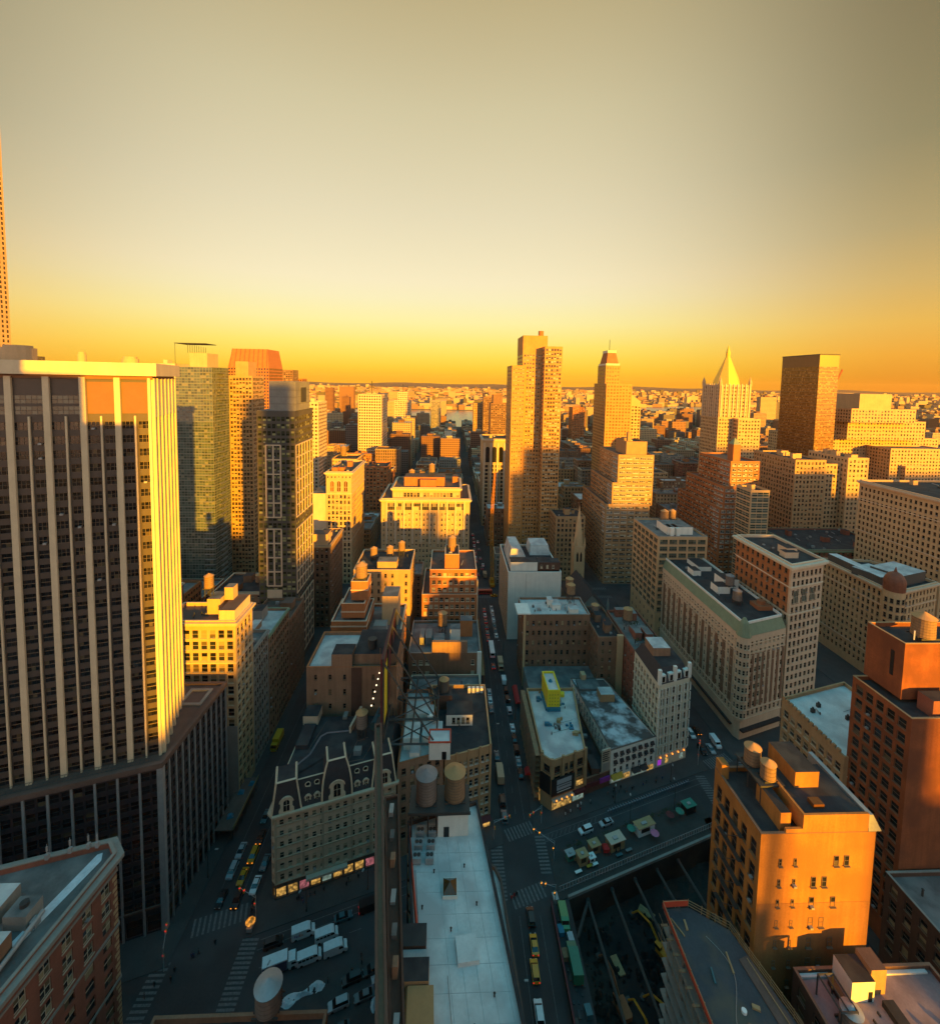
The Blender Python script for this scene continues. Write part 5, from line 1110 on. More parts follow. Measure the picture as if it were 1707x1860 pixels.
    for k in range(9): z = 2 + k * 1.95; q.bar((31.4, 150, z), (31.4, 184, z), .06); q.box(31.4, 33.1, 150, 184, z, z + .06)
    q.build('scaffold_frame', ['tank_wood'], s_)
    q = MB()
    for k in range(34): y = 150 + k; q.face((31.34 + .12 * (k % 2), y, 4.2), (31.34 + .12 * ((k + 1) % 2), y + 1, 4.2), (31.34 + .12 * ((k + 1) % 2), y + 1, 17.6), (31.34 + .12 * (k % 2), y, 17.6))
    q.build('netting', ['scaffold_net'], s_)
shed_building()
r_ = B('alley_building', 'low dark building in the gap between corner store and white shop building', [([(50.2, 152.6), (60.4, 156.2), (57, 196), (54.6, 196)], 0, 6, None)], 'dark_brick', roof='roof_dark', trim='brown_brick', items=1, seed=6)
q = MB(); q.prism([(50.2, 152.1), (56, 154.0), (55.8, 154.5), (50.2, 152.6)], 2.8, 4.2, bottom=True); q.build('awning', ['awning_maroon'], r_); q = MB(); q.prism([(56.2, 154.1), (60.4, 155.6), (60.2, 156.1), (56.1, 154.6)], 2.8, 4.4, bottom=True); q.build('awning', ['awning_purple'], r_)
def white_shop():
    P_ = [(60.8, 156.8), (80.6, 163.2), (72, 198), (56.5, 198)]
    r = B('white_shop_building', 'white painted corner row with black window awnings and a snow-streaked brown roof', [(P_, 0, 13.2, W(3.0, 3.4, 1.1, 1.7, base=3.6, head=.9))], 'white_paint', frame='frame_dark', glass='glass_dark', roof='snowy_roof', trim='roof_brown', items=0, par=.5)
    d = (Vector(P_[1]) - Vector(P_[0])).normalized(); nv = Vector((d.y, -d.x)); A = Vector(P_[0]); Ln = (Vector(P_[1]) - A).length
    for row in range(3 - 1 + 1):
        for k in range(7):
            if row == 0: continue
            t = .6 + (Ln - 1.2) / 7 * (k + .5); z = 3.6 + 2.9 * row + 2.0; q = MB()
            a, c = A + d * (t - .75), A + d * (t + .75); q.frustum([tuple(a + nv * .9), tuple(c + nv * .9), tuple(c + nv * .02), tuple(a + nv * .02)], z - .5, [tuple(a + nv * .2), tuple(c + nv * .2), tuple(c + nv * .02), tuple(a + nv * .02)], z + .5); q.build('window_awning', ['awning_black'], r)
    for t0, t1, m in ((.2, 5.2, 'awning_yellow'), (9.5, 13, 'awning_black'), (13.4, 16.5, 'awning_black')):
        q = MB(); a, c = A + d * t0, A + d * t1; q.frustum([tuple(a + nv * 1.7), tuple(c + nv * 1.7), tuple(c + nv * .02), tuple(a + nv * .02)], 2.7, [tuple(a + nv * .3), tuple(c + nv * .3), tuple(c + nv * .02), tuple(a + nv * .02)], 3.7); q.build('shop_awning', [m], r)
    for t0, t1, m in ((.6, 5, 'shop_cool'), (6, 9, 'shop_warm'), (10, 16, 'shop_cool'), (17, 20, 'shop_warm')):
        q = MB(); a, c = A + d * t0 + nv * .03, A + d * t1 + nv * .03; q.face((*a, .4), (*c, .4), (*c, 2.6), (*a, 2.6)); q.build('shop_window', [m], r)
    part_box(r, 'roof_house', 65.5, 71.5, 183, 188, 12.7, 16, 'tan_brick', 'roof_silver'); 
    q = MB(); q.box(58.4, 68, 190, 197, 12.7, 13.6); q.build('roof_terrace', ['roof_grey'], r)
    sg = thing('poster_board', 'tall pale poster board with dark lettering at the end of the white shop building', 'billboard', (59.0, 156.2, 0))
    q = MB(); q.prism([(57.0, 155.4), (60.6, 156.6), (60.5, 157.0), (56.9, 155.8)], 4.6, 14.4, bottom=True); q.build('panel', ['sign_tan'], sg)
    q = MB(); q.prism([(57.4, 155.4), (60.2, 156.36), (60.2, 156.4), (57.4, 155.44)], 5.4, 9.2, bottom=True); q.build('picture', ['grey_stone'], sg)
    q = MB(); dd = Vector((.951, .309))
    for k in range(5):
        a = Vector((57.3, 155.42)) ; c = a + dd * (2.9 - .3 * (k % 3)); q.prism([(a.x, a.y - .03), (c.x, c.y - .03), (c.x, c.y), (a.x, a.y)], 13.2 - k * .8, 13.6 - k * .8, bottom=True)
    q.build('lettering', ['black_board'], sg)
white_shop()
def iron_front():
    A = Vector((80.9, 163.4)); d = Vector(BD); L_ = 15.4
    P_ = [tuple(A), (95.2, 168.0), (95.6, 170.4), (95.6, 186), (80.6, 186)]
    r = B('cast_iron_hotel', 'ornate white cast-iron building with columns and a dark mansard on the far corner', [(P_, 0, 33.4, W(3.0, 3.9, 1.5, 2.7, base=4.6, head=1.2, mu=.5))], 'white_stone', frame='frame_cream', glass='glass', roof='roof_dark', trim='white_stone', items=0, bands=[4.6, 8.6, 12.4, 16.3, 20.2, 24.1, 28])
    nv = Vector((d.y, -d.x)); q = MB()
    for k in range(11):
        c = A + d * (L_ * k / 10)
        for z in (5.2, 9.2, 13, 16.9, 20.8, 24.7, 28.6): q.cyl(c.x + nv.x * .25, c.y + nv.y * .25, z, z + 3.2, .24, .2, n=8)
    q.build('column', ['white_paint'], r)
    q = MB(); b2 = offset(P_, -2.2); q.frustum(P_, 33.6, b2, 38.6, 0, 1); q.build('mansard_roof', ['slate', 'roof_dark'], r)
    for k in range(4):
        t = 2.2 + k * 3.8; q = MB(); a, c = A + d * (t - 1.1), A + d * (t + 1.1); m_ = nv * -.2
        q.prism([tuple(a - nv * .2), tuple(c - nv * .2), tuple(c - nv * 1.8), tuple(a - nv * 1.8)], 33.6, 37.0); q.build('dormer', ['white_paint'], r)
        q = MB(); q.face(*[(*(A + d * (t + s) - nv * .17), z) for s, z in ((-.7, 34.2), (.7, 34.2), (.7, 36.4), (-.7, 36.4))]); q.build('dormer_window', ['glass_dark'], r)
    for t in (.4, 7.8, 15): q = MB(); c = A + d * t - nv * .3; q.box(c.x - .6, c.x + .6, c.y - .5, c.y + .6, 33.6, 39.5); q.build('dormer_pier', ['white_paint'], r)
    for k, m in ((0, 'shop_purple'), (1, 'shop_warm'), (3, 'shop_cool')): q = MB(); a, c = A + d * (1 + k * 3.6) + nv * .04, A + d * (2.8 + k * 3.6) + nv * .04; q.face((*a, .8), (*c, .8), (*c, 3), (*a, 3)); q.build('shop_window', [m], r)
    for k in range(5):
        q = MB(); c = A + d * (2 + k * 2.9) + nv * .5; q.box(c.x - .2, c.x + .2, c.y - .2, c.y + .2, 4.0, 4.4); q.build('wall_lamp', ['lamp_orange'], r)
    part_box(r, 'roof_garden_house', 83, 90, 174, 182, 38.5, 42, 'old_brick', 'roof_silver')
iron_front()
r_ = B('brown_party_wall_building', 'reddish brown brick building with a pale chimney flue behind the white shop row', [(rect(69, 80.3, 199, 228), 0, 32, W(3.5, 3.8, 1.2, 1.9))], 'brown_brick', roof='roof_dark', items=4, seed=14)
part_box(r_, 'flue', 77.6, 80.2, 197.6, 198.98, 0, 33.5, 'limestone')
r_ = B('garden_roof_building', 'red-brown brick building with planted roof terrace behind the cast-iron hotel', [(rect(80.7, 96, 187, 222), 0, 33, W(3.5, 3.8, 1.2, 1.9))], 'red_brick', roof='roof_grey', items=5, seed=15)
water_tank(86, 208, 33, 2.1, 5, 3, 'tan water tank above the planted roof terrace', 'tank_wood', 'tank_roof')
r_ = B('even_windowed_building', 'brown building with even rows of small windows right of the central street', [(rect(36.6, 69, 212, 230), 0, 36, W(2.85, 4.6, 1.25, 2.3, cols={0: 11}, head=1.6))], 'brown_brick', frame='frame_brown', glass='glass', roof='roof_silver', trim='grey_stone', items=3, seed=9, clutter_wall='white_paint')
part_box(r_, 'low_annexe', 37, 72, 186, 211.9, 0, 10, 'grey_stone', 'roof_grey'); part_box(r_, 'annexe_plant', 44, 50, 198, 204, 10, 13, 'galvanised', 'concrete'); part_box(r_, 'annexe_plant', 61, 63, 196, 199, 10, 16, 'limestone')
part_box(r_, 'white_coping', 33.5, 40, 211.6, 222, 36.2, 36.8, 'white_paint'); part_box(r_, 'corner_pier', 36.5, 37.6, 211.5, 211.98, 0, 36, 'limestone')
water_tank(62.5, 224, 36, 2.1, 4.6, 5, 'pale water tank, front one of a pair on the even-windowed brown building', 'tank_wood', 'tank_roof'); water_tank(62.8, 228.2, 36, 2.0, 4.4, 6.5, 'sunlit water tank, rear one of a pair on the even-windowed brown building', 'tank_wood', 'tank_roof')
water_tank(74, 220, 32, 1.9, 4.2, .8, 'small drum water tank on the reddish brown building', 'tank_grey_wood', 'tank_roof')
r_ = B('blank_white_building', 'large building with a blank whitewashed end wall right of the central street', [(rect(34.0, 64.6, 252.6, 297), 0, 39.8, W(3, 3.9, 1.6, 2.2, only=[3]))], 'cream_stone', frame='frame_brown', roof='roof_dark', trim='white_paint', items=2, seed=4)
part_box(r_, 'end_wall_skin', 34.02, 64.58, 252.3, 252.59, 0, 40, 'white_paint'); part_box(r_, 'upper_wall', 35.5, 51, 254, 262, 39.9, 45, 'white_paint', 'roof_dark'); part_box(r_, 'wall_joint', 44.2, 44.34, 252.22, 252.29, 4, 39, 'grey_stone')
q = MB(); q.frustum(rect(35.5, 48, 266, 290), 39, rect(37.5, 43, 267, 289), 48); q.build('sloping_roof', ['roof_silver'], r_); q = MB(); q.frustum(rect(51, 64, 280, 296), 39, rect(52, 63, 282, 295), 45); q.build('mansard_storey', ['roof_silver'], r_)
w_ = [(53.5 + k * 3.4, 254.97, 41.2, 0, 1.2, 1.8) for k in range(3)]; part_box(r_, 'mansard_front', 51.5, 64.3, 255, 262, 39.9, 44.5, 'dark_brick', 'roof_dark'); put_windows(r_, w_, 'frame_cream', 'glass_pale', 100)
def church():
    r = thing('stone_church', 'grey stone church with slender spire and dark blue gabled roof', 'church', (86, 282, 0)); FOOT.append((74, 96, 258, 312))
    q = MB(); q.box(76, 95, 260, 296, 0, 12); q.build('nave_wall', ['grey_stone'], r)
    q = MB(); q.face((75.5, 259.5, 12), (85.5, 259.5, 23), (85.5, 296, 23), (75.5, 296, 12)); q.face((85.5, 259.5, 23), (95.5, 259.5, 12), (95.5, 296, 12), (85.5, 296, 23)); q.build('nave_roof', ['slate'], r)
    q = MB(); q.face((76, 259.98, 12), (95, 259.98, 12), (85.5, 259.98, 22.6)); q.build('gable', ['grey_stone'], r)
    q = MB()
    for x in (76, 95): q.cyl(x, 260, 12, 17, .8, n=6); q.cyl(x, 260, 17, 21, .8, .05, n=6)
    q.build('pinnacle', ['grey_stone'], r)
    q = MB(); q.box(84.2, 91.4, 297, 304.2, 0, 38); q.build('tower', ['limestone'], r)
    q = MB(); n = 8; oc = [(87.8 + 3.4 * cos(2 * pi * (k + .5) / n), 300.6 + 3.4 * sin(2 * pi * (k + .5) / n)) for k in range(n)]
    q.frustum(oc, 38.1, [(87.8 + .06 * cos(2 * pi * (k + .5) / n), 300.6 + .06 * sin(2 * pi * (k + .5) / n)) for k in range(n)], 66); q.build('spire', ['limestone'], r)
    q = MB()
    for x in (84.4, 91.2):
        for y in (297.2, 304): q.cyl(x, y, 38, 41, .6, n=6); q.cyl(x, y, 41, 45, .6, .05, n=6)
    q.ring(rect(84, 91.6, 296.8, 304.4), rect(84.4, 91.2, 297.2, 304), 37.6, 38.6); q.ring(rect(84.1, 91.5, 296.9, 304.3), rect(84.4, 91.2, 297.2, 304), 26, 26.5); q.build('tower_trim', ['limestone'], r)
    for x in (85.8, 88.2):
        q = MB(); q.face(*[(a, 296.95, z) for a, z in ((x, 28), (x + 1.4, 28), (x + 1.4, 33), (x + .7, 35), (x, 33))]); q.build('belfry_opening', ['glass_dark'], r)
        q = MB(); q.face(*[(a, 296.95, z) for a, z in ((x, 12), (x + 1.4, 12), (x + 1.4, 18), (x + .7, 20), (x, 18))]); q.build('lancet_window', ['glass_dark'], r)
    q = MB(); q.bar((87.8, 300.6, 65.8), (87.8, 300.6, 68), .1); q.bar((87.3, 300.6, 67.3), (88.3, 300.6, 67.3), .1); q.build('cross', ['steel'], r)
church()
def amber_slab():
    r = B('amber_slab_tower', 'tallest amber tower made of three stepped slabs right of the central street', [(rect(47.5, 58, 360, 392), 0, 161, W(2.1, 3.15, .8, 1.2)), (rect(56.0, 75.5, 362, 392), 0, 184.8, W(2.6, 3.15, 1.3, 1.6, head=14)), (rect(71.5, 85.2, 352, 380), 0, 175.8, W(2.3, 3.15, 1.6, 1.8))], 'gold_brick', frame='frame_brown', glass='glass_pale', roof='roof_brown', trim='gold_brick', items=0, lite=True, ind=60)
    q = MB(); q.cyl(72.5, 375, 184, 190, 2.2, n=10); q.build('roof_drum', ['orange_brick'], r); part_box(r, 'street_podium', 44, 90, 346, 351.9, 0, 20, 'brown_brick', 'roof_grey')
amber_slab()
def palazzo():
    r = B('arcade_topped_building', 'tan building with four tall arched bays at its top beside the amber tower', [(rect(33, 62.5, 460, 500), 0, 90, W(6.2, 3.9, 4.0, 2.6, head=26))], 'limestone', glass='glass_dark', roof='roof_dark', trim='cream_stone', cornice=(1.4, 1.3), items=1, lite=True, ind=0)
    for k in range(4):
        xc = 37.8 + k * 6.8; n = 8; q = MB(); pts = [(xc - 2, 66), (xc + 2, 66)] + [(xc + 2 * cos(pi * i / n), 80 + 2 * sin(pi * i / n)) for i in range(n + 1)]
        q.face(*[(a, 459.9, z) for a, z in pts]); q.build('arched_bay', ['glass_dark'], r)
    q = MB()
    for k in range(5): x = 34.4 + k * 6.8; q.box(x - .9, x + .9, 459.2, 459.99, 10, 86)
    q.build('pilaster', ['cream_stone'], r)
palazzo()
B('tan_office_building', 'tan office building behind the church spire', [(rect(79, 101, 330, 352), 0, 49, W(3, 3.8, 1.6, 2.1))], 'tan_brick', items=3, seed=11, lite=True, ind=60)
def crowned_tower():
    r = B('crowned_tower', 'tall brown tower with a tapered lantern crown, its front lit orange', [(rect(150.5, 176, 440, 478), 0, 148, W(3, 3.15, 1.7, 1.7)), (rect(150.6, 165, 444, 468), 147, 166, W(3, 4, 1.7, 2))], 'gold_brick', glass='glass_amber', items=0, lite=True, ind=0, roof='roof_brown', trim='limestone')
    q = MB(); q.frustum(rect(151.5, 164, 445, 467), 166, rect(154, 161.5, 449, 463), 180); q.build('lantern', ['orange_brick'], r); q = MB(); q.ring(rect(151, 164.6, 444.5, 467.5), rect(152, 163.6, 445.5, 466.5), 165.9, 168); q.ring(rect(153.5, 162, 448.5, 463.5), rect(154.5, 161, 449.5, 462.5), 178.6, 181); q.build('lantern_trim', ['white_stone'], r)
    q = MB(); q.bar((157.7, 456, 180), (157.7, 456, 192), .25); q.build('mast', ['steel'], r)
crowned_tower()
r_ = thing('slant_roofed_tower', 'golden tower with a slanting roof behind the crowned tower', 'tower', (188, 485, 0)); FOOT.append((178, 198, 470, 500)); q = MB(); ww = []
facade(q, ww, (178, 470), (198, 470), 0, 126, 38, 6, 2, 2, lite=True); facade(q, ww, (178, 498), (178, 470), 0, 126, 38, 8, 2, 2, lite=True); q.face((178, 470, 126), (198, 470, 126), (198, 470, 130), (178, 470, 145)); q.face((178, 470, 145), (198, 470, 130), (198, 498, 130), (178, 498, 145)); q.face((178, 498, 126), (178, 470, 126), (178, 470, 145), (178, 498, 145)); q.face((198, 470, 0), (198, 498, 0), (198, 498, 130), (198, 470, 130)); q.build('wall', ['limestone'], r_); put_windows(r_, ww, 'frame_brown', 'glass', 0)
r_ = B('stepped_tan_office', 'broad stepped tan office block with ribbon windows at the street corner', [(rect(114, 147, 325, 384), 0, 60, W(5.2, 3.55, 4.2, 1.7)), (rect(118.5, 148.5, 325.1, 376), 59, 76, W(5.2, 3.55, 4.2, 1.7)), (rect(122.5, 149, 326, 368), 75, 96.5, W(5.2, 3.55, 4.2, 1.7)), (rect(130.5, 146, 332, 354), 95.4, 105.5, None)], 'tan_brick', frame='frame_white', glass='glass_pale', roof='roof_brown', trim='tan_brick', items=1, seed=2, split=3, ind=100, lite=True)
part_box(r_, 'chimney', 132.5, 135, 335, 338, 105.5, 112, 'tan_brick')
r_ = B('big_windowed_office', 'tan concrete-framed office building with large gridded windows and pale rooftop plant', [(rect(118, 146.5, 248, 283), 18, 62.5, W(5.4, 3.9, 4.5, 2.5, mu=.6, head=1)), (rect(118, 146.5, 248, 283), 0, 18.01, W(5.4, 6, 1.6, 2.2))], 'limestone', frame='frame_brown', glass='glass_green', roof='roof_grey', trim='grey_stone', items=0, split=3)
q = MB()
for x in (127, 130.5): 
    q.box(x, x + 2, 252, 260, 61.5, 66)
q.build('rooftop_plant', ['white_paint'], r_); part_box(r_, 'rooftop_house', 126, 141, 254, 268, 61.5, 66, 'white_paint', 'roof_grey')
water_tank(133.5, 274, 61.5, 2.4, 5.4, 3, 'left water tank on the big-windowed office building', 'tank_wood', 'tank_roof'); water_tank(139.5, 276, 61.5, 2.1, 5, 3, 'right water tank on the big-windowed office building', 'tank_wood', 'tank_roof')
r_ = B('stepped_brown_tower', 'brown brick setback tower with a slim turret in front of the gold pyramid', [(rect(200, 230, 325, 388), 0, 58, W(4.2, 3.7, 3.0, 2.0)), (rect(202.5, 229.8, 325.1, 380), 57, 74, W(4.2, 3.7, 3.0, 2.0)), (rect(207.5, 229.6, 327, 370), 73, 92.5, W(4.2, 3.7, 3.0, 2.0)), (rect(212.7, 218.2, 333, 340), 91.5, 104, None)], 'orange_brick', frame='frame_white', glass='glass_pale', roof='roof_brown', trim='tan_brick', items=2, seed=7, split=2, lite=True, ind=100)
q = MB(); q.frustum(rect(212.7, 218.2, 333, 340), 104.2, rect(215.3, 215.6, 336.3, 336.7), 109); q.build('turret_roof', ['copper_green'], r_)
def gold_pyramid():
    r = B('pyramid_tower', 'stone tower crowned by a golden pyramid spire', [(rect(301, 325, 466, 474.9), 0, 114, W(3.4, 3.8, 1.7, 2.1)), (rect(284.6, 319, 475, 509), 0, 149, W(3.2, 3.8, 1.5, 2.1))], 'limestone', glass='glass', roof='copper_green', trim='cream_stone', items=0, lite=True, ind=0)
    n = 8; cx_, cy_ = 301.8, 492; oc = lambda R_: [(cx_ + R_ * cos(2 * pi * (k + .5) / n), cy_ + R_ * sin(2 * pi * (k + .5) / n)) for k in range(n)]
    q = MB(); q.frustum(oc(15), 148, oc(2.6), 179); q.build('pyramid', ['gold_leaf'], r)
    q = MB(); q.cyl(cx_, cy_, 179, 184, 2.2, n=8); q.cyl(cx_, cy_, 184, 193, 2.4, .05, n=8); q.build('lantern', ['gold_leaf'], r)
    for x in (285.5, 318):
        for y in (476, 508): q = MB(); q.cyl(x, y, 148, 152, 1.8, n=8); q.cyl(x, y, 152, 158, 1.9, .05, n=8); q.build('pinnacle', ['limestone'], r)
    q = MB()
    for k in range(8): x = 286.4 + k * 4.4; q.box(x - .6, x + .6, 474.2, 474.95, 115, 150.5)
    for k in range(8): y = 478 + k * 4; q.box(283.9, 284.55, y - .6, y + .6, 114, 150.5)
    q.build('buttress', ['cream_stone'], r)
gold_pyramid()
def bronze_tower():
    x0, x1, y0, y1, z = 375.3, 396, 455, 508, 181.5
    r = thing('bronze_glass_tower', 'flat-topped bronze glass tower with a black top band at right', 'tower', (385, 480, 0)); FOOT.append((x0, x1, y0, y1))
    q = MB(); ww = []; facade(q, ww, (x0, y0), (x1, y0), 0, 170, 45, 13, 1.35, 2.9, lite=True); facade(q, ww, (x0, y1), (x0, y0), 0, 170, 45, 33, 1.35, 2.9, lite=True); q.box(x0, x1, y0, y1, 170.01, z)
    q.face((x1, y0, 0), (x1, y1, 0), (x1, y1, 170), (x1, y0, 170)); q.face((x1, y1, 0), (x0, y1, 0), (x0, y1, 170), (x1, y1, 170)); q.build('wall', ['copper_frame'], r); put_windows(r, ww, 'copper_frame', 'glass_amber', 0, False)
    q = MB(); q.ring(rect(x0 - .3, x1 + .3, y0 - .3, y1 + .3), rect(x0 + .4, x1 - .4, y0 + .4, y1 - .4), z + .01, z + 1); q.build('coping', ['dark_stone'], r)
bronze_tower()
B('stepped_limestone_block', 'massive stepped limestone block at the right, its front lit yellow', [(rect(416, 560, 500, 580), 0, 92, W(3.6, 3.8, 1.7, 2.1)), (rect(440, 530, 488, 570), 91, 112, W(3.6, 3.8, 1.7, 2.1)), (rect(434, 507, 478, 560), 111, 126, W(3.6, 3.8, 1.7, 2.1)), (rect(455, 492, 492, 540), 125, 142, None), (rect(474, 540, 470, 499), 0, 84, W(3.6, 3.8, 1.7, 2.1)), (rect(486, 512, 464, 469.9), 0, 66, W(3.6, 3.8, 1.7, 2.1))], 'limestone', glass='glass', roof='roof_grey', trim='cream_stone', items=0, lite=True, ind=0)
B('gold_hotel_block', 'tan block with a sunlit golden top storey below the bronze tower', [(rect(267, 291.6, 340, 389), 0, 92, W(3.2, 3.7, 1.5, 2.1))], 'buff_brick', items=5, seed=3, lite=True, ind=0, clutter_wall='limestone')
B('gold_annex_block', 'narrower sunlit block right of the golden-topped tan block', [(rect(293.6, 309, 346, 380), 0, 88, W(3.2, 3.7, 1.5, 2.1)), (rect(309.2, 326, 340, 380), 0, 94, W(3.2, 3.7, 1.5, 2.1))], 'limestone', items=3, seed=6, lite=True, ind=0)
B('dark_mansard_block', 'wide low building with dark terraces and a greenish cornice left of the large beige block', [(rect(238, 302, 288, 334), 0, 40, W(3.4, 3.8, 1.6, 2.3))], 'red_brick', roof='roof_dark', trim='copper_green', cornice=(1.2, 1), items=7, seed=31, lite=True, ind=60)
B('beige_hotel_block', 'large beige building with paired windows at the right edge', [(rect(267, 335, 231, 284), 0, 88.5, W(2.9, 3.7, 1.45, 2.1, head=3))], 'limestone', frame='frame_brown', glass='glass_dark', roof='roof_dark', trim='cream_stone', cornice=(1.3, 1.2), items=5, seed=8, bands=[76, 56], ind=100, depth=.4)
B('green_glass_infill', 'small greenish glass block behind the tan corner tower', [(rect(203, 216, 296, 312), 0, 78, W(4.2, 3.6, 3.6, 2.6))], 'limestone', frame='frame_cream', glass='glass_green', items=1, lite=True, ind=0)
def dome_building():
    A = (216.5, 207.0); P_ = [A, along(*A, 36), along(*A, 36, 30), (216.5, 250)]
    r = B('domed_corner_building', 'stone office building with a dark red corner dome and pale roof terraces', [(P_, 0, 49.5, W(2.9, 3.7, 1.35, 2.2, base=4, head=2))], 'limestone', frame='frame_brown', glass='glass', roof='roof_dark', trim='cream_stone', cornice=(1.2, 1.2), items=0, bands=[12, 40])
    q = MB(); q.cyl(218, 208.6, 0, 50, 4.2, n=16); q.build('round_corner', ['limestone'], r)
    w_ = []
    for k in range(5):
        an = pi + .1 + k * .55
        for f in range(11): z = 5.5 + f * 3.9; w_.append((218 + 4.22 * cos(an), 208.6 + 4.22 * sin(an), z, an + pi / 2, 1.3, 2.3))
    put_windows(r, w_, 'frame_brown', 'glass_dark', 100, name='corner_window')
    q = MB(); prev = 4.4; q.cyl(218, 208.6, 50, 53.5, 4.3, n=16)
    for k in range(6): a0, a1 = k * pi / 12, (k + 1) * pi / 12; q.cyl(218, 208.6, 53.5 + 5.6 * sin(a0), 53.5 + 5.6 * sin(a1), 4.4 * cos(a0), max(.3, 4.4 * cos(a1)), n=16, cap=False)
    q.cyl(218, 208.6, 58.8, 61.5, .8, .1, n=8); q.build('dome', ['copper_red'], r)
    for k, (t, d_, w2, h) in enumerate(((6, 8, 14, 4.5), (14, 4, 20, 5.5))):
        q = MB(); q.prism([along(*A, t, d_), along(*A, t + w2, d_), along(*A, t + w2, d_ + 14), along(*A, t, d_ + 14)], 48.4, 48.4 + h, 0, 1); q.build('roof_pavilion', ['dark_stone', 'roof_silver'], r)
    q = MB(); q.box(218, 223, 216, 248, 48.4, 53, 0, 1); q.build('roof_storey', ['dark_stone', 'roof_white'], r)
dome_building()
def corner_hotel():
    A = (121.4, 176.2); P_ = [along(*A, .6), along(*A, 25.2), along(*A, 25.2, 26), (146, 250), (121.4, 250), (121.4, 178.6)]
    P_ = [along(*A, 1.2), along(*A, 25.2), (146, 250), (121.4, 250), (121.4, 178.8)]
    r = B('copper_trimmed_hotel', 'brick and stone hotel with a green copper mansard and round corner turret', [(P_, 0, 44.5, W(2.55, 3.65, 1.15, 2.2, base=9, head=1.4, mu=.5))], 'cream_stone', frame='frame_cream', glass='glass', roof='roof_dark', trim='cream_stone', items=0, bands=[8.4, 12.2, 37, 41])
    q = MB()
    for k in range(8):
        t = 2.6 + k * 3.0
        q.prism([along(*A, t, -.12), along(*A, t + 1.25, -.12), along(*A, t + 1.25, -.004), along(*A, t, -.004)], 13, 36.6)
        if k < 12: pass
    for k in range(12): y = 182 + k * 5.6; q.box(121.28, 121.395, y, y + 2.2, 13, 36.6)
    q.build('brick_panel', ['brown_brick'], r)
    q = MB(); inn = offset(P_, -2.2); q.ring([p for p in P_], inn, 44.9, 45.0)
    q2 = MB(); q2.frustum(P_, 44.8, offset(P_, -1.6), 49.2, 0, 1); q2.build('copper_mansard', ['copper_green', 'roof_dark'], r)
    q = MB(); q.cyl(122.8, 178.0, 9, 45, 2.6, n=12); q.build('corner_turret', ['cream_stone'], r); q = MB(); q.cyl(122.8, 178, 45, 50.5, 2.9, 1.6, n=10); q.cyl(122.8, 178, 50.5, 52.5, 1.6, .5, n=10); q.build('turret_roof', ['copper_green'], r)
    w_ = []
    for k in range(4):
        an = pi + .15 + k * .55
        for f in range(9): w_.append((122.8 + 2.62 * cos(an), 178 + 2.62 * sin(an), 10.5 + f * 3.7, an + pi / 2, .95, 2.1))
    put_windows(r, w_, 'frame_cream', 'glass_dark', 100, name='turret_window')
    q = MB(); q.ring(offset(P_, -1.4), offset(P_, -1.9), 49.21, 50.2); q.build('white_parapet', ['white_paint'], r)
    for a in ((128, 134, 206, 212, 49.2, 52.6), (134.5, 142, 212, 220, 49.2, 53.5), (127, 131, 226, 232, 49.2, 52), (133, 140, 232, 244, 49.2, 51.6)): part_box(r, 'roof_house', *a, 'white_paint', 'roof_dark')
    q = MB(); q.box(137, 143.5, 190, 196, 49.2, 51); q.cyl(140, 193, 51, 52.6, 1.6, n=10); q.build('orange_roof_plant', ['patch_orange'], r)
    q = MB(); q.prism([along(*A, 1, -1.8), along(*A, 24, -1.8), along(*A, 24, -.01), along(*A, 1, -.01)], 4.4, 5.0, bottom=True); q.build('canopy', ['awning_black'], r)
    q = MB(); q.box(120.2, 121.37, 180, 240, 4.4, 4.9); q.build('canopy', ['awning_black'], r)
corner_hotel()
water_tank(134, 206.5, 52.6, 1.9, 4.4, 1, 'upper pale water tank on the copper-trimmed hotel roof', 'tank_grey_wood', 'tank_grey_roof'); water_tank(131.0, 196, 49.2, 1.9, 4.2, 2.2, 'lower pale water tank on the copper-trimmed hotel roof', 'tank_grey_wood', 'tank_grey_roof')
r_ = B('pale_tall_hotel_wing', 'tall pale stone building with heavy cornice right of the copper-trimmed hotel', [([(146.3, 184.2), (165.6, 190.4), (165.6, 222), (146.3, 222)], 0, 72.5, W(3.1, 3.75, 1.5, 2.3, base=8, head=3))], 'cream_stone', frame='frame_brown', glass='glass_dark', roof='roof_dark', trim='white_stone', cornice=(1.5, 1.5), items=2, seed=19, bands=[62, 50])
q = MB(); w2_ = []; facade(q, w2_, (146.24, 222), (146.24, 185.4), 50, 71, 5, 10, 1.4, 2.1, depth=.05); q.build('glow_tinted_flank', ['orange_brick'], r_); put_windows(r_, w2_, 'frame_brown', 'glass_dark', 100, name='flank_window')  # orange glow of reflected light on this side, put into the wall colour
w_ = [(149.6 + k * 5.0, 185.2 + k * 5.0 * .321, 55, .311, 3.0, 5.6) for k in range(3)]
put_windows(r_, w_, 'frame_cream', 'glass_green', 100, False, 3, 'tall_window')
B('low_brick_annex', 'lower brick building with a pale cornice tucked behind the tall pale hotel wing', [(rect(147, 172, 224, 262), 0, 34, W(3.1, 3.8, 1.4, 2.1, head=2))], 'brown_brick', roof='roof_dark', trim='cream_stone', cornice=(1, .9), items=3, seed=23)
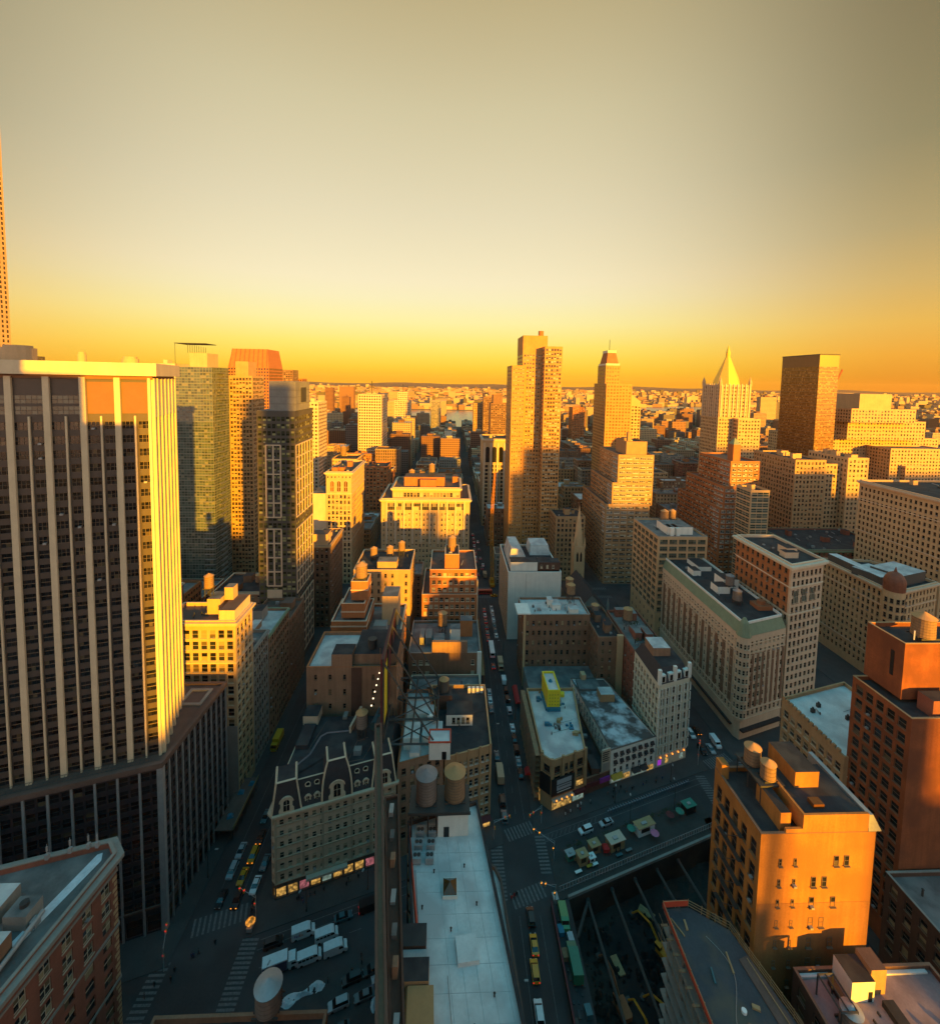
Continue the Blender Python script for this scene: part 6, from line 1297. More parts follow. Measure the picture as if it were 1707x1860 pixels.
# mobile crane in the street
c_ = thing('crane', 'tall orange lattice crane boom standing in the central street', 'crane', (31.8, 323, 0))
q = MB(); q.box(30.2, 33.4, 318, 328, .9, 2.2); q.box(30.4, 33.2, 321, 326, 2.2, 4.6)
for y in (319, 321.5, 325, 327): q.bar((30.1, y, .55), (33.5, y, .55), .55, n=10)
q.build('carrier', ['plant_yellow'], c_)
q = MB(); base = [(31.0, 322.2), (32.6, 322.2), (32.6, 323.8), (31.0, 323.8)]
def lattice(q, p0, p1, w0, w1, n):
    p0, p1 = Vector(p0), Vector(p1); ax = (p1 - p0).normalized(); u = Vector((1, 0, 0)); v = ax.cross(u).normalized(); u = v.cross(ax)
    prev = None
    for k in range(n + 1):
        c = p0.lerp(p1, k / n); w_ = (w0 + (w1 - w0) * k / n) / 2; ring = [c + u * a * w_ + v * b_ * w_ for a, b_ in ((-1, -1), (1, -1), (1, 1), (-1, 1))]
        for i in range(4): q.bar(ring[i], ring[(i + 1) % 4], .08)
        if prev:
            for i in range(4): q.bar(prev[i], ring[i], .17); q.bar(prev[i], ring[(i + 1) % 4], .09)
        prev = ring
lattice(q, (31.8, 322, 4.4), (30.6, 325, 46), 1.9, 1.9, 14); lattice(q, (30.6, 325, 46), (32.9, 331, 82), 1.7, .9, 12); q.build('lattice_boom', ['plant_yellow'], c_)
q = MB(); q.bar((29.9, 325, 46), (30.6, 330, 66), .12); q.bar((30.6, 330, 66), (32.9, 331, 81.5), .07); q.build('jib_strut', ['plant_yellow'], c_)
# small red crane far right
c_ = thing('distant_crane', 'small red luffing crane on the skyline right of the bronze tower', 'crane', (455, 500, 126)); q = MB(); lattice(q, (452, 530, 126), (452, 530, 140), 2, 2, 5); q.build('mast', ['safety_red'], c_); q = MB(); lattice(q, (452, 530, 140), (464, 528, 170), 1.6, 1, 9); q.bar((452, 530, 140), (446, 530, 146), .5); q.build('jib', ['safety_red'], c_)
# ------------------------------------------------------------------ the rest of the city
R6 = random.Random(11)
ORD = ['first', 'second', 'third', 'fourth', 'fifth', 'sixth', 'seventh', 'eighth', 'ninth', 'tenth', 'eleventh', 'twelfth', 'thirteenth', 'fourteenth', 'fifteenth', 'sixteenth', 'seventeenth', 'eighteenth', 'nineteenth', 'twentieth'] + ['%dth' % k for k in range(21, 60)]
def clear(x0, x1, y0, y1, g=1.5): return all(x1 < a - g or x0 > b_ + g or y1 < c - g or y0 > d + g for a, b_, c, d in FOOT)
PAL = [('tan', 'tan_brick'), ('brown', 'brown_brick'), ('red', 'red_brick'), ('grey', 'grey_stone'), ('pale', 'limestone'), ('buff', 'buff_brick'), ('orange', 'orange_brick'), ('dusky', 'old_brick')]
ZONES = [((178, 297), 'before the first avenue'), ((325, 436), 'beyond the first avenue'), ((456, 558), 'beyond the second avenue'), ((586, 680), 'beyond the third avenue'), ((702, 804), 'beyond the fourth avenue')]
LOTS = []
LIMIT = {  # keep sight lines open: (x0, x1, y0, y1, highest)
}
for zi, ((y0, y1), phrase) in enumerate(ZONES):
    for sx in SX:
        for half in (0, 1):
            xa = sx + 9.3 + half * 31.2; xb = xa + 30.2; y = y0
            if xb < -1.0 * y1 - 30 or xa > 1.2 * y1 + 30: continue
            while y < y1 - 8:
                ln = min(R6.uniform(13, 30), y1 - y)
                if y1 - y - ln < 9: ln = y1 - y
                h = R6.choice([16, 19, 22, 24, 27, 31, 36, 42, 48]) + R6.uniform(0, 4)
                if zi >= 2: h *= 1.2
                if zi >= 1 and R6.random() < .10: h += R6.uniform(12, 34)
                if zi == 0: h = min(h, 34)
                if zi == 0 and xa > 100: h = min(h, 27)
                if zi >= 1 and xa > 150: h = min(h, 46)
                if -90 < xa < 20 and zi <= 2: h = min(h, 38)
                if sx > 20 and sx < 40 and zi == 2: h = min(h, 34)
                if clear(xa, xb, y, y + ln - .4) and (zi > 0 or y > EL(xa) + 20):
                    LOTS.append((xa + R6.uniform(0, .4), xb, y, y + ln - .5, h, R6.randrange(len(PAL)), zi))
                y += ln
def seen(l): return -1.0 < (l[0] + 20) / l[3] < 1.18
LOTS = [l for l in LOTS if seen(l)]
LOTS.sort(key=lambda l: (l[6], abs(l[0] - 24) + l[2] * .01)); near, rest = LOTS[:285], LOTS[285:]
count = {}
fill_roots = []
for i, (xa, xb, ya, yb, h, pi_, zi) in enumerate(near):
    cn, mat = PAL[pi_]; side = 'left' if xa < 20 else 'right'; kind = 'low block' if h < 26 else ('mid-rise' if h < 50 else 'tower'); k = (cn, kind, side, zi); n_ = count.get(k, 0); count[k] = n_ + 1
    label = f'{ORD[n_]} {cn} {kind} {side} of the central street {ZONES[zi][1]}'
    inset = R6.random() < .25 and h > 24
    wn = dict(bay=R6.uniform(2.7, 3.6), fh=R6.uniform(3.4, 4), ww=R6.uniform(1.2, 1.9), wh=R6.uniform(1.8, 2.3))
    tiers = [(rect(xa, xb, ya, yb), 0, h, wn)]
    if inset: tiers = [(rect(xa, xb, ya, yb), 0, h * .75, wn), (rect(xa + 3, xb - 3, ya + 2.5, yb - 2), h * .75 - 1.1, h, wn)]
    f0 = len(FOOT)
    r_ = building('city_block', label, tiers, mat, frame='frame_cream' if pi_ % 2 else 'frame_brown', glass=R6.choice(['glass', 'glass_dark', 'glass_pale']), roof=R6.choice(['roof_dark', 'roof_grey', 'roof_brown', 'roof_silver', 'roof_grey']),
                  trim=R6.choice([None, 'cream_stone', 'grey_stone']), cornice=(.8, .6) if R6.random() < .4 else None, ind=0, lite=True, items=2 if zi < 2 else 1, seed=i, group='plain city blocks behind the landmarks', clutter_wall=R6.choice([mat, 'brown_brick', 'concrete', 'orange_brick']), bands=R6.choice([None, [5, h * .82], [4.5], [h * .3, h * .86]]))
    fill_roots.append((xa, xb, ya, yb, h, cn, kind, side, zi, n_))
tk = 0
for i, (xa, xb, ya, yb, h, cn, kind, side, zi, n_) in enumerate(fill_roots):
    if zi < 3 and i % 3 == 0 and h > 20:
        tk += 1; water_tank((xa + xb) / 2 + R6.uniform(-6, 6), (ya + yb) / 2, h - 1.1, R6.uniform(1.6, 2.3), R6.uniform(3.8, 5.2), R6.uniform(1.5, 4.5), f'water tank on the {ORD[n_]} {cn} {kind} {side} of street {ZONES[zi][1]}', R6.choice(['tank_wood', 'tank_grey_wood']), 'tank_roof', 12)
# past the three hundredth: one mass
q = MB()
def far_box(x, y, wx, wy, h, m=0):
    q.box(x, x + wx, y, y + wy, 0, h, m, 0, False)
    if h > 14: q.box(x + wx * .3, x + wx * .6, y + wy * .2, y + wy * .7, h, h + 4, m, 0, False)
for xa, xb, ya, yb, h, pi_, zi in rest: far_box(xa, ya, xb - xa, yb - ya, h)
for (y0, y1) in BANDS[4:]:
    for sx in SX + [24.3 + 80.5 * i for i in list(range(-22, -16)) + list(range(20, 26))]:
        for half in (0, 1):
            xa = sx + 9 + half * 31.4; y = y0 + 2
            if (xa + 15) / y1 < -1.05 or (xa + 15) / y1 > 1.25 or xa < -1600 or xa > 1900: continue
            while y < y1 - 10:
                ln = R6.uniform(15, 34); h = R6.choice([14, 16, 18, 20, 24, 30, 38]) + R6.uniform(0, 4)
                if R6.random() < .06: h += R6.uniform(20, 45)
                if -60 < xa < 60: h = min(h, 26)
                if clear(xa, xa + 30, y, y + ln): far_box(xa, y, 30, min(ln - 1, y1 - y), h)
                y += ln
for k in range(150):                                   # slabs and towers that close the view before the river
    x = R6.choice([R6.uniform(-1500, -40), R6.uniform(95, 1000)]); y = R6.uniform(1040, 1440); h = R6.uniform(38, 70)
    if R6.random() < .18: h = R6.uniform(80, 125)
    if clear(x, x + 45, y, y + 20): far_box(x, y, R6.uniform(18, 48), R6.uniform(16, 24), h)
for k in range(110):
    x = R6.choice([R6.uniform(-900, -60), R6.uniform(120, 1100)]); y = R6.uniform(700, 1020); h = R6.uniform(40, 85)
    if clear(x, x + 30, y, y + 24) and not (x > 150 and h > 60): far_box(x, y, R6.uniform(16, 30), R6.uniform(16, 26), h)
for k in range(900):                                   # the low eastern blocks at the right, out to the river bend
    x = R6.uniform(120, 2700); y = R6.uniform(1450, 2300)
    if y > 1480 + max(0, x - 100) * .62: continue
    far_box(x, y, R6.uniform(18, 50), R6.uniform(15, 40), R6.choice([14, 18, 24, 38, 40]) + R6.uniform(0, 5))
o = q.build('far_blocks', ['far_city']); tag(o, 'distant city blocks massed together before the river', 'buildings', kind='stuff')
# beyond the river
q = MB()
def bank(x): return 2345 + (max(0, x - 600) * .85 if x < 1500 else 765 + (x - 1500) * .12)
for k in range(13000):
    y = 2380 + (R6.random() ** 1.7) * 6800; x = R6.uniform(-1.05, 1.3) * y
    if y < bank(x) + 25: continue
    s = 1 + y / 5000; h = R6.choice([7, 8, 9, 11, 13, 16, 20]) * (1 + R6.random() * .5)
    if R6.random() < .035: h = R6.uniform(22, 60)
    q.box(x, x + R6.uniform(10, 42) * s, y, y + R6.uniform(10, 30) * s, -1, h, 0, 0, False)
for k in range(240):                                   # housing towers on the right-hand far shore
    y = R6.uniform(3200, 8500); x = R6.uniform(.25, 1.25) * y; q.box(x, x + R6.uniform(20, 60), y, y + 25, -1, R6.uniform(25, 70), 0, 0, False)
o = q.build('far_city', ['far_low']); tag(o, 'sunlit low city spreading to the horizon beyond the river', 'city', kind='stuff')
# park trees and street trees on the far side
q = MB()
def leaf_clump(q, x, y, z, r, n, rnd):
    for k in range(n):
        a, b_ = rnd.uniform(0, 2 * pi), rnd.uniform(-.6, 1); f = rnd.uniform(.3, 1) * r; c = (x + f * cos(a) * (1 - abs(b_) * .4), y + f * sin(a) * (1 - abs(b_) * .4), z + f * b_ * .8); s = r * rnd.uniform(.10, .24)
        u = Vector((rnd.uniform(-1, 1), rnd.uniform(-1, 1), rnd.uniform(-1, 1))).normalized(); v = u.orthogonal().normalized(); C = Vector(c)
        q.face(tuple(C - u * s - v * s * .6), tuple(C + u * s - v * s * .6), tuple(C + u * s * .7 + v * s), tuple(C - u * s * .7 + v * s * .7))
for k in range(130):
    x = R6.uniform(200, 1500); y = R6.uniform(1320, 1700) + max(0, x - 500) * .5; leaf_clump(q, x, y, 9, 8, 24, R6)
for k in range(160):
    x = R6.uniform(-1500, 1800); y = bank(x) + R6.uniform(30, 500); leaf_clump(q, x, y, 7, 10, 18, R6)
o = q.build('far_trees', ['bare_twig']); tag(o, 'bare brownish trees along the far river banks', 'trees', kind='stuff')
for nm, poly, z, n in (('arcaded_loft_building', J1, 39.4, 16), ('tan_corner_building', W3, 27.5, 14), ('white_roofed_building', W2, 29.9, 10), ('sunlit_brick_building', G1, 55.3, 9), ('orange_brick_tower', rect(123, 150, 106, 111), 63.9, 8), ('blank_brick_building', rect(-17, 14, 201, 226), 24, 16), ('brick_hotel_block', rect(-47, -19, 155, 175), 47.2, 12),
        ('copper_trimmed_hotel', rect(124, 143, 188, 246), 49.3, 24), ('pale_tall_hotel_wing', rect(148, 164, 192, 220), 71.4, 10), ('gold_loft_building', rect(-95, -78, 154, 164), 64.4, 10), ('even_windowed_building', rect(38, 67, 213, 229), 34.9, 12), ('corner_store_building', R1, 17.42, 8), ('brick_corner_building', W1, 49.45, 26), ('buff_side_street_building', rect(-47, -21, 232, 257), 49.4, 10), ('glowing_brick_building', rect(-8, 13, 232, 256), 49.4, 8),
        ('broad_loft_block', rect(-39, 5, 330, 364), 69.1, 18), ('stepped_tan_office', rect(124, 147, 328, 366), 95.4, 8), ('big_windowed_office', rect(120, 145, 250, 281), 61.4, 14), ('beige_hotel_block', rect(270, 330, 234, 280), 87.4, 22), ('dark_mansard_block', rect(240, 300, 290, 332), 38.9, 18), ('low_dark_roof_building', rect(116, 148, 80, 102), 22.9, 12), ('domed_corner_building', rect(222, 240, 222, 240), 48.4, 8)):
    roof_vents(ROOTS[nm], poly, z, len(nm), n)
# unseen tower and added blocks behind the viewpoint, shaped to shade the near streets
def shadow_block(name, x0, x1, y0, y1, h, label, mat):
    building(name, label, [(rect(x0, x1, y0, y1), 0, h, None)], mat, items=0)
HAZE = 0.000014
TA = tan(SUN_AZ)
K = 1 / cos(SUN_AZ) * tan(SUN_EL)
building('office_tower', 'tower close behind the viewpoint, out of the picture', [(rect(-75, -4, -52, -26), 0, 155.5, None), (rect(-75, -15.6, -50, -26.2), 155.5, 167, None), (rect(-75, -27.5, -48, -27), 167, 178, None)], 'bronze', items=0)
SEGS = [(-21, -2, 69), (-2, 8, 69), (8, 24, 80), (24, 42, 178), (42, 56, 88), (56, 70, 82), (70, 88, 80), (88, 109.5, 52), (109.5, 114.6, 82), (114.6, 134, 37), (134, 151, 84), (151, 162, 100), (162, 179, 82), (179, 200, 58), (200, 234, 84), (234, 245, 126), (245, 276, 146), (276, 322, 104), (322, 366, 120), (366, 402, 118), (402, 408, 150), (408, 450, 126), (450, 480, 130), (480, 504, 112), (504, 580, 147), (580, 680, 140), (680, 800, 122), (-140, -76, 120), (-220, -141, 95), (-330, -221, 110)]
for k, (s0, s1, h0) in enumerate(SEGS):
    yb = -450; building('shadow_block', f'{ORD[k]} added shadow block in the unseen row behind the viewpoint', [([(s0 - (yb - 30) * TA + .02, yb - 30), (s1 - (yb - 30) * TA, yb - 30), (s1 - yb * TA, yb), (s0 - yb * TA + .02, yb)], 0, h0 - K * yb, None)], 'brown_brick', items=0, group='unseen shadow blocks added behind the viewpoint')
hz = MB(); hz.box(-20000, 20000, -1500, 18500, -11, 345); o = hz.build('haze', []); tag(o, 'thin golden evening haze over the whole city', 'haze', kind='stuff')
m = bpy.data.materials.new('haze_air'); m.use_nodes = True; t = m.node_tree; t.nodes.clear(); ou = t.nodes.new('ShaderNodeOutputMaterial'); v = t.nodes.new('ShaderNodeVolumePrincipled')
v.inputs['Density'].default_value = HAZE; v.inputs['Color'].default_value = (1.0, 0.60, 0.18, 1); v.inputs['Anisotropy'].default_value = 0.0
t.links.new(v.outputs[0], ou.inputs['Volume']); o.data.materials.append(m)
# ------------------------------------------------------------------ vehicles, people, street furniture, building site
def text_mesh(body, size, depth=.015):
    cu = bpy.data.curves.new('text', 'FONT'); cu.body = body; cu.size = size; cu.extrude = depth; cu.resolution_u = 3
    t_ = bpy.data.objects.new('text', cu); col.objects.link(t_); me = bpy.data.meshes.new_from_object(t_.evaluated_get(bpy.context.evaluated_depsgraph_get()))
    bpy.data.objects.remove(t_); bpy.data.curves.remove(cu); return me
CARM = {}
def car_meshes(kind, paint):
    k = (kind, paint)
    if k in CARM: return CARM[k]
    Ln, Wd, prof, glass, wy = {
        # side profile of the paint (y, z), glass house (y0, y1 at belt, y0, y1 at roof, belt z, roof z), axle positions
        'sedan': (4.8, 1.85, [(-2.4, .5), (-2.38, .95), (-1.55, 1.02), (1.0, .98), (2.25, .78), (2.4, .5)], (-1.85, 1.25, -1.1, .35, 1.0, 1.45), (-1.45, 1.45)),
        'suv': (4.8, 1.95, [(-2.4, .5), (-2.4, 1.1), (-1.6, 1.15), (1.0, 1.12), (2.25, .95), (2.4, .5)], (-2.3, 1.35, -2.05, .55, 1.13, 1.78), (-1.45, 1.45)),
        'van': (5.9, 2.1, [(-2.95, .5), (-2.95, 2.45), (1.0, 2.55), (1.75, 2.2), (2.1, 1.45), (2.85, 1.2), (2.95, .5)], (1.02, 2.12, 1.02, 1.6, 1.42, 2.35), (-1.9, 1.9)),
        'minibus': (5.9, 2.1, [(-2.95, .5), (-2.95, 2.3), (1.2, 2.4), (1.9, 2.1), (2.2, 1.4), (2.85, 1.15), (2.95, .5)], (1.22, 2.22, 1.22, 1.75, 1.38, 2.2), (-1.9, 1.9)),
        'truck': (8.2, 2.4, [(1.9, .5), (1.9, 2.5), (2.4, 2.6), (3.6, 2.5), (4.05, 1.4), (4.1, .5)], (3.1, 4.02, 3.1, 3.7, 1.5, 2.3), (-2.7, 3.0)),
        'bus': (12.0, 2.55, [(-6, .4), (-6, 3.0), (5.8, 3.05), (6, 2.4), (6, .4)], (-5.8, 5.98, -5.8, 5.9, 1.3, 2.4), (-3.6, 3.8))}[kind]
    h = Wd / 2; b = MB(); P = prof
    for i in range(len(P) - 1):
        (y0, z0), (y1, z1) = P[i], P[i + 1]; b.face((h, y0, z0), (h, y1, z1), (-h, y1, z1), (-h, y0, z0)) if False else b.face((-h, y0, z0), (h, y0, z0), (h, y1, z1), (-h, y1, z1))
    b.face(*[(h, y, z) for y, z in reversed(P)]); b.face(*[(-h, y, z) for y, z in P]); b.face(*[(s * h, P[0][0] if e == 0 else P[-1][0], .5) for s, e in ((-1, 0), (-1, 1), (1, 1), (1, 0))])
    b.box(-h + .06, h - .06, P[0][0] + .1, P[-1][0] - .08, .22, .498)
    res = []
    if kind == 'truck':
        b.box(-.9, .9, -4.0, 1.9, .55, .8)
        c = MB(); c.box(-1.25, 1.25, -4.1, 1.7, .82, 3.5); res.append(('cargo_box', c.mesh('cargo_box', ['paint_' + paint])))
    g = MB(); y0, y1, r0, r1, zb, zr = glass; hg = h - .1; hr = h - (.28 if kind in ('sedan', 'suv') else .1)
    if kind in ('sedan', 'suv'):
        A = [(-hg, y0, zb), (hg, y0, zb), (hg, y1, zb), (-hg, y1, zb)]; Bq = [(-hr, r0, zr), (hr, r0, zr), (hr, r1, zr), (-hr, r1, zr)]
        for i in range(4): j = (i + 1) % 4; g.face(A[i], A[j], Bq[j], Bq[i])
        b.face(*[(x * 1.03, y, z + .012) for x, y, z in Bq])
        rb = MB(); rb.box(-hr, hr, r0, r1, zr + .005, zr + .05); res.append(('roof', rb.mesh('roof', ['paint_' + paint])))
    elif kind == 'bus':
        for s in (-1, 1):
            for i in range(9): y = -5.6 + i * 1.25; g.box(min(s * (h + .01), s * (h - .05)), max(s * (h + .01), s * (h - .05)), y, y + 1.1, 1.3, 2.35)
        g.box(-1.1, 1.1, 5.98, 6.02, 1.2, 2.5); g.box(-1, 1, -6.02, -5.98, 1.5, 2.5)
    else:
        d = .03; (ya, za), (yb, zb_) = [p for p in P if abs(p[0] - glass[3]) < .4][0], (glass[1], glass[4])
        ws = {'van': ((1.75, 2.2), (2.1, 1.45)), 'minibus': ((1.9, 2.1), (2.2, 1.4)), 'truck': ((3.6, 2.5), (4.05, 1.4))}[kind]
        g.face((-h + .12, ws[1][0] + d, ws[1][1] + .03), (h - .12, ws[1][0] + d, ws[1][1] + .03), (h - .12, ws[0][0] + d, ws[0][1] + .02), (-h + .12, ws[0][0] + d, ws[0][1] + .02))
        for s in (-1, 1):
            g.face(*[(s * (h + .012), y, z) for y, z in ((ws[0][0] - .95, 1.5), (ws[1][0] - .15, 1.5), (ws[0][0] - .05, 2.1), (ws[0][0] - .95, 2.15))])
            if kind == 'minibus':
                for i in range(4): y = -2.6 + i * .9; g.face(*[(s * (h + .012), a, z) for a, z in ((y, 1.45), (y + .75, 1.45), (y + .75, 2.0), (y, 2.0))])
    res.append(('cabin_glass', g.mesh('cabin_glass', ['car_glass']))); res.append(('body', b.mesh('body', ['paint_' + paint])))
    wh = MB(); r = .5 if kind in ('truck', 'bus') else .34; n = 12
    wh.face(*[(.12, r * cos(2 * pi * i / n), r * sin(2 * pi * i / n)) for i in range(n)]); wh.face(*[(-.12, r * cos(-2 * pi * i / n), r * sin(-2 * pi * i / n)) for i in range(n)])
    for i in range(n):
        a0, a1 = 2 * pi * i / n, 2 * pi * (i + 1) / n; wh.face((.12, r * cos(a0), r * sin(a0)), (-.12, r * cos(a0), r * sin(a0)), (-.12, r * cos(a1), r * sin(a1)), (.12, r * cos(a1), r * sin(a1)))
    wm = wh.mesh('wheel', ['tyre']); fr = Ln / 2 if kind != 'truck' else 4.1; re = -Ln / 2 if kind != 'truck' else -4.1
    hl = MB(); hl.box(-.17, .17, -.02, .03, -.08, .08); hm = hl.mesh('headlight', ['sign_white']); hl_on = hl.mesh('headlight', ['lamp_orange']); tl = hl.mesh('tail_light', ['safety_red']); tl_on = hl.mesh('tail_light', ['lamp_red'])
    CARM[k] = (res, wm, r, wy, h, fr, re, hm, hl_on, tl, tl_on); return CARM[k]
def vehicle(kind, paint, x, y, rz, label, group, lights='', name=None, z=0.0):
    res, wm, r, wy, h, fr, re, hm, hl_on, tl, tl_on = car_meshes(kind, paint)
    cat = {'sedan': 'car', 'suv': 'car', 'van': 'van', 'minibus': 'van', 'truck': 'truck', 'bus': 'bus'}[kind]
    t = thing(name or {'sedan': 'parked_car', 'suv': 'sport_utility_car', 'van': 'delivery_van', 'minibus': 'passenger_van', 'truck': 'box_truck', 'bus': 'city_bus'}[kind], label, cat, (x, y, z), rz, group)
    for n, me in res: link(n, me, t)
    for yy in wy:
        for s in (-1, 1): link('wheel', wm, t, (s * (h - .1), yy, r))
    for s in (-1, 1): link('headlight', hl_on if 'h' in lights else hm, t, (s * (h - .3), fr, .75)); o = link('tail_light', tl_on if 't' in lights else tl, t, (s * (h - .25), re - .02, .8))
    return t
CL = dict(black='black', white='white', silver='silver', taxi='yellow', teal='teal', blue='blue', grey='grey', tan='tan', red='red', green='green', dgreen='dark green', yellow='yellow')
V30 = 'cars on the central street'
# central street, right kerb, from the crossing outwards
for k, (c, kind, y) in enumerate((('black', 'sedan', 161.4), ('silver', 'sedan', 166.9), ('black', 'suv', 173.0), ('black', 'sedan', 178.4), ('white', 'sedan', 184.2), ('silver', 'suv', 194.6), ('black', 'suv', 202.2), ('black', 'suv', 208.4), ('white', 'sedan', 255.5), ('grey', 'sedan', 261.3), ('teal', 'sedan', 266.6), ('white', 'sedan', 272), ('silver', 'sedan', 277.3), ('white', 'suv', 282.6), ('silver', 'sedan', 288.2))):
    vehicle(kind, c, 28.3, y, 0, f'{CL[c]} parked car, {ORD[k]} from the crossing along the right kerb of the central street', V30)
vehicle('van', 'white', 28.1, 215.6, 0, 'white parked van at the right kerb beyond the yellow rooftop box', V30); vehicle('truck', 'tan', 27.7, 227, pi, 'tan box truck facing the viewer on the central street beside the bus', V30)
for k, (c, kind, y) in enumerate((('teal', 'suv', 144.4), ('black', 'suv', 150.6), ('teal', 'sedan', 169.9), ('grey', 'sedan', 195.7), ('white', 'sedan', 201.4), ('silver', 'sedan', 206.8))):
    vehicle(kind, c, 20.2, y, 0, f'{CL[c]} parked car, {ORD[k]} from the crossing along the left kerb of the central street', V30)
vehicle('truck', 'tan', 20.4, 161.0, 0, 'tan box truck parked at the left kerb beside the tan corner building', V30)
vehicle('bus', 'white', 24.3, 240.5, 0, 'white bus heading away down the central street', V30, 't'); vehicle('sedan', 'red', 24.0, 226.8, 0, 'reddish car with bright tail lights just behind the white bus', V30, 't')
for k, y in enumerate((252, 258.4, 264.8, 271.4, 278.5, 285.2)): vehicle('sedan', ('red', 'grey', 'black', 'red', 'silver', 'red')[k], 23.4, y, 0, f'car with red tail lights, {ORD[k]} in the queue ahead of the white bus', V30, 't')
vehicle('bus', 'red', 24.5, 309, pi / 2, 'red bus crossing the central street on the first cross avenue', V30); vehicle('sedan', 'taxi', 31.5, 305.2, pi / 2, 'yellow taxi just in front of the red bus', V30)
for k, (x, y) in enumerate(((27.6, 358), (22.4, 340), (26.3, 352), (22.6, 366), (22.5, 374), (22.8, 383), (22.3, 391), (26.2, 372), (22.6, 401), (23, 410), (26.2, 392), (22.8, 420), (26.4, 411), (22.6, 431))): vehicle('sedan', ('white', 'red', 'black', 'grey')[k % 4], x, y, 0, f'car with red lights, {ORD[k]} past the red bus on the central street', V30, 't')
vehicle('truck', 'tan', 27.6, 338, 0, 'pale truck beside the foot of the orange crane', V30); vehicle('suv', 'black', 24.2, 115.2, 0, 'black van-like car in front of the two taxis near the green trucks', V30)
a_ = vehicle('sedan', 'taxi', 24.0, 109.0, 0, 'yellow taxi, farther of two beside the dark excavation', V30, 't', 'taxi'); b_ = vehicle('suv', 'taxi', 23.2, 103.6, 0, 'yellow taxi, nearer of two beside the dark excavation', V30, 't', 'taxi'); vehicle('suv', 'white', 22.8, 96.0, 0, 'pale car at the bottom edge behind the two taxis', V30)
# the side street on the left, cars facing the viewer
V31 = 'cars on the left side street'
for c, kind, x, y, lb, l in (('silver', 'sedan', -63.3, 135.2, 'silver car in the left lane beside the podium, level with the farther taxi', ''), ('taxi', 'suv', -58.9, 133.6, 'farther yellow taxi with headlights on the left side street', 'h'), ('silver', 'suv', -63.2, 129.3, 'silver car in the left lane beside the nearer taxi', ''),
    ('taxi', 'sedan', -59.4, 127.6, 'nearer orange-yellow taxi on the left side street', ''), ('white', 'sedan', -54.7, 125.2, 'white car parked by the corner of the mansard building', ''), ('black', 'sedan', -62.7, 121.8, 'black car waiting at the crossing in the left lane', ''), ('black', 'suv', -58.2, 121.6, 'black car with lit headlights at the crossing', 'h'),
    ('teal', 'sedan', -54.4, 131.4, 'teal car parked behind the white one near the mansard building', ''), ('black', 'sedan', -58.9, 139.4, 'black car with orange headlights behind the farther taxi', 'h'), ('teal', 'sedan', -60.2, 146.4, 'teal car driving beside the terrace with blue tarps', ''), ('silver', 'van', -54.4, 141.6, 'silver van parked along the mansard building', ''),
    ('white', 'van', -54.6, 164.5, 'white van parked farther up the left side street, nearer of two', ''), ('white', 'van', -54.4, 174, 'white van parked farther up the left side street, farther of two', ''), ('teal', 'sedan', -54.5, 184, 'pale teal car parked beyond the two white vans', ''), ('yellow', 'truck', -68.2, 178, 'yellow truck at the left kerb below the loft buildings', '')):
    vehicle(kind, c, x, y, pi, lb, V31, l, 'taxi' if c == 'taxi' else None)
# the diagonal avenue
VB = 'vehicles on the diagonal avenue'; RB = -atan2(BD.x, BD.y)
def av(kind, c, x, y, lb, l='', flip=False, nm=None): return vehicle(kind, c, x, y, RB + (pi if flip else 0), lb, VB, l, nm)
fx = av('van', 'white', -37.1, 113.2, 'large white delivery van with purple and orange lettering, farthest of the white vans')
for tx, mt, yy in (('Fed', 'awning_purple', -2.3), ('Ex', 'lamp_letter', -1.02)):
    if mt not in M: plain(mt, (0.7, 0.16, 0.01), .5)
    me = text_mesh(tx, .95); me.materials.append(M[mt]); o = link('lettering', me, fx, (1.062, yy, 1.15)); o.rotation_euler = (pi / 2, 0, pi / 2)
av('minibus', 'white', -30.8, 112.4, 'white passenger van right of the lettered delivery van'); av('van', 'white', -27.7, 109.4, 'white van, foremost of the row beside the snow pile'); av('minibus', 'white', -33.9, 107.8, 'white passenger van in front of the box truck')
bt = av('truck', 'white', -40.6, 106.2, 'white box truck with dark blue side panel and separate cab'); q = MB(); q.box(1.26, 1.29, -4.0, 1.6, .9, 3.2); link('side_panel', q.mesh('side_panel', ['paint_blue']), bt); q = MB(); q.box(1.295, 1.31, -2.6, -1.2, 2.2, 2.7); link('side_mark', q.mesh('side_mark', ['safety_red']), bt)
av('suv', 'black', -44.2, 111.2, 'black car left of the white delivery vans'); av('sedan', 'teal', -27.4, 116.6, 'dark teal car along the far lane near the lit shops'); av('van', 'black', -20.6, 118.8, 'black van half hidden behind the brick slab', 't')
av('suv', 'silver', -24.4, 98.8, 'pale sport utility car in the parking row at the bottom', '', True); av('sedan', 'grey', -18.6, 100.2, 'grey car right of the pale one in the parking row', '', True); av('sedan', 'blue', -15.2, 101.6, 'blue car at the end of the parking row by the brick slab', '', True)
av('suv', 'black', -22.2, 103.4, 'black car behind the pale one in the parking row', '', True); av('suv', 'black', -17.4, 105.0, 'black car behind the grey one in the parking row', '', True); av('sedan', 'black', -23.2, 94.6, 'black car in front of the pale one in the parking row', '', True)
av('suv', 'white', 46.6, 139.3, 'white car parked on the avenue opposite the food stalls, left of two', '', True); av('sedan', 'silver', 54.3, 141.7, 'pale blue car parked on the avenue opposite the food stalls, right of two', '', True)
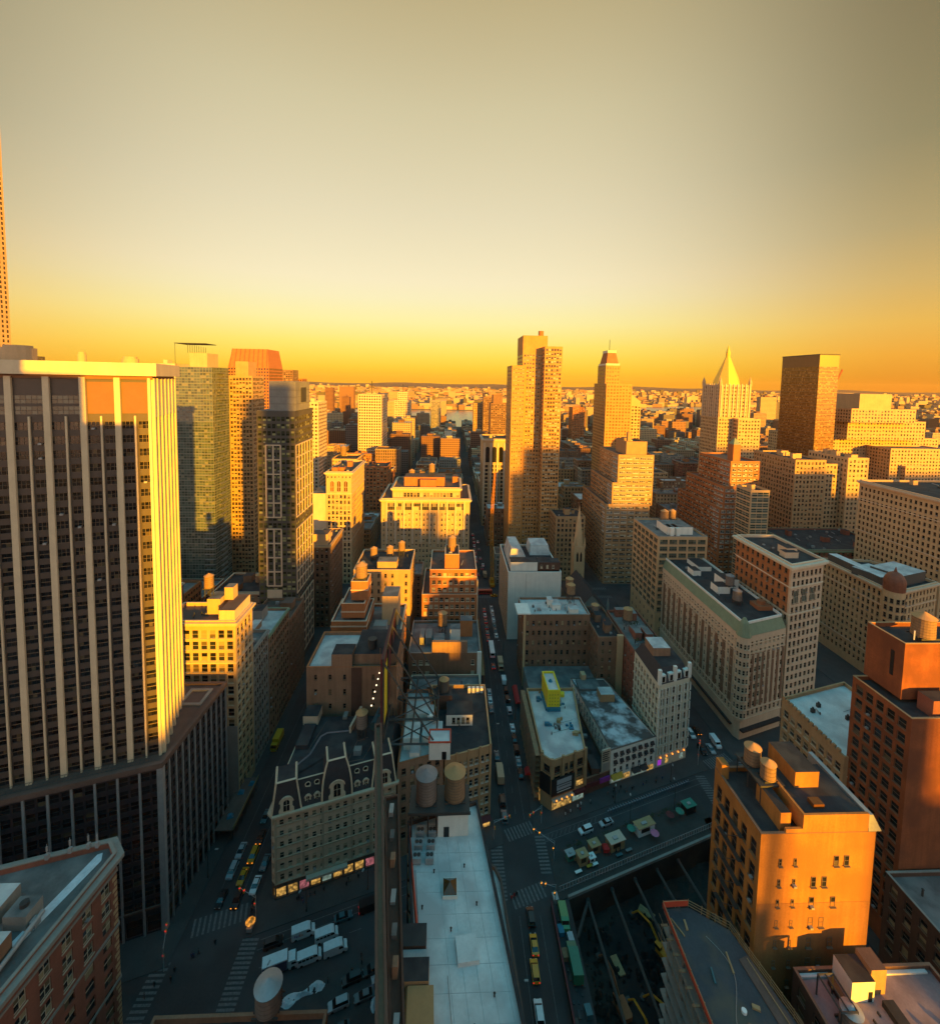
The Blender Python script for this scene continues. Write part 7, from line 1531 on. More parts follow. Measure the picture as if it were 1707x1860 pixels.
for c, kind, x, y, lb, l in (('white', 'van', 111.4, 174.8, 'white van on the street between cast-iron building and copper-trimmed hotel', ''), ('silver', 'sedan', 107.6, 171.6, 'silver car left of the white van by the copper-trimmed hotel', ''), ('black', 'suv', 103.8, 171.2, 'black car at the crossing by the cast-iron building', ''), ('white', 'suv', 103.7, 179.6, 'white car behind the black one by the cast-iron building', ''), ('black', 'sedan', 107.2, 181.4, 'black car with orange lights by the cast-iron building', 'h'), ('taxi', 'sedan', 103.9, 188, 'yellow taxi beyond the cast-iron building', 'h')):
    vehicle(kind, c, x, y, pi, lb, 'cars on the right side street', l, 'taxi' if c == 'taxi' else None)
# people
def person_mesh(step, lean=0.0):
    """one continuous body: legs in stride, tapered torso, arms, neck and head"""
    me = bpy.data.meshes.new('body'); bm = bmesh.new(); sk = bm.verts.layers.skin.verify()
    J = [((0, 0, .93), .13), ((0, .0, 1.15), .14), ((0, .01, 1.40), .155), ((0, .02, 1.52), .06), ((0, .04, 1.62), .095), ((0, .04, 1.73), .08),
         ((-.1, .0, .88), .095), ((-.11, step * .5 + .04, .50), .065), ((-.11, step * .55 - .06, .09), .045), ((-.11, step * .55 + .1, .04), .04),
         ((.1, .0, .88), .095), ((.11, -step * .45 + .05, .50), .065), ((.11, -step * .75, .10), .045), ((.11, -step * .75 + .15, .04), .04),
         ((-.2, .01, 1.41), .065), ((-.25, -step * .3, 1.14), .048), ((-.25, -step * .2 + .12, .90), .038), ((.2, .01, 1.41), .065), ((.25, step * .3, 1.14), .048), ((.25, step * .35 + .14, .92), .038)]
    E_ = [(0, 1), (1, 2), (2, 3), (3, 4), (4, 5), (0, 6), (6, 7), (7, 8), (8, 9), (0, 10), (10, 11), (11, 12), (12, 13), (2, 14), (14, 15), (15, 16), (2, 17), (17, 18), (18, 19)]
    vs = []
    for (p, r) in J: v = bm.verts.new(p); v[sk].radius = (r, r); vs.append(v)
    vs[0][sk].use_root = True
    for a, b2 in E_: bm.edges.new((vs[a], vs[b2]))
    bm.to_mesh(me); bm.free(); o = bpy.data.objects.new('body', me); col.objects.link(o); m_ = o.modifiers.new('skin', 'SKIN'); m_.use_smooth_shade = True; m2 = o.modifiers.new('sub', 'SUBSURF'); m2.levels = 1; m2.render_levels = 1
    res = bpy.data.meshes.new_from_object(o.evaluated_get(bpy.context.evaluated_depsgraph_get())); bpy.data.objects.remove(o); return res
POSES = [person_mesh(.34), person_mesh(.05), person_mesh(-.3)]
for me in POSES:
    me.materials.clear(); me.materials.append(M['trousers']); me.materials.append(M['skin'])
    for p in me.polygons: p.material_index = 1 if p.center.z > 1.5 or (p.center.z < .96 and abs(p.center.x) > .2) else 0
COATS = {}
def coat_mesh(c, n=10):
    if c not in COATS:
        q = MB(); prev = None
        for z, rx, ry in ((.62, .21, .19), (.9, .20, .17), (1.15, .20, .165), (1.36, .24, .16), (1.46, .18, .13), (1.52, .08, .08)):
            ring = [(rx * cos(2 * pi * k / n), .01 + ry * sin(2 * pi * k / n), z) for k in range(n)]
            if prev:
                for k in range(n): q.face(prev[k], prev[(k + 1) % n], ring[(k + 1) % n], ring[k])
            prev = ring
        for s in (-1, 1): q.bar((s * .21, .01, 1.42), (s * .255, .0, 1.13), .075, n=6); q.bar((s * .255, 0, 1.13), (s * .255, .1, .95), .06, n=6)
        COATS[c] = q.mesh('coat', ['coat_' + c])
    return COATS[c]
q = MB(); n = 8
for k in range(4): a0, a1 = k * pi / 9, (k + 1) * pi / 9; q.cyl(0, .03, 1.66 + .13 * sin(a0), 1.66 + .13 * sin(a1), .115 * cos(a0), .115 * cos(a1), n=n, cap=(k == 3))
HAIR = q.mesh('hair', ['hair'])
R7 = random.Random(5)
def person(x, y, rz, c, label, group, z=.15):
    t = thing('person', label, 'person', (x, y, z), rz, group); link('body', R7.choice(POSES), t); link('coat', coat_mesh(c), t); link('hair', HAIR, t); return t
def crowd(n, p, q2, spread, cols, where, grp, z=.15):
    for k in range(n):
        f = R7.random(); c = R7.choice(cols); x = p[0] + (q2[0] - p[0]) * f + R7.uniform(-spread, spread); y = p[1] + (q2[1] - p[1]) * f + R7.uniform(-spread, spread)
        person(x, y, R7.uniform(0, 2 * pi), c, f'person in {"a" if c[0] not in "aeiou" else "an"} {c} coat {where}', grp, z)
crowd(17, along(-48.8, 121, 3, -2.6), along(-48.8, 121, 33, -2.6), 1.0, ['black', 'black', 'grey', 'blue', 'red', 'tan'], 'on the pavement outside the lit mansard shops', 'people outside the lit shops')
crowd(8, (-52, 116.5), (-53, 121.5), .8, ['black', 'grey', 'blue'], 'waiting at the corner by the mansard building', 'people at the corner')
crowd(12, (36, 143.5), (52, 149), 1.0, ['black', 'grey', 'white', 'red'], 'outside the corner store', 'people outside the corner store')
crowd(16, (58, 151.5), (84, 159.5), 1.2, ['black', 'grey', 'blue'], 'outside the white shop building', 'people outside the white shops')
crowd(9, (37, 128), (58, 133.5), 1.0, ['black', 'grey', 'red', 'tan'], 'among the stalls on the plaza', 'people among the stalls')
crowd(7, (17, 116), (17.6, 90), .5, ['black', 'grey', 'blue'], 'walking beside the narrow low building', 'people beside the low building')
crowd(4, (19.5, 119.5), (22, 121.5), .5, ['black', 'red'], 'crossing the central street', 'people on the crossing', .0)
crowd(6, (-34, 101), (-18, 108), 1.2, ['black', 'grey'], 'between the vans and the parking row', 'people by the parking row', .0)
crowd(8, (-70, 100), (-60, 112), 1.6, ['black', 'grey', 'blue'], 'near the left crossing', 'people near the left crossing', .0)
# street lamps, signals, bins
def street_lamp(x, y, rz, label):
    t = thing('street_lamp', label, 'street lamp', (x, y, .15), rz, 'street lamps'); q = MB(); q.cyl(0, 0, 0, 8.4, .13, .08, n=8); q.cyl(0, 0, 0, .8, .24, .2, n=8); link('pole', q.mesh('pole', ['steel']), t)
    q = MB(); q.bar((0, 0, 8.2), (0, 2.4, 9.0), .06); link('arm', q.mesh('arm', ['steel']), t); q = MB(); q.box(-.2, .2, 2.2, 3.1, 8.9, 9.05); link('lamp_head', q.mesh('lamp_head', ['galvanised']), t)
def signal(x, y, rz, label, c='lamp_red', arm=5.5):
    t = thing('traffic_signal', label, 'traffic light', (x, y, .15), rz, 'traffic signals'); q = MB(); q.cyl(0, 0, 0, 6.4, .14, .1, n=8); link('pole', q.mesh('pole', ['galvanised']), t)
    q = MB(); q.bar((0, 0, 5.6), (0, arm, 6.4), .08); q.bar((0, 0, 6.4), (0, arm * .6, 6.1), .04); link('mast_arm', q.mesh('mast_arm', ['galvanised']), t)
    for yy in (arm, arm * .72, .25):
        z = 5.5 if yy > 1 else 3.2; q = MB(); q.box(-.17, .17, yy - .17, yy + .17, z, z + 1.05); h_ = link('signal_head', q.mesh('signal_head', ['paint_yellow']), t)
        q = MB(); q.box(-.12, .12, yy - .24, yy - .175, z + .72, z + .96); q.box(-.24, -.175, yy - .12, yy + .12, z + .72, z + .96); link('signal_lamp', q.mesh('signal_lamp', [c]), h_)
signal(16.0, 137.5, -pi / 2 + .3, 'traffic signal at the foot of the tan corner building'); signal(32.4, 142.4, pi / 2 + .6, 'traffic signal at the corner store corner'); signal(34.0, 130.4, .95, 'traffic signal with a long arm at the tip of the plaza', 'lamp_orange', 7)
signal(31.6, 118.2, 1.4, 'traffic signal by the green trucks', 'lamp_orange', 4); signal(-51.4, 117.6, 1.2, 'traffic signal at the mansard corner'); signal(-69.2, 106.4, .4, 'traffic signal by the white-piered podium corner'); signal(-69.6, 92.2, 1.0, 'traffic signal by the brick corner building'); signal(98.4, 164.5, -.6, 'traffic signal at the cast-iron building corner')
for k, (x, y, rz, lb) in enumerate(((-38, 118.6, 2.8, 'street lamp in front of the mansard building, left one'), (-22, 123.6, 2.8, 'street lamp in front of the mansard building, right one'), (-69.6, 128, -pi / 2, 'street lamp beside the podium on the left side street'), (18.4, 176, -pi / 2, 'street lamp on the left kerb of the central street'), (30.2, 190, pi / 2, 'street lamp on the right kerb near the scaffold'), (30.2, 236, pi / 2, 'street lamp on the right kerb near the white wall'),
    (60, 149.3, 2.8, 'street lamp outside the white shop building'), (84, 157.2, 2.8, 'street lamp outside the cast-iron building'), (62, 140.6, -.3, 'street lamp on the plaza behind the stalls'), (80, 146.4, -.3, 'street lamp at the far end of the plaza'), (16.9, 96, -pi / 2, 'street lamp beside the narrow low building'), (-42, 98.4, -.3, 'street lamp by the snow pile'))): street_lamp(x, y, rz, lb)
# cycle docks on the avenue
bw = MB(); n = 12
for yy in (-.52, .52):
    for k in range(n): a0, a1 = 2 * pi * k / n, 2 * pi * (k + 1) / n; bw.bar((0, yy + .33 * cos(a0), .33 + .33 * sin(a0)), (0, yy + .33 * cos(a1), .33 + .33 * sin(a1)), .03)
wheels = bw.mesh('wheels', ['tyre']); bf = MB()
for p, q2 in (((0, -.52, .33), (0, -.1, .35)), ((0, -.1, .35), (0, -.25, .85)), ((0, -.25, .8), (0, .4, .85)), ((0, -.1, .35), (0, .4, .75)), ((0, .52, .33), (0, .38, 1.0)), ((-.28, .38, 1.02), (.28, .38, 1.02)), ((0, -.35, .9), (0, -.12, .92))): bf.bar(p, q2, .04)
bframe = bf.mesh('bicycle_frame', ['paint_blue'])
for k in range(32):
    x = 57 + k * 1.08; y = EL(x) - 9.6; t = thing('bicycle', 'docked hire bicycle in the long row on the avenue opposite the stalls', 'bicycle', (x, y, 0), .3, 'row of docked hire bicycles'); link('wheels', wheels, t); link('bicycle_frame', bframe, t)
t = thing('docking_station', 'long low rail holding the row of hire bicycles', 'bicycle rack', (74, EL(74) - 9, 0)); q = MB(); q.prism([(56.4, EL(56.4) - 9.0), (91, EL(91) - 9.0), (91, EL(91) - 8.6), (56.4, EL(56.4) - 8.6)], 0, .12); q.build('rail', ['galvanised'], t)
q = MB()
for k in range(32): x = 57.2 + k * 1.08; q.box(x - .12, x + .12, EL(x) - 8.95, EL(x) - 8.7, .12, .8)
q.build('dock_post', ['galvanised'], t)
# stalls, tents and boxes on the plaza
def stall(x, y, L_, Wd, h, roof, wall, label, over=.25):
    t = thing('market_stall', label, 'stall', (x, y, .15), RB + pi / 2, 'stalls on the plaza'); q = MB(); q.box(-L_ / 2, L_ / 2, -Wd / 2, Wd / 2, 0, h); link('body', q.mesh('body', [wall]), t)
    q = MB(); q.box(-L_ / 2 - over, L_ / 2 + over, -Wd / 2 - over, Wd / 2 + over, h + .01, h + .18); link('roof', q.mesh('roof', [roof]), t)
    q = MB(); q.box(-L_ * .35, L_ * .2, -Wd / 2 - .03, -Wd / 2 - .005, h * .4, h * .85); link('hatch', q.mesh('hatch', ['black_board']), t); q = MB(); q.box(-L_ * .2, L_ * .1, -Wd * .25, Wd * .1, h + .2, h + .5); link('roof_vent', q.mesh('roof_vent', ['galvanised']), t)
for a in ((42.6, 129.6, 3.0, 2.4, 3.0, 'plywood', 'plywood', 'tan plywood kiosk nearest the tip of the plaza'), (47.4, 133.0, 3.2, 2.2, 2.6, 'plywood', 'tank_wood', 'tan-roofed kiosk, second from the tip of the plaza'), (54.6, 134.2, 5.2, 3.0, 3.0, 'sign_tan', 'plywood', 'long tan stall with patched roof in the middle of the plaza'), (66.0, 138.8, 6.4, 2.6, 3.0, 'plywood', 'sign_white', 'long tan-roofed trailer beside the pink umbrella'),
          (45.6, 129.8, 1.8, 1.4, 1.8, 'sign_white', 'sign_white', 'small white stand between the two plywood kiosks'), (39.2, 130.8, 2.4, 1.8, 2.0, 'galvanised', 'green_cloth', 'cluttered grey stand at the tip of the plaza'), (84.6, 145.6, 4.0, 2.6, 2.8, 'green_cloth', 'awning_black', 'green-roofed stand at the far end of the plaza')): stall(*a)
def parasol(x, y, m, lb, r=1.4):
    t = thing('parasol', lb, 'umbrella', (x, y, .15), 0, 'umbrellas on the plaza'); q = MB(); q.cyl(0, 0, 0, 2.5, .05, n=6); link('pole', q.mesh('pole', ['steel']), t); q = MB(); q.cyl(0, 0, 2.15, 2.75, r, .05, n=10); link('canopy', q.mesh('canopy', [m]), t)
parasol(68.4, 136.2, 'pink_cloth', 'pink umbrella beside the long tan-roofed trailer'); parasol(61.4, 138.0, 'green_cloth', 'green umbrella between the long stall and the trailer'); parasol(76.5, 142.4, 'awning_maroon', 'dark umbrella near the far end of the plaza'); parasol(80.5, 143.6, 'green_cloth', 'green umbrella near the far end of the plaza')
t = thing('tent', 'bright red pop-up tent between two tan stalls', 'tent', (51.0, 132.4, .15)); q = MB(); q.frustum(rect(-1, 1, -1, 1), 2.0, rect(-.1, .1, -.1, .1), 2.9); link('canopy', q.mesh('canopy', ['red_cloth']), t); q = MB(); q.box(-.95, .95, -.95, -.9, .8, 2); q.box(-.95, -.9, -.95, .95, .8, 2)
for x in (-.95, .95):
    for y in (-.95, .95): q.bar((x, y, 0), (x, y, 2), .04)
link('frame', q.mesh('frame', ['red_cloth']), t)
for x, y, m, lb in ((40.6, 126.4, 'sign_white', 'white folding table by the fence near the plywood kiosk'), (44.6, 128.0, 'awning_yellow', 'yellow table beside the plywood kiosk'), (54.8, 131.0, 'paint_teal', 'teal bench by the fence, left of two'), (58.4, 132.4, 'paint_teal', 'teal bench by the fence, right of two'), (46.2, 128.4, 'sign_white', 'small white table in front of the white stand')):
    t = thing('table', lb, 'table', (x, y, .15), RB + pi / 2, 'tables on the plaza'); q = MB(); q.box(-1.1, 1.1, -.4, .4, .72, .8); link('top', q.mesh('top', [m]), t)
    for sx in (-.9, .9): q = MB(); q.box(sx - .05, sx + .05, -.35, .35, 0, .715); link('leg', q.mesh('leg', ['steel']), t)
t = thing('site_fence', 'long railing fence along the edge of the excavation', 'fence', (60, 128, 0)); q = MB(); fl = lambda x: EL(x) - 26.2
for k in range(58): x = 34 + k * .98; q.box(x - .18, x + .18, fl(x) - .04, fl(x) + .04, .15, 1.9)
q.build('picket', ['galvanised'], t)['kind'] = 'stuff'; q = MB()
for z in (.4, 1.9): q.bar((33.5, fl(33.5), z), (91, fl(91), z), .07)
q.build('rail', ['galvanised'], t)
t = thing('pit_wall', 'pale concrete kerb wall along the top of the excavation', 'wall', (60, 126, 0)); q = MB(); wl = lambda x: EL(x) - 28.2; q.prism([(35.8, wl(35.8) - .7), (88.4, wl(88.4) - .7), (88.4, wl(88.4)), (35.8, wl(35.8))], -1.2, .75); q.build('kerb', ['concrete'], t)
R8 = random.Random(9)
q = MB()
for k in range(70): x = R8.uniform(38, 88); leaf_clump(q, x, EL(x) - R8.uniform(15.3, 17), .8, .7, 10, R8)
o = q.build('plaza_shrubs', ['foliage']); tag(o, 'low green shrubs in planters along the plaza edge', 'shrubs', kind='stuff')
# the excavation: struts, machines, spoil
for k, (x0, y0, x1, y1) in enumerate(((42, 121.5, 44.5, 62), (50, 124, 54, 64), (58, 126.6, 63.8, 80), (66, 129, 70, 103.4), (74, 131.6, 78, 103.4), (36.4, 112, 42, 121))):
    t = thing('bracing_strut', f'dark steel bracing strut across the excavation, {ORD[k]} from the left' if k < 5 else 'short diagonal strut in the near left corner of the excavation', 'strut', ((x0 + x1) / 2, (y0 + y1) / 2, -3), 0, 'bracing struts in the excavation'); q = MB(); q.bar((x0, y0, -2.2), (x1, y1, -2.2), .42, n=10); q.build('tube', ['steel'], t)
    q = MB(); q.bar((x0, y0, -2.2), (x0 + (x1 - x0) * .015, y0 + (y1 - y0) * .015, -2.2), .62, n=10); q.build('end_plate', ['steel'], t)
def excavator(x, y, rz, c, label, reach=1.0):
    t = thing('excavator', label, 'excavator', (x, y, -8.0), rz, 'excavators in the pit')
    for s in (-1, 1):
        q = MB(); q.prism([(s * 1.3 - .35, -2), (s * 1.3 + .35, -2), (s * 1.3 + .35, 2), (s * 1.3 - .35, 2)], .15, .95); q.bar((s * 1.3, -2, .55), (s * 1.3 + .001, -2.001, .55), .4); link('track', q.mesh('track', ['tyre']), t)
    q = MB(); q.box(-1.4, 1.4, -2.6, 1.2, 1.1, 2.3); q.prism([(-1.4, -2.6), (-1.0, -3.1), (1.0, -3.1), (1.4, -2.6)], 1.1, 2.3); q.cyl(0, 0, .9, 1.1, 1, n=12); link('house', q.mesh('house', [c]), t)
    q = MB(); q.box(-1.4, -.4, -.2, 1.5, 2.3, 3.3); link('cab', q.mesh('cab', ['car_glass']), t); q = MB(); q.box(-1.42, -.38, -.25, 1.5, 3.31, 3.4); link('cab_roof', q.mesh('cab_roof', [c]), t)
    q = MB(); q.bar((.3, 1, 1.8), (.3, 3.6 * reach, 4.8), .34); q.bar((.3, 3.6 * reach, 4.8), (.3, 6.8 * reach, 4.2), .3); link('boom', q.mesh('boom', [c]), t); q = MB(); q.bar((.3, 6.8 * reach, 4.4), (.3, 8.6 * reach, 1.2), .24); link('stick', q.mesh('stick', [c]), t)
    q = MB(); q.prism([(-.4, 8.2 * reach), (1, 8.2 * reach), (1, 9.2 * reach), (-.4, 9.2 * reach)], .2, 1.2); link('bucket', q.mesh('bucket', ['steel']), t)
excavator(44.6, 101.5, .25, 'patch_orange', 'orange excavator in the pit, nearest the green trucks', 1.2); excavator(60, 112, .5, 'plant_yellow', 'yellow excavator deep in the pit under the far struts', 1.2); excavator(56.8, 95.6, .7, 'plant_yellow', 'yellow excavator in the pit beside the unfinished building', 1.1); excavator(49.6, 92.6, .3, 'plant_yellow', 'yellow excavator at the bottom of the pit', 1.2)
q = MB()
for k in range(420):
    x, y = R8.uniform(37.5, 63), R8.uniform(66, 122); s = R8.uniform(.15, .8)
    if y > EL(x) - 31: continue
    q.cyl(x, y, -8.6, -7.6 + R8.uniform(0, .9), s * 1.6, s * .5, n=5)
o = q.build('rubble', ['pit_dirt']); tag(o, 'dark rubble and spoil on the floor of the excavation', 'rubble', kind='stuff')
for k in range(5):
    x, y = (40, 46, 53, 47, 60)[k], (70, 84, 74, 110, 122)[k]; t = thing('plank_stack', ('stack of boards near the bottom edge of the pit', 'stack of boards in the middle of the pit', 'stack of boards below the unfinished building', 'stack of boards under the struts in the pit', 'stack of boards in the far part of the pit')[k], 'planks', (x, y, -8), k * .6, 'board stacks in the pit'); q = MB()
    for i in range(5): q.box(-2.2, 2.2, -.9 + i * .38, -.6 + i * .38, .1 + .06 * (i % 2), .5 + .06 * (i % 2))
    link('board', q.mesh('board', ['plywood']), t)
# yard strip between street and pit
t = thing('hoarding', 'dark hoarding between the central street and the excavation', 'fence', (30.4, 92, 0)); q = MB(); q.box(30.2, 30.45, 60, 117.6, 0, 2.4); q.build('panel', ['steel'], t); q = MB(); q.box(30.1, 30.55, 60, 117.6, 2.401, 2.5); q.build('rail', ['awning_maroon'], t)
vehicle('van', 'green', 33.2, 114.6, pi, 'light green truck in the yard beside the excavation', 'trucks in the yard'); g_ = vehicle('truck', 'dgreen', 33.4, 104.6, 0, 'dark green truck in the yard beside the excavation', 'trucks in the yard')
for x, y, m, lb in ((33.9, 110.0, 'paint_silver', 'pale toolbox between the two green trucks'), (34.4, 95.8, 'paint_teal', 'bright teal box near the bottom of the yard'), (32.0, 119.6, 'galvanised', 'grey cabinet at the head of the yard'), (31.6, 106.6, 'tank_wood', 'tan crate beside the dark green truck'), (31.7, 111.8, 'teal_tarp', 'blue drum crate beside the light green truck'), (34.6, 91, 'plywood', 'plywood sheet leaning at the bottom of the yard')):
    t = thing('site_box', lb, 'box', (x, y, 0), .1, 'boxes in the yard'); q = MB(); q.box(-.7, .7, -1, 1, .1, 1.3); link('body', q.mesh('body', [m]), t); q = MB(); q.box(-.75, .75, -1.05, 1.05, 1.301, 1.4); link('lid', q.mesh('lid', [m]), t); q = MB(); q.box(-.6, .6, -.9, .9, 0, .099); link('skid', q.mesh('skid', ['steel']), t)
q = MB()
for k in range(90): x, y = R8.uniform(31, 35.5), R8.uniform(62, 117); s = R8.uniform(.1, .35); q.box(x - s, x + s, y - s, y + s * 2, .0, s)
o = q.build('yard_litter', ['deck']); tag(o, 'scattered building materials on the yard strip', 'materials', kind='stuff')
# unfinished building beside the pit
S1 = [(47.4, 52), (66, 54), (63, 71.6), (59.6, 84.9), (53.0, 89.2), (47.6, 89.0)]
def unfinished():
    r = thing('unfinished_building', 'unfinished concrete building with red netting around its dark top deck', 'building', (56, 72, 0)); q = MB()
    for k in range(1, 10): z = 3.7 * k + 1.4; q.prism(S1, z - .3, z, bottom=True)
    q.build('floor_slab', ['concrete'], r); q = MB(); core = offset(S1, -1.2)
    for p in core: q.box(p[0] - .35, p[0] + .35, p[1] - .35, p[1] + .35, -9, 34.4)
    for y in (58, 64, 70, 76, 82): q.box(48.4, 49.1, y, y + .7, -9, 34.4)
    q.build('column', ['concrete'], r); q = MB(); q.prism(offset(S1, -3), -9, 34.3); q.build('core', ['dark_stone'], r)
    q = MB(); q.prism(S1, 34.72, 35.0); q.build('top_deck', ['deck'], r)
    q = MB(); q.box(47.3, 47.5, 52, 89.2, 35.5, 36.3); q.prism([(47.5, 89.1), (53, 89.25), (53, 89.4), (47.5, 89.3)], 35.3, 36.6); q.build('red_netting', ['safety_red'], r)
    q = MB()
    for a_, b2 in (((47.4, 89.2), (53, 89.3)), ((47.4, 52), (47.4, 89.2)), ((53, 89.3), (59.6, 85)), ((59.6, 85), (63.1, 71.6)), ((63.1, 71.6), (66, 54))):
        for z in (35.4, 36.0, 36.6): q.bar((*a_, z), (*b2, z), .06)
        d = Vector(b2) - Vector(a_); m_ = int(d.length / 2.2)
        for k in range(m_ + 1): p = Vector(a_) + d * k / max(1, m_); q.bar((*p, 35), (*p, 36.9), .07)
    q.build('guard_rail', ['plywood'], r)
    q = MB()
    for k in range(14): y = 54 + k * 2.5; q.box(45.9, 47.3, y, y + .4, 34.2, 34.35); q.bar((46, y, 30), (46, y, 35.6), .05)
    for z in (31, 33, 35.4): q.bar((46, 53, z), (46, 88, z), .05)
    q.build('outrigger_scaffold', ['tank_wood'], r)
    q = MB(); q.prism([(58.4, 80), (60.6, 80.6), (64.6, 60), (61.6, 59.4)], 35.01, 35.25, 0); q.build('formwork', ['roof_brown'], r)
    for k in range(16):
        x, y = R8.uniform(49, 59), R8.uniform(54, 85); L2 = R8.uniform(1.2, 5); q = MB(); q.T = Matrix.Translation((x, y, 35.02)) @ Matrix.Rotation(R8.uniform(0, 3), 4, 'Z'); q.box(0, L2, 0, R8.uniform(.15, .7), 0, R8.uniform(.1, .5)); q.build('loose_material', [R8.choice(['plywood', 'tank_wood', 'paint_teal', 'galvanised', 'roof_brown', 'plywood'])], r)
    for k in range(12):
        q = MB(); t_ = k / 12; x, y = 60 + 1.8 * t_ * 2, 80 - 20 * t_; q.bar((x, y, 35.4), (x + .6, y - 4, 35.45), .08); q.build('timber', ['plywood'], r)
    for x, y in ((54.6, 72.6), (56.0, 67.0), (57.2, 66.4)): 
        q = MB(); q.cyl(x, y, 35.01, 35.5, .45, n=12); q.build('bucket', ['sign_white'], r)
    q = MB()
    for k in range(26): a0, a1 = k * .35, (k + 1) * .35; q.bar((54 + 2.2 * sin(a0 * .8), 84 - k * .9, 35.07), (54 + 2.2 * sin(a1 * .8), 84 - (k + 1) * .9, 35.07), .05)
    q.build('hose', ['galvanised'], r)
unfinished(); FOOT.append((47, 66, 52, 90))
# terrace and tarps on the side street shed, left
t = thing('terrace_shed', 'low flat pavement shed with blue tarps beside the podium', 'shed', (-70, 146, 0)); q = MB(); q.box(-73, -67.2, 138.5, 158, 3.6, 4.0); q.build('deck', ['roof_brown'], t); q = MB()
for y in range(139, 158, 3):
    for x in (-72.6, -67.6): q.bar((x, y, .15), (x, y, 3.6), .09)
q.build('post', ['steel'], t); q = MB(); q.box(-67.3, -67.15, 138.5, 158, 4.0, 5.1); q.build('parapet', ['plywood'], t)
for x, y, lb in ((-70.4, 143.2, 'blue tarp bundle on the pavement shed, nearest one'), (-70.8, 152.0, 'blue tarp bundle on the pavement shed, middle one'), (-68.6, 155.4, 'blue tarp bundle on the pavement shed, farthest one')):
    t = thing('tarp', lb, 'tarp', (x, y, 4), R8.random(), 'blue tarps on the pavement shed'); q = MB(); q.frustum([(-1, -.8), (1, -.9), (1.1, .8), (-.8, 1)], 0, [(-.5, -.3), (.4, -.5), (.6, .3), (-.3, .5)], .8); link('cover', q.mesh('cover', ['paint_tarp'] if 'paint_tarp' in M else ['teal_tarp']), t); q = MB(); q.bar((-1, 0, .1), (1, 0, .1), .05); link('rope', q.mesh('rope', ['steel']), t)
# orange sidewalk shed on the central street
t = thing('sidewalk_shed', 'orange-lit pavement scaffold on the left of the central street', 'scaffold', (17, 238, 0)); q = MB()
for k in range(14): y = 214 + k * 4; q.bar((15.6, y, .15), (15.6, y, 9), .08); q.bar((18.4, y, .15), (18.4, y, 9), .08); q.bar((15.6, y, 9), (18.4, y, 9), .06); q.bar((18.4, y, .15), (18.4, y + 4, 4.5), .05)
for z in (3, 4.5, 6, 7.5, 9): q.bar((18.4, 214, z), (18.4, 266, z), .06)
q.build('frame', ['patch_orange'], t); q = MB(); q.box(15.5, 18.5, 213.5, 266.5, 4.52, 4.7); q.build('deck', ['plywood'], t)
for x0, y0, x1, lb in ((32.6, 196, 33.4, 'long red awning along the right side of the central street'), (31.0, 158.5, 32.2, 'red cart by the scaffold on the right pavement')):
    t = thing('red_awning', lb, 'awning', (x0, y0, 0), 0, 'red awnings'); q = MB(); q.frustum(rect(x0 - 1.4, x1, y0, y0 + (12 if y0 > 190 else 3)), 2.6, rect(x0 - .6, x1, y0, y0 + (12 if y0 > 190 else 3)), 3.4); q.build('canopy', ['red_cloth'], t); q = MB()
    for y in (y0 + .2, y0 + (11.8 if y0 > 190 else 2.8)): q.bar((x0 - 1.3, y, .15), (x0 - 1.3, y, 2.6), .05)
    q.build('post', ['steel'], t)
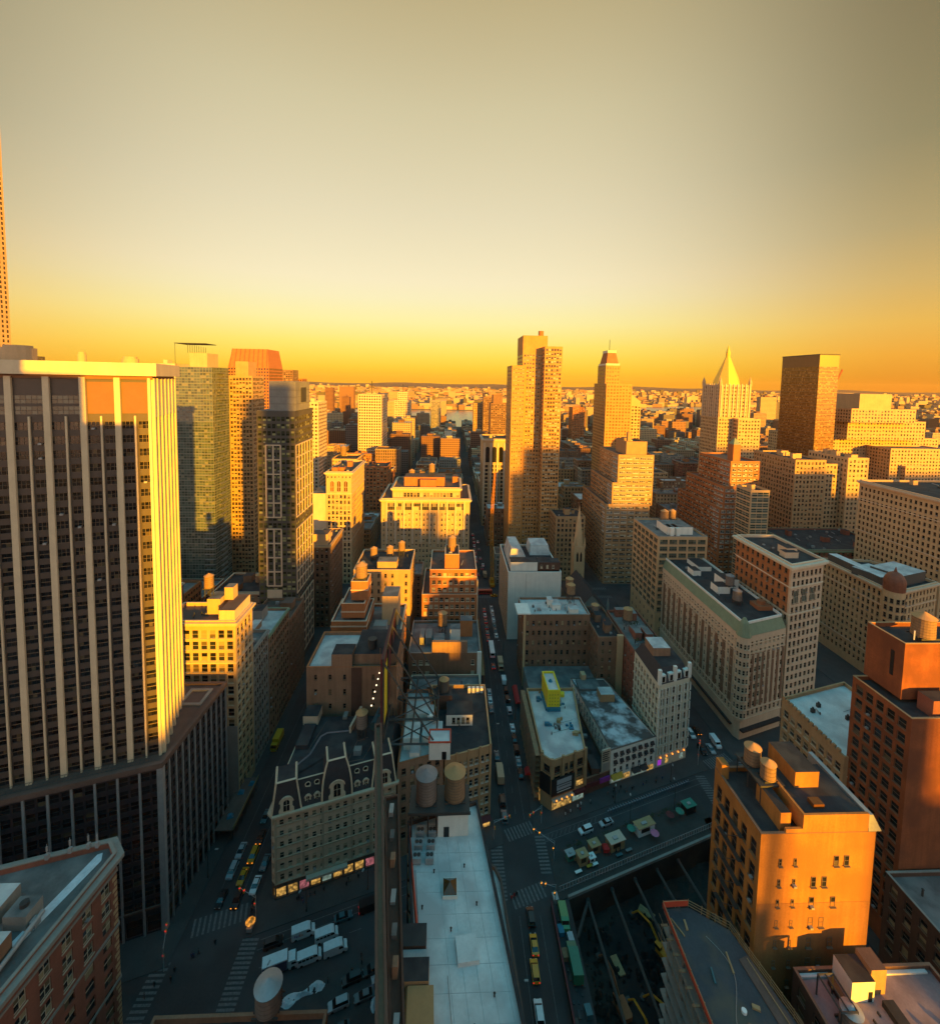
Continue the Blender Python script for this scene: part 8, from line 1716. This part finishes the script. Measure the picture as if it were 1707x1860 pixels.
# snow heaps
def snow_heap(p, q2, wd, label):
    b = MB(); n, m_ = 22, 8; P, Q = Vector(p), Vector(q2); d = (Q - P); u = Vector((-d.y, d.x)).normalized(); g = []
    for i in range(n + 1):
        row = []
        for j in range(m_ + 1):
            f = i / n; e = j / m_ * 2 - 1; c = P + d * f + u * e * wd * (.75 + .3 * sin(f * 9)) * (min(1, 6 * f, 6 * (1 - f)) ** .5); row.append((c.x, c.y, .02 + max(0, (1 - e * e)) * (.55 + .35 * sin(f * 17 + e * 3) + R8.uniform(-.2, .2)) * min(1, 8 * f, 8 * (1 - f))))
        g.append(row)
    for i in range(n):
        for j in range(m_): b.face(g[i][j], g[i + 1][j], g[i + 1][j + 1], g[i][j + 1])
    o = b.build('snow_heap', ['snow']); tag(o, label, 'snow', 'snow heaps'); return o
snow_heap((-38.6, 99.2), (-28.4, 103.2), 1.5, 'long heap of grey-white snow behind the white kiosk top'); snow_heap((-17.6, 107), (-15.8, 97), .9, 'narrow heap of snow along the foot of the brick slab')
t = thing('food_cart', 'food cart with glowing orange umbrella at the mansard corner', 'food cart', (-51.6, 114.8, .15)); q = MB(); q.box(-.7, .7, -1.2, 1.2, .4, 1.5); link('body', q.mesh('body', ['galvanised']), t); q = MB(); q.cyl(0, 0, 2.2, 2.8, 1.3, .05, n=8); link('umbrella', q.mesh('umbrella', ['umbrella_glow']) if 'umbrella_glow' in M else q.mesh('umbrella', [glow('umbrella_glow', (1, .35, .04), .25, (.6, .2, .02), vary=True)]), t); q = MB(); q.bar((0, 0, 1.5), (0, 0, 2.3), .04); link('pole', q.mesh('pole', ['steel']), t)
r_ = building('corner_tank_building', 'low building under the pale conical tank at the bottom left', [(rect(-52, -21, 40, 77), 0, 32, None)], 'brown_brick', items=0)
water_tank(-31.2, 76.0, 32, 2.3, 4.0, 3.2, 'pale conical water tank top at the bottom edge beside the snow heap', 'tank_grey_wood', 'galvanised', 24)
# roof garden and street shrubs
q = MB()
for k in range(26): leaf_clump(q, R8.uniform(83, 95), R8.uniform(188, 218), 33.4 + R8.uniform(0, 1.4), R8.uniform(.6, 1.5), 26, R8)
o = q.build('roof_garden', ['foliage']); tag(o, 'shrubs of the roof terrace behind the cast-iron hotel', 'shrubs', kind='stuff')
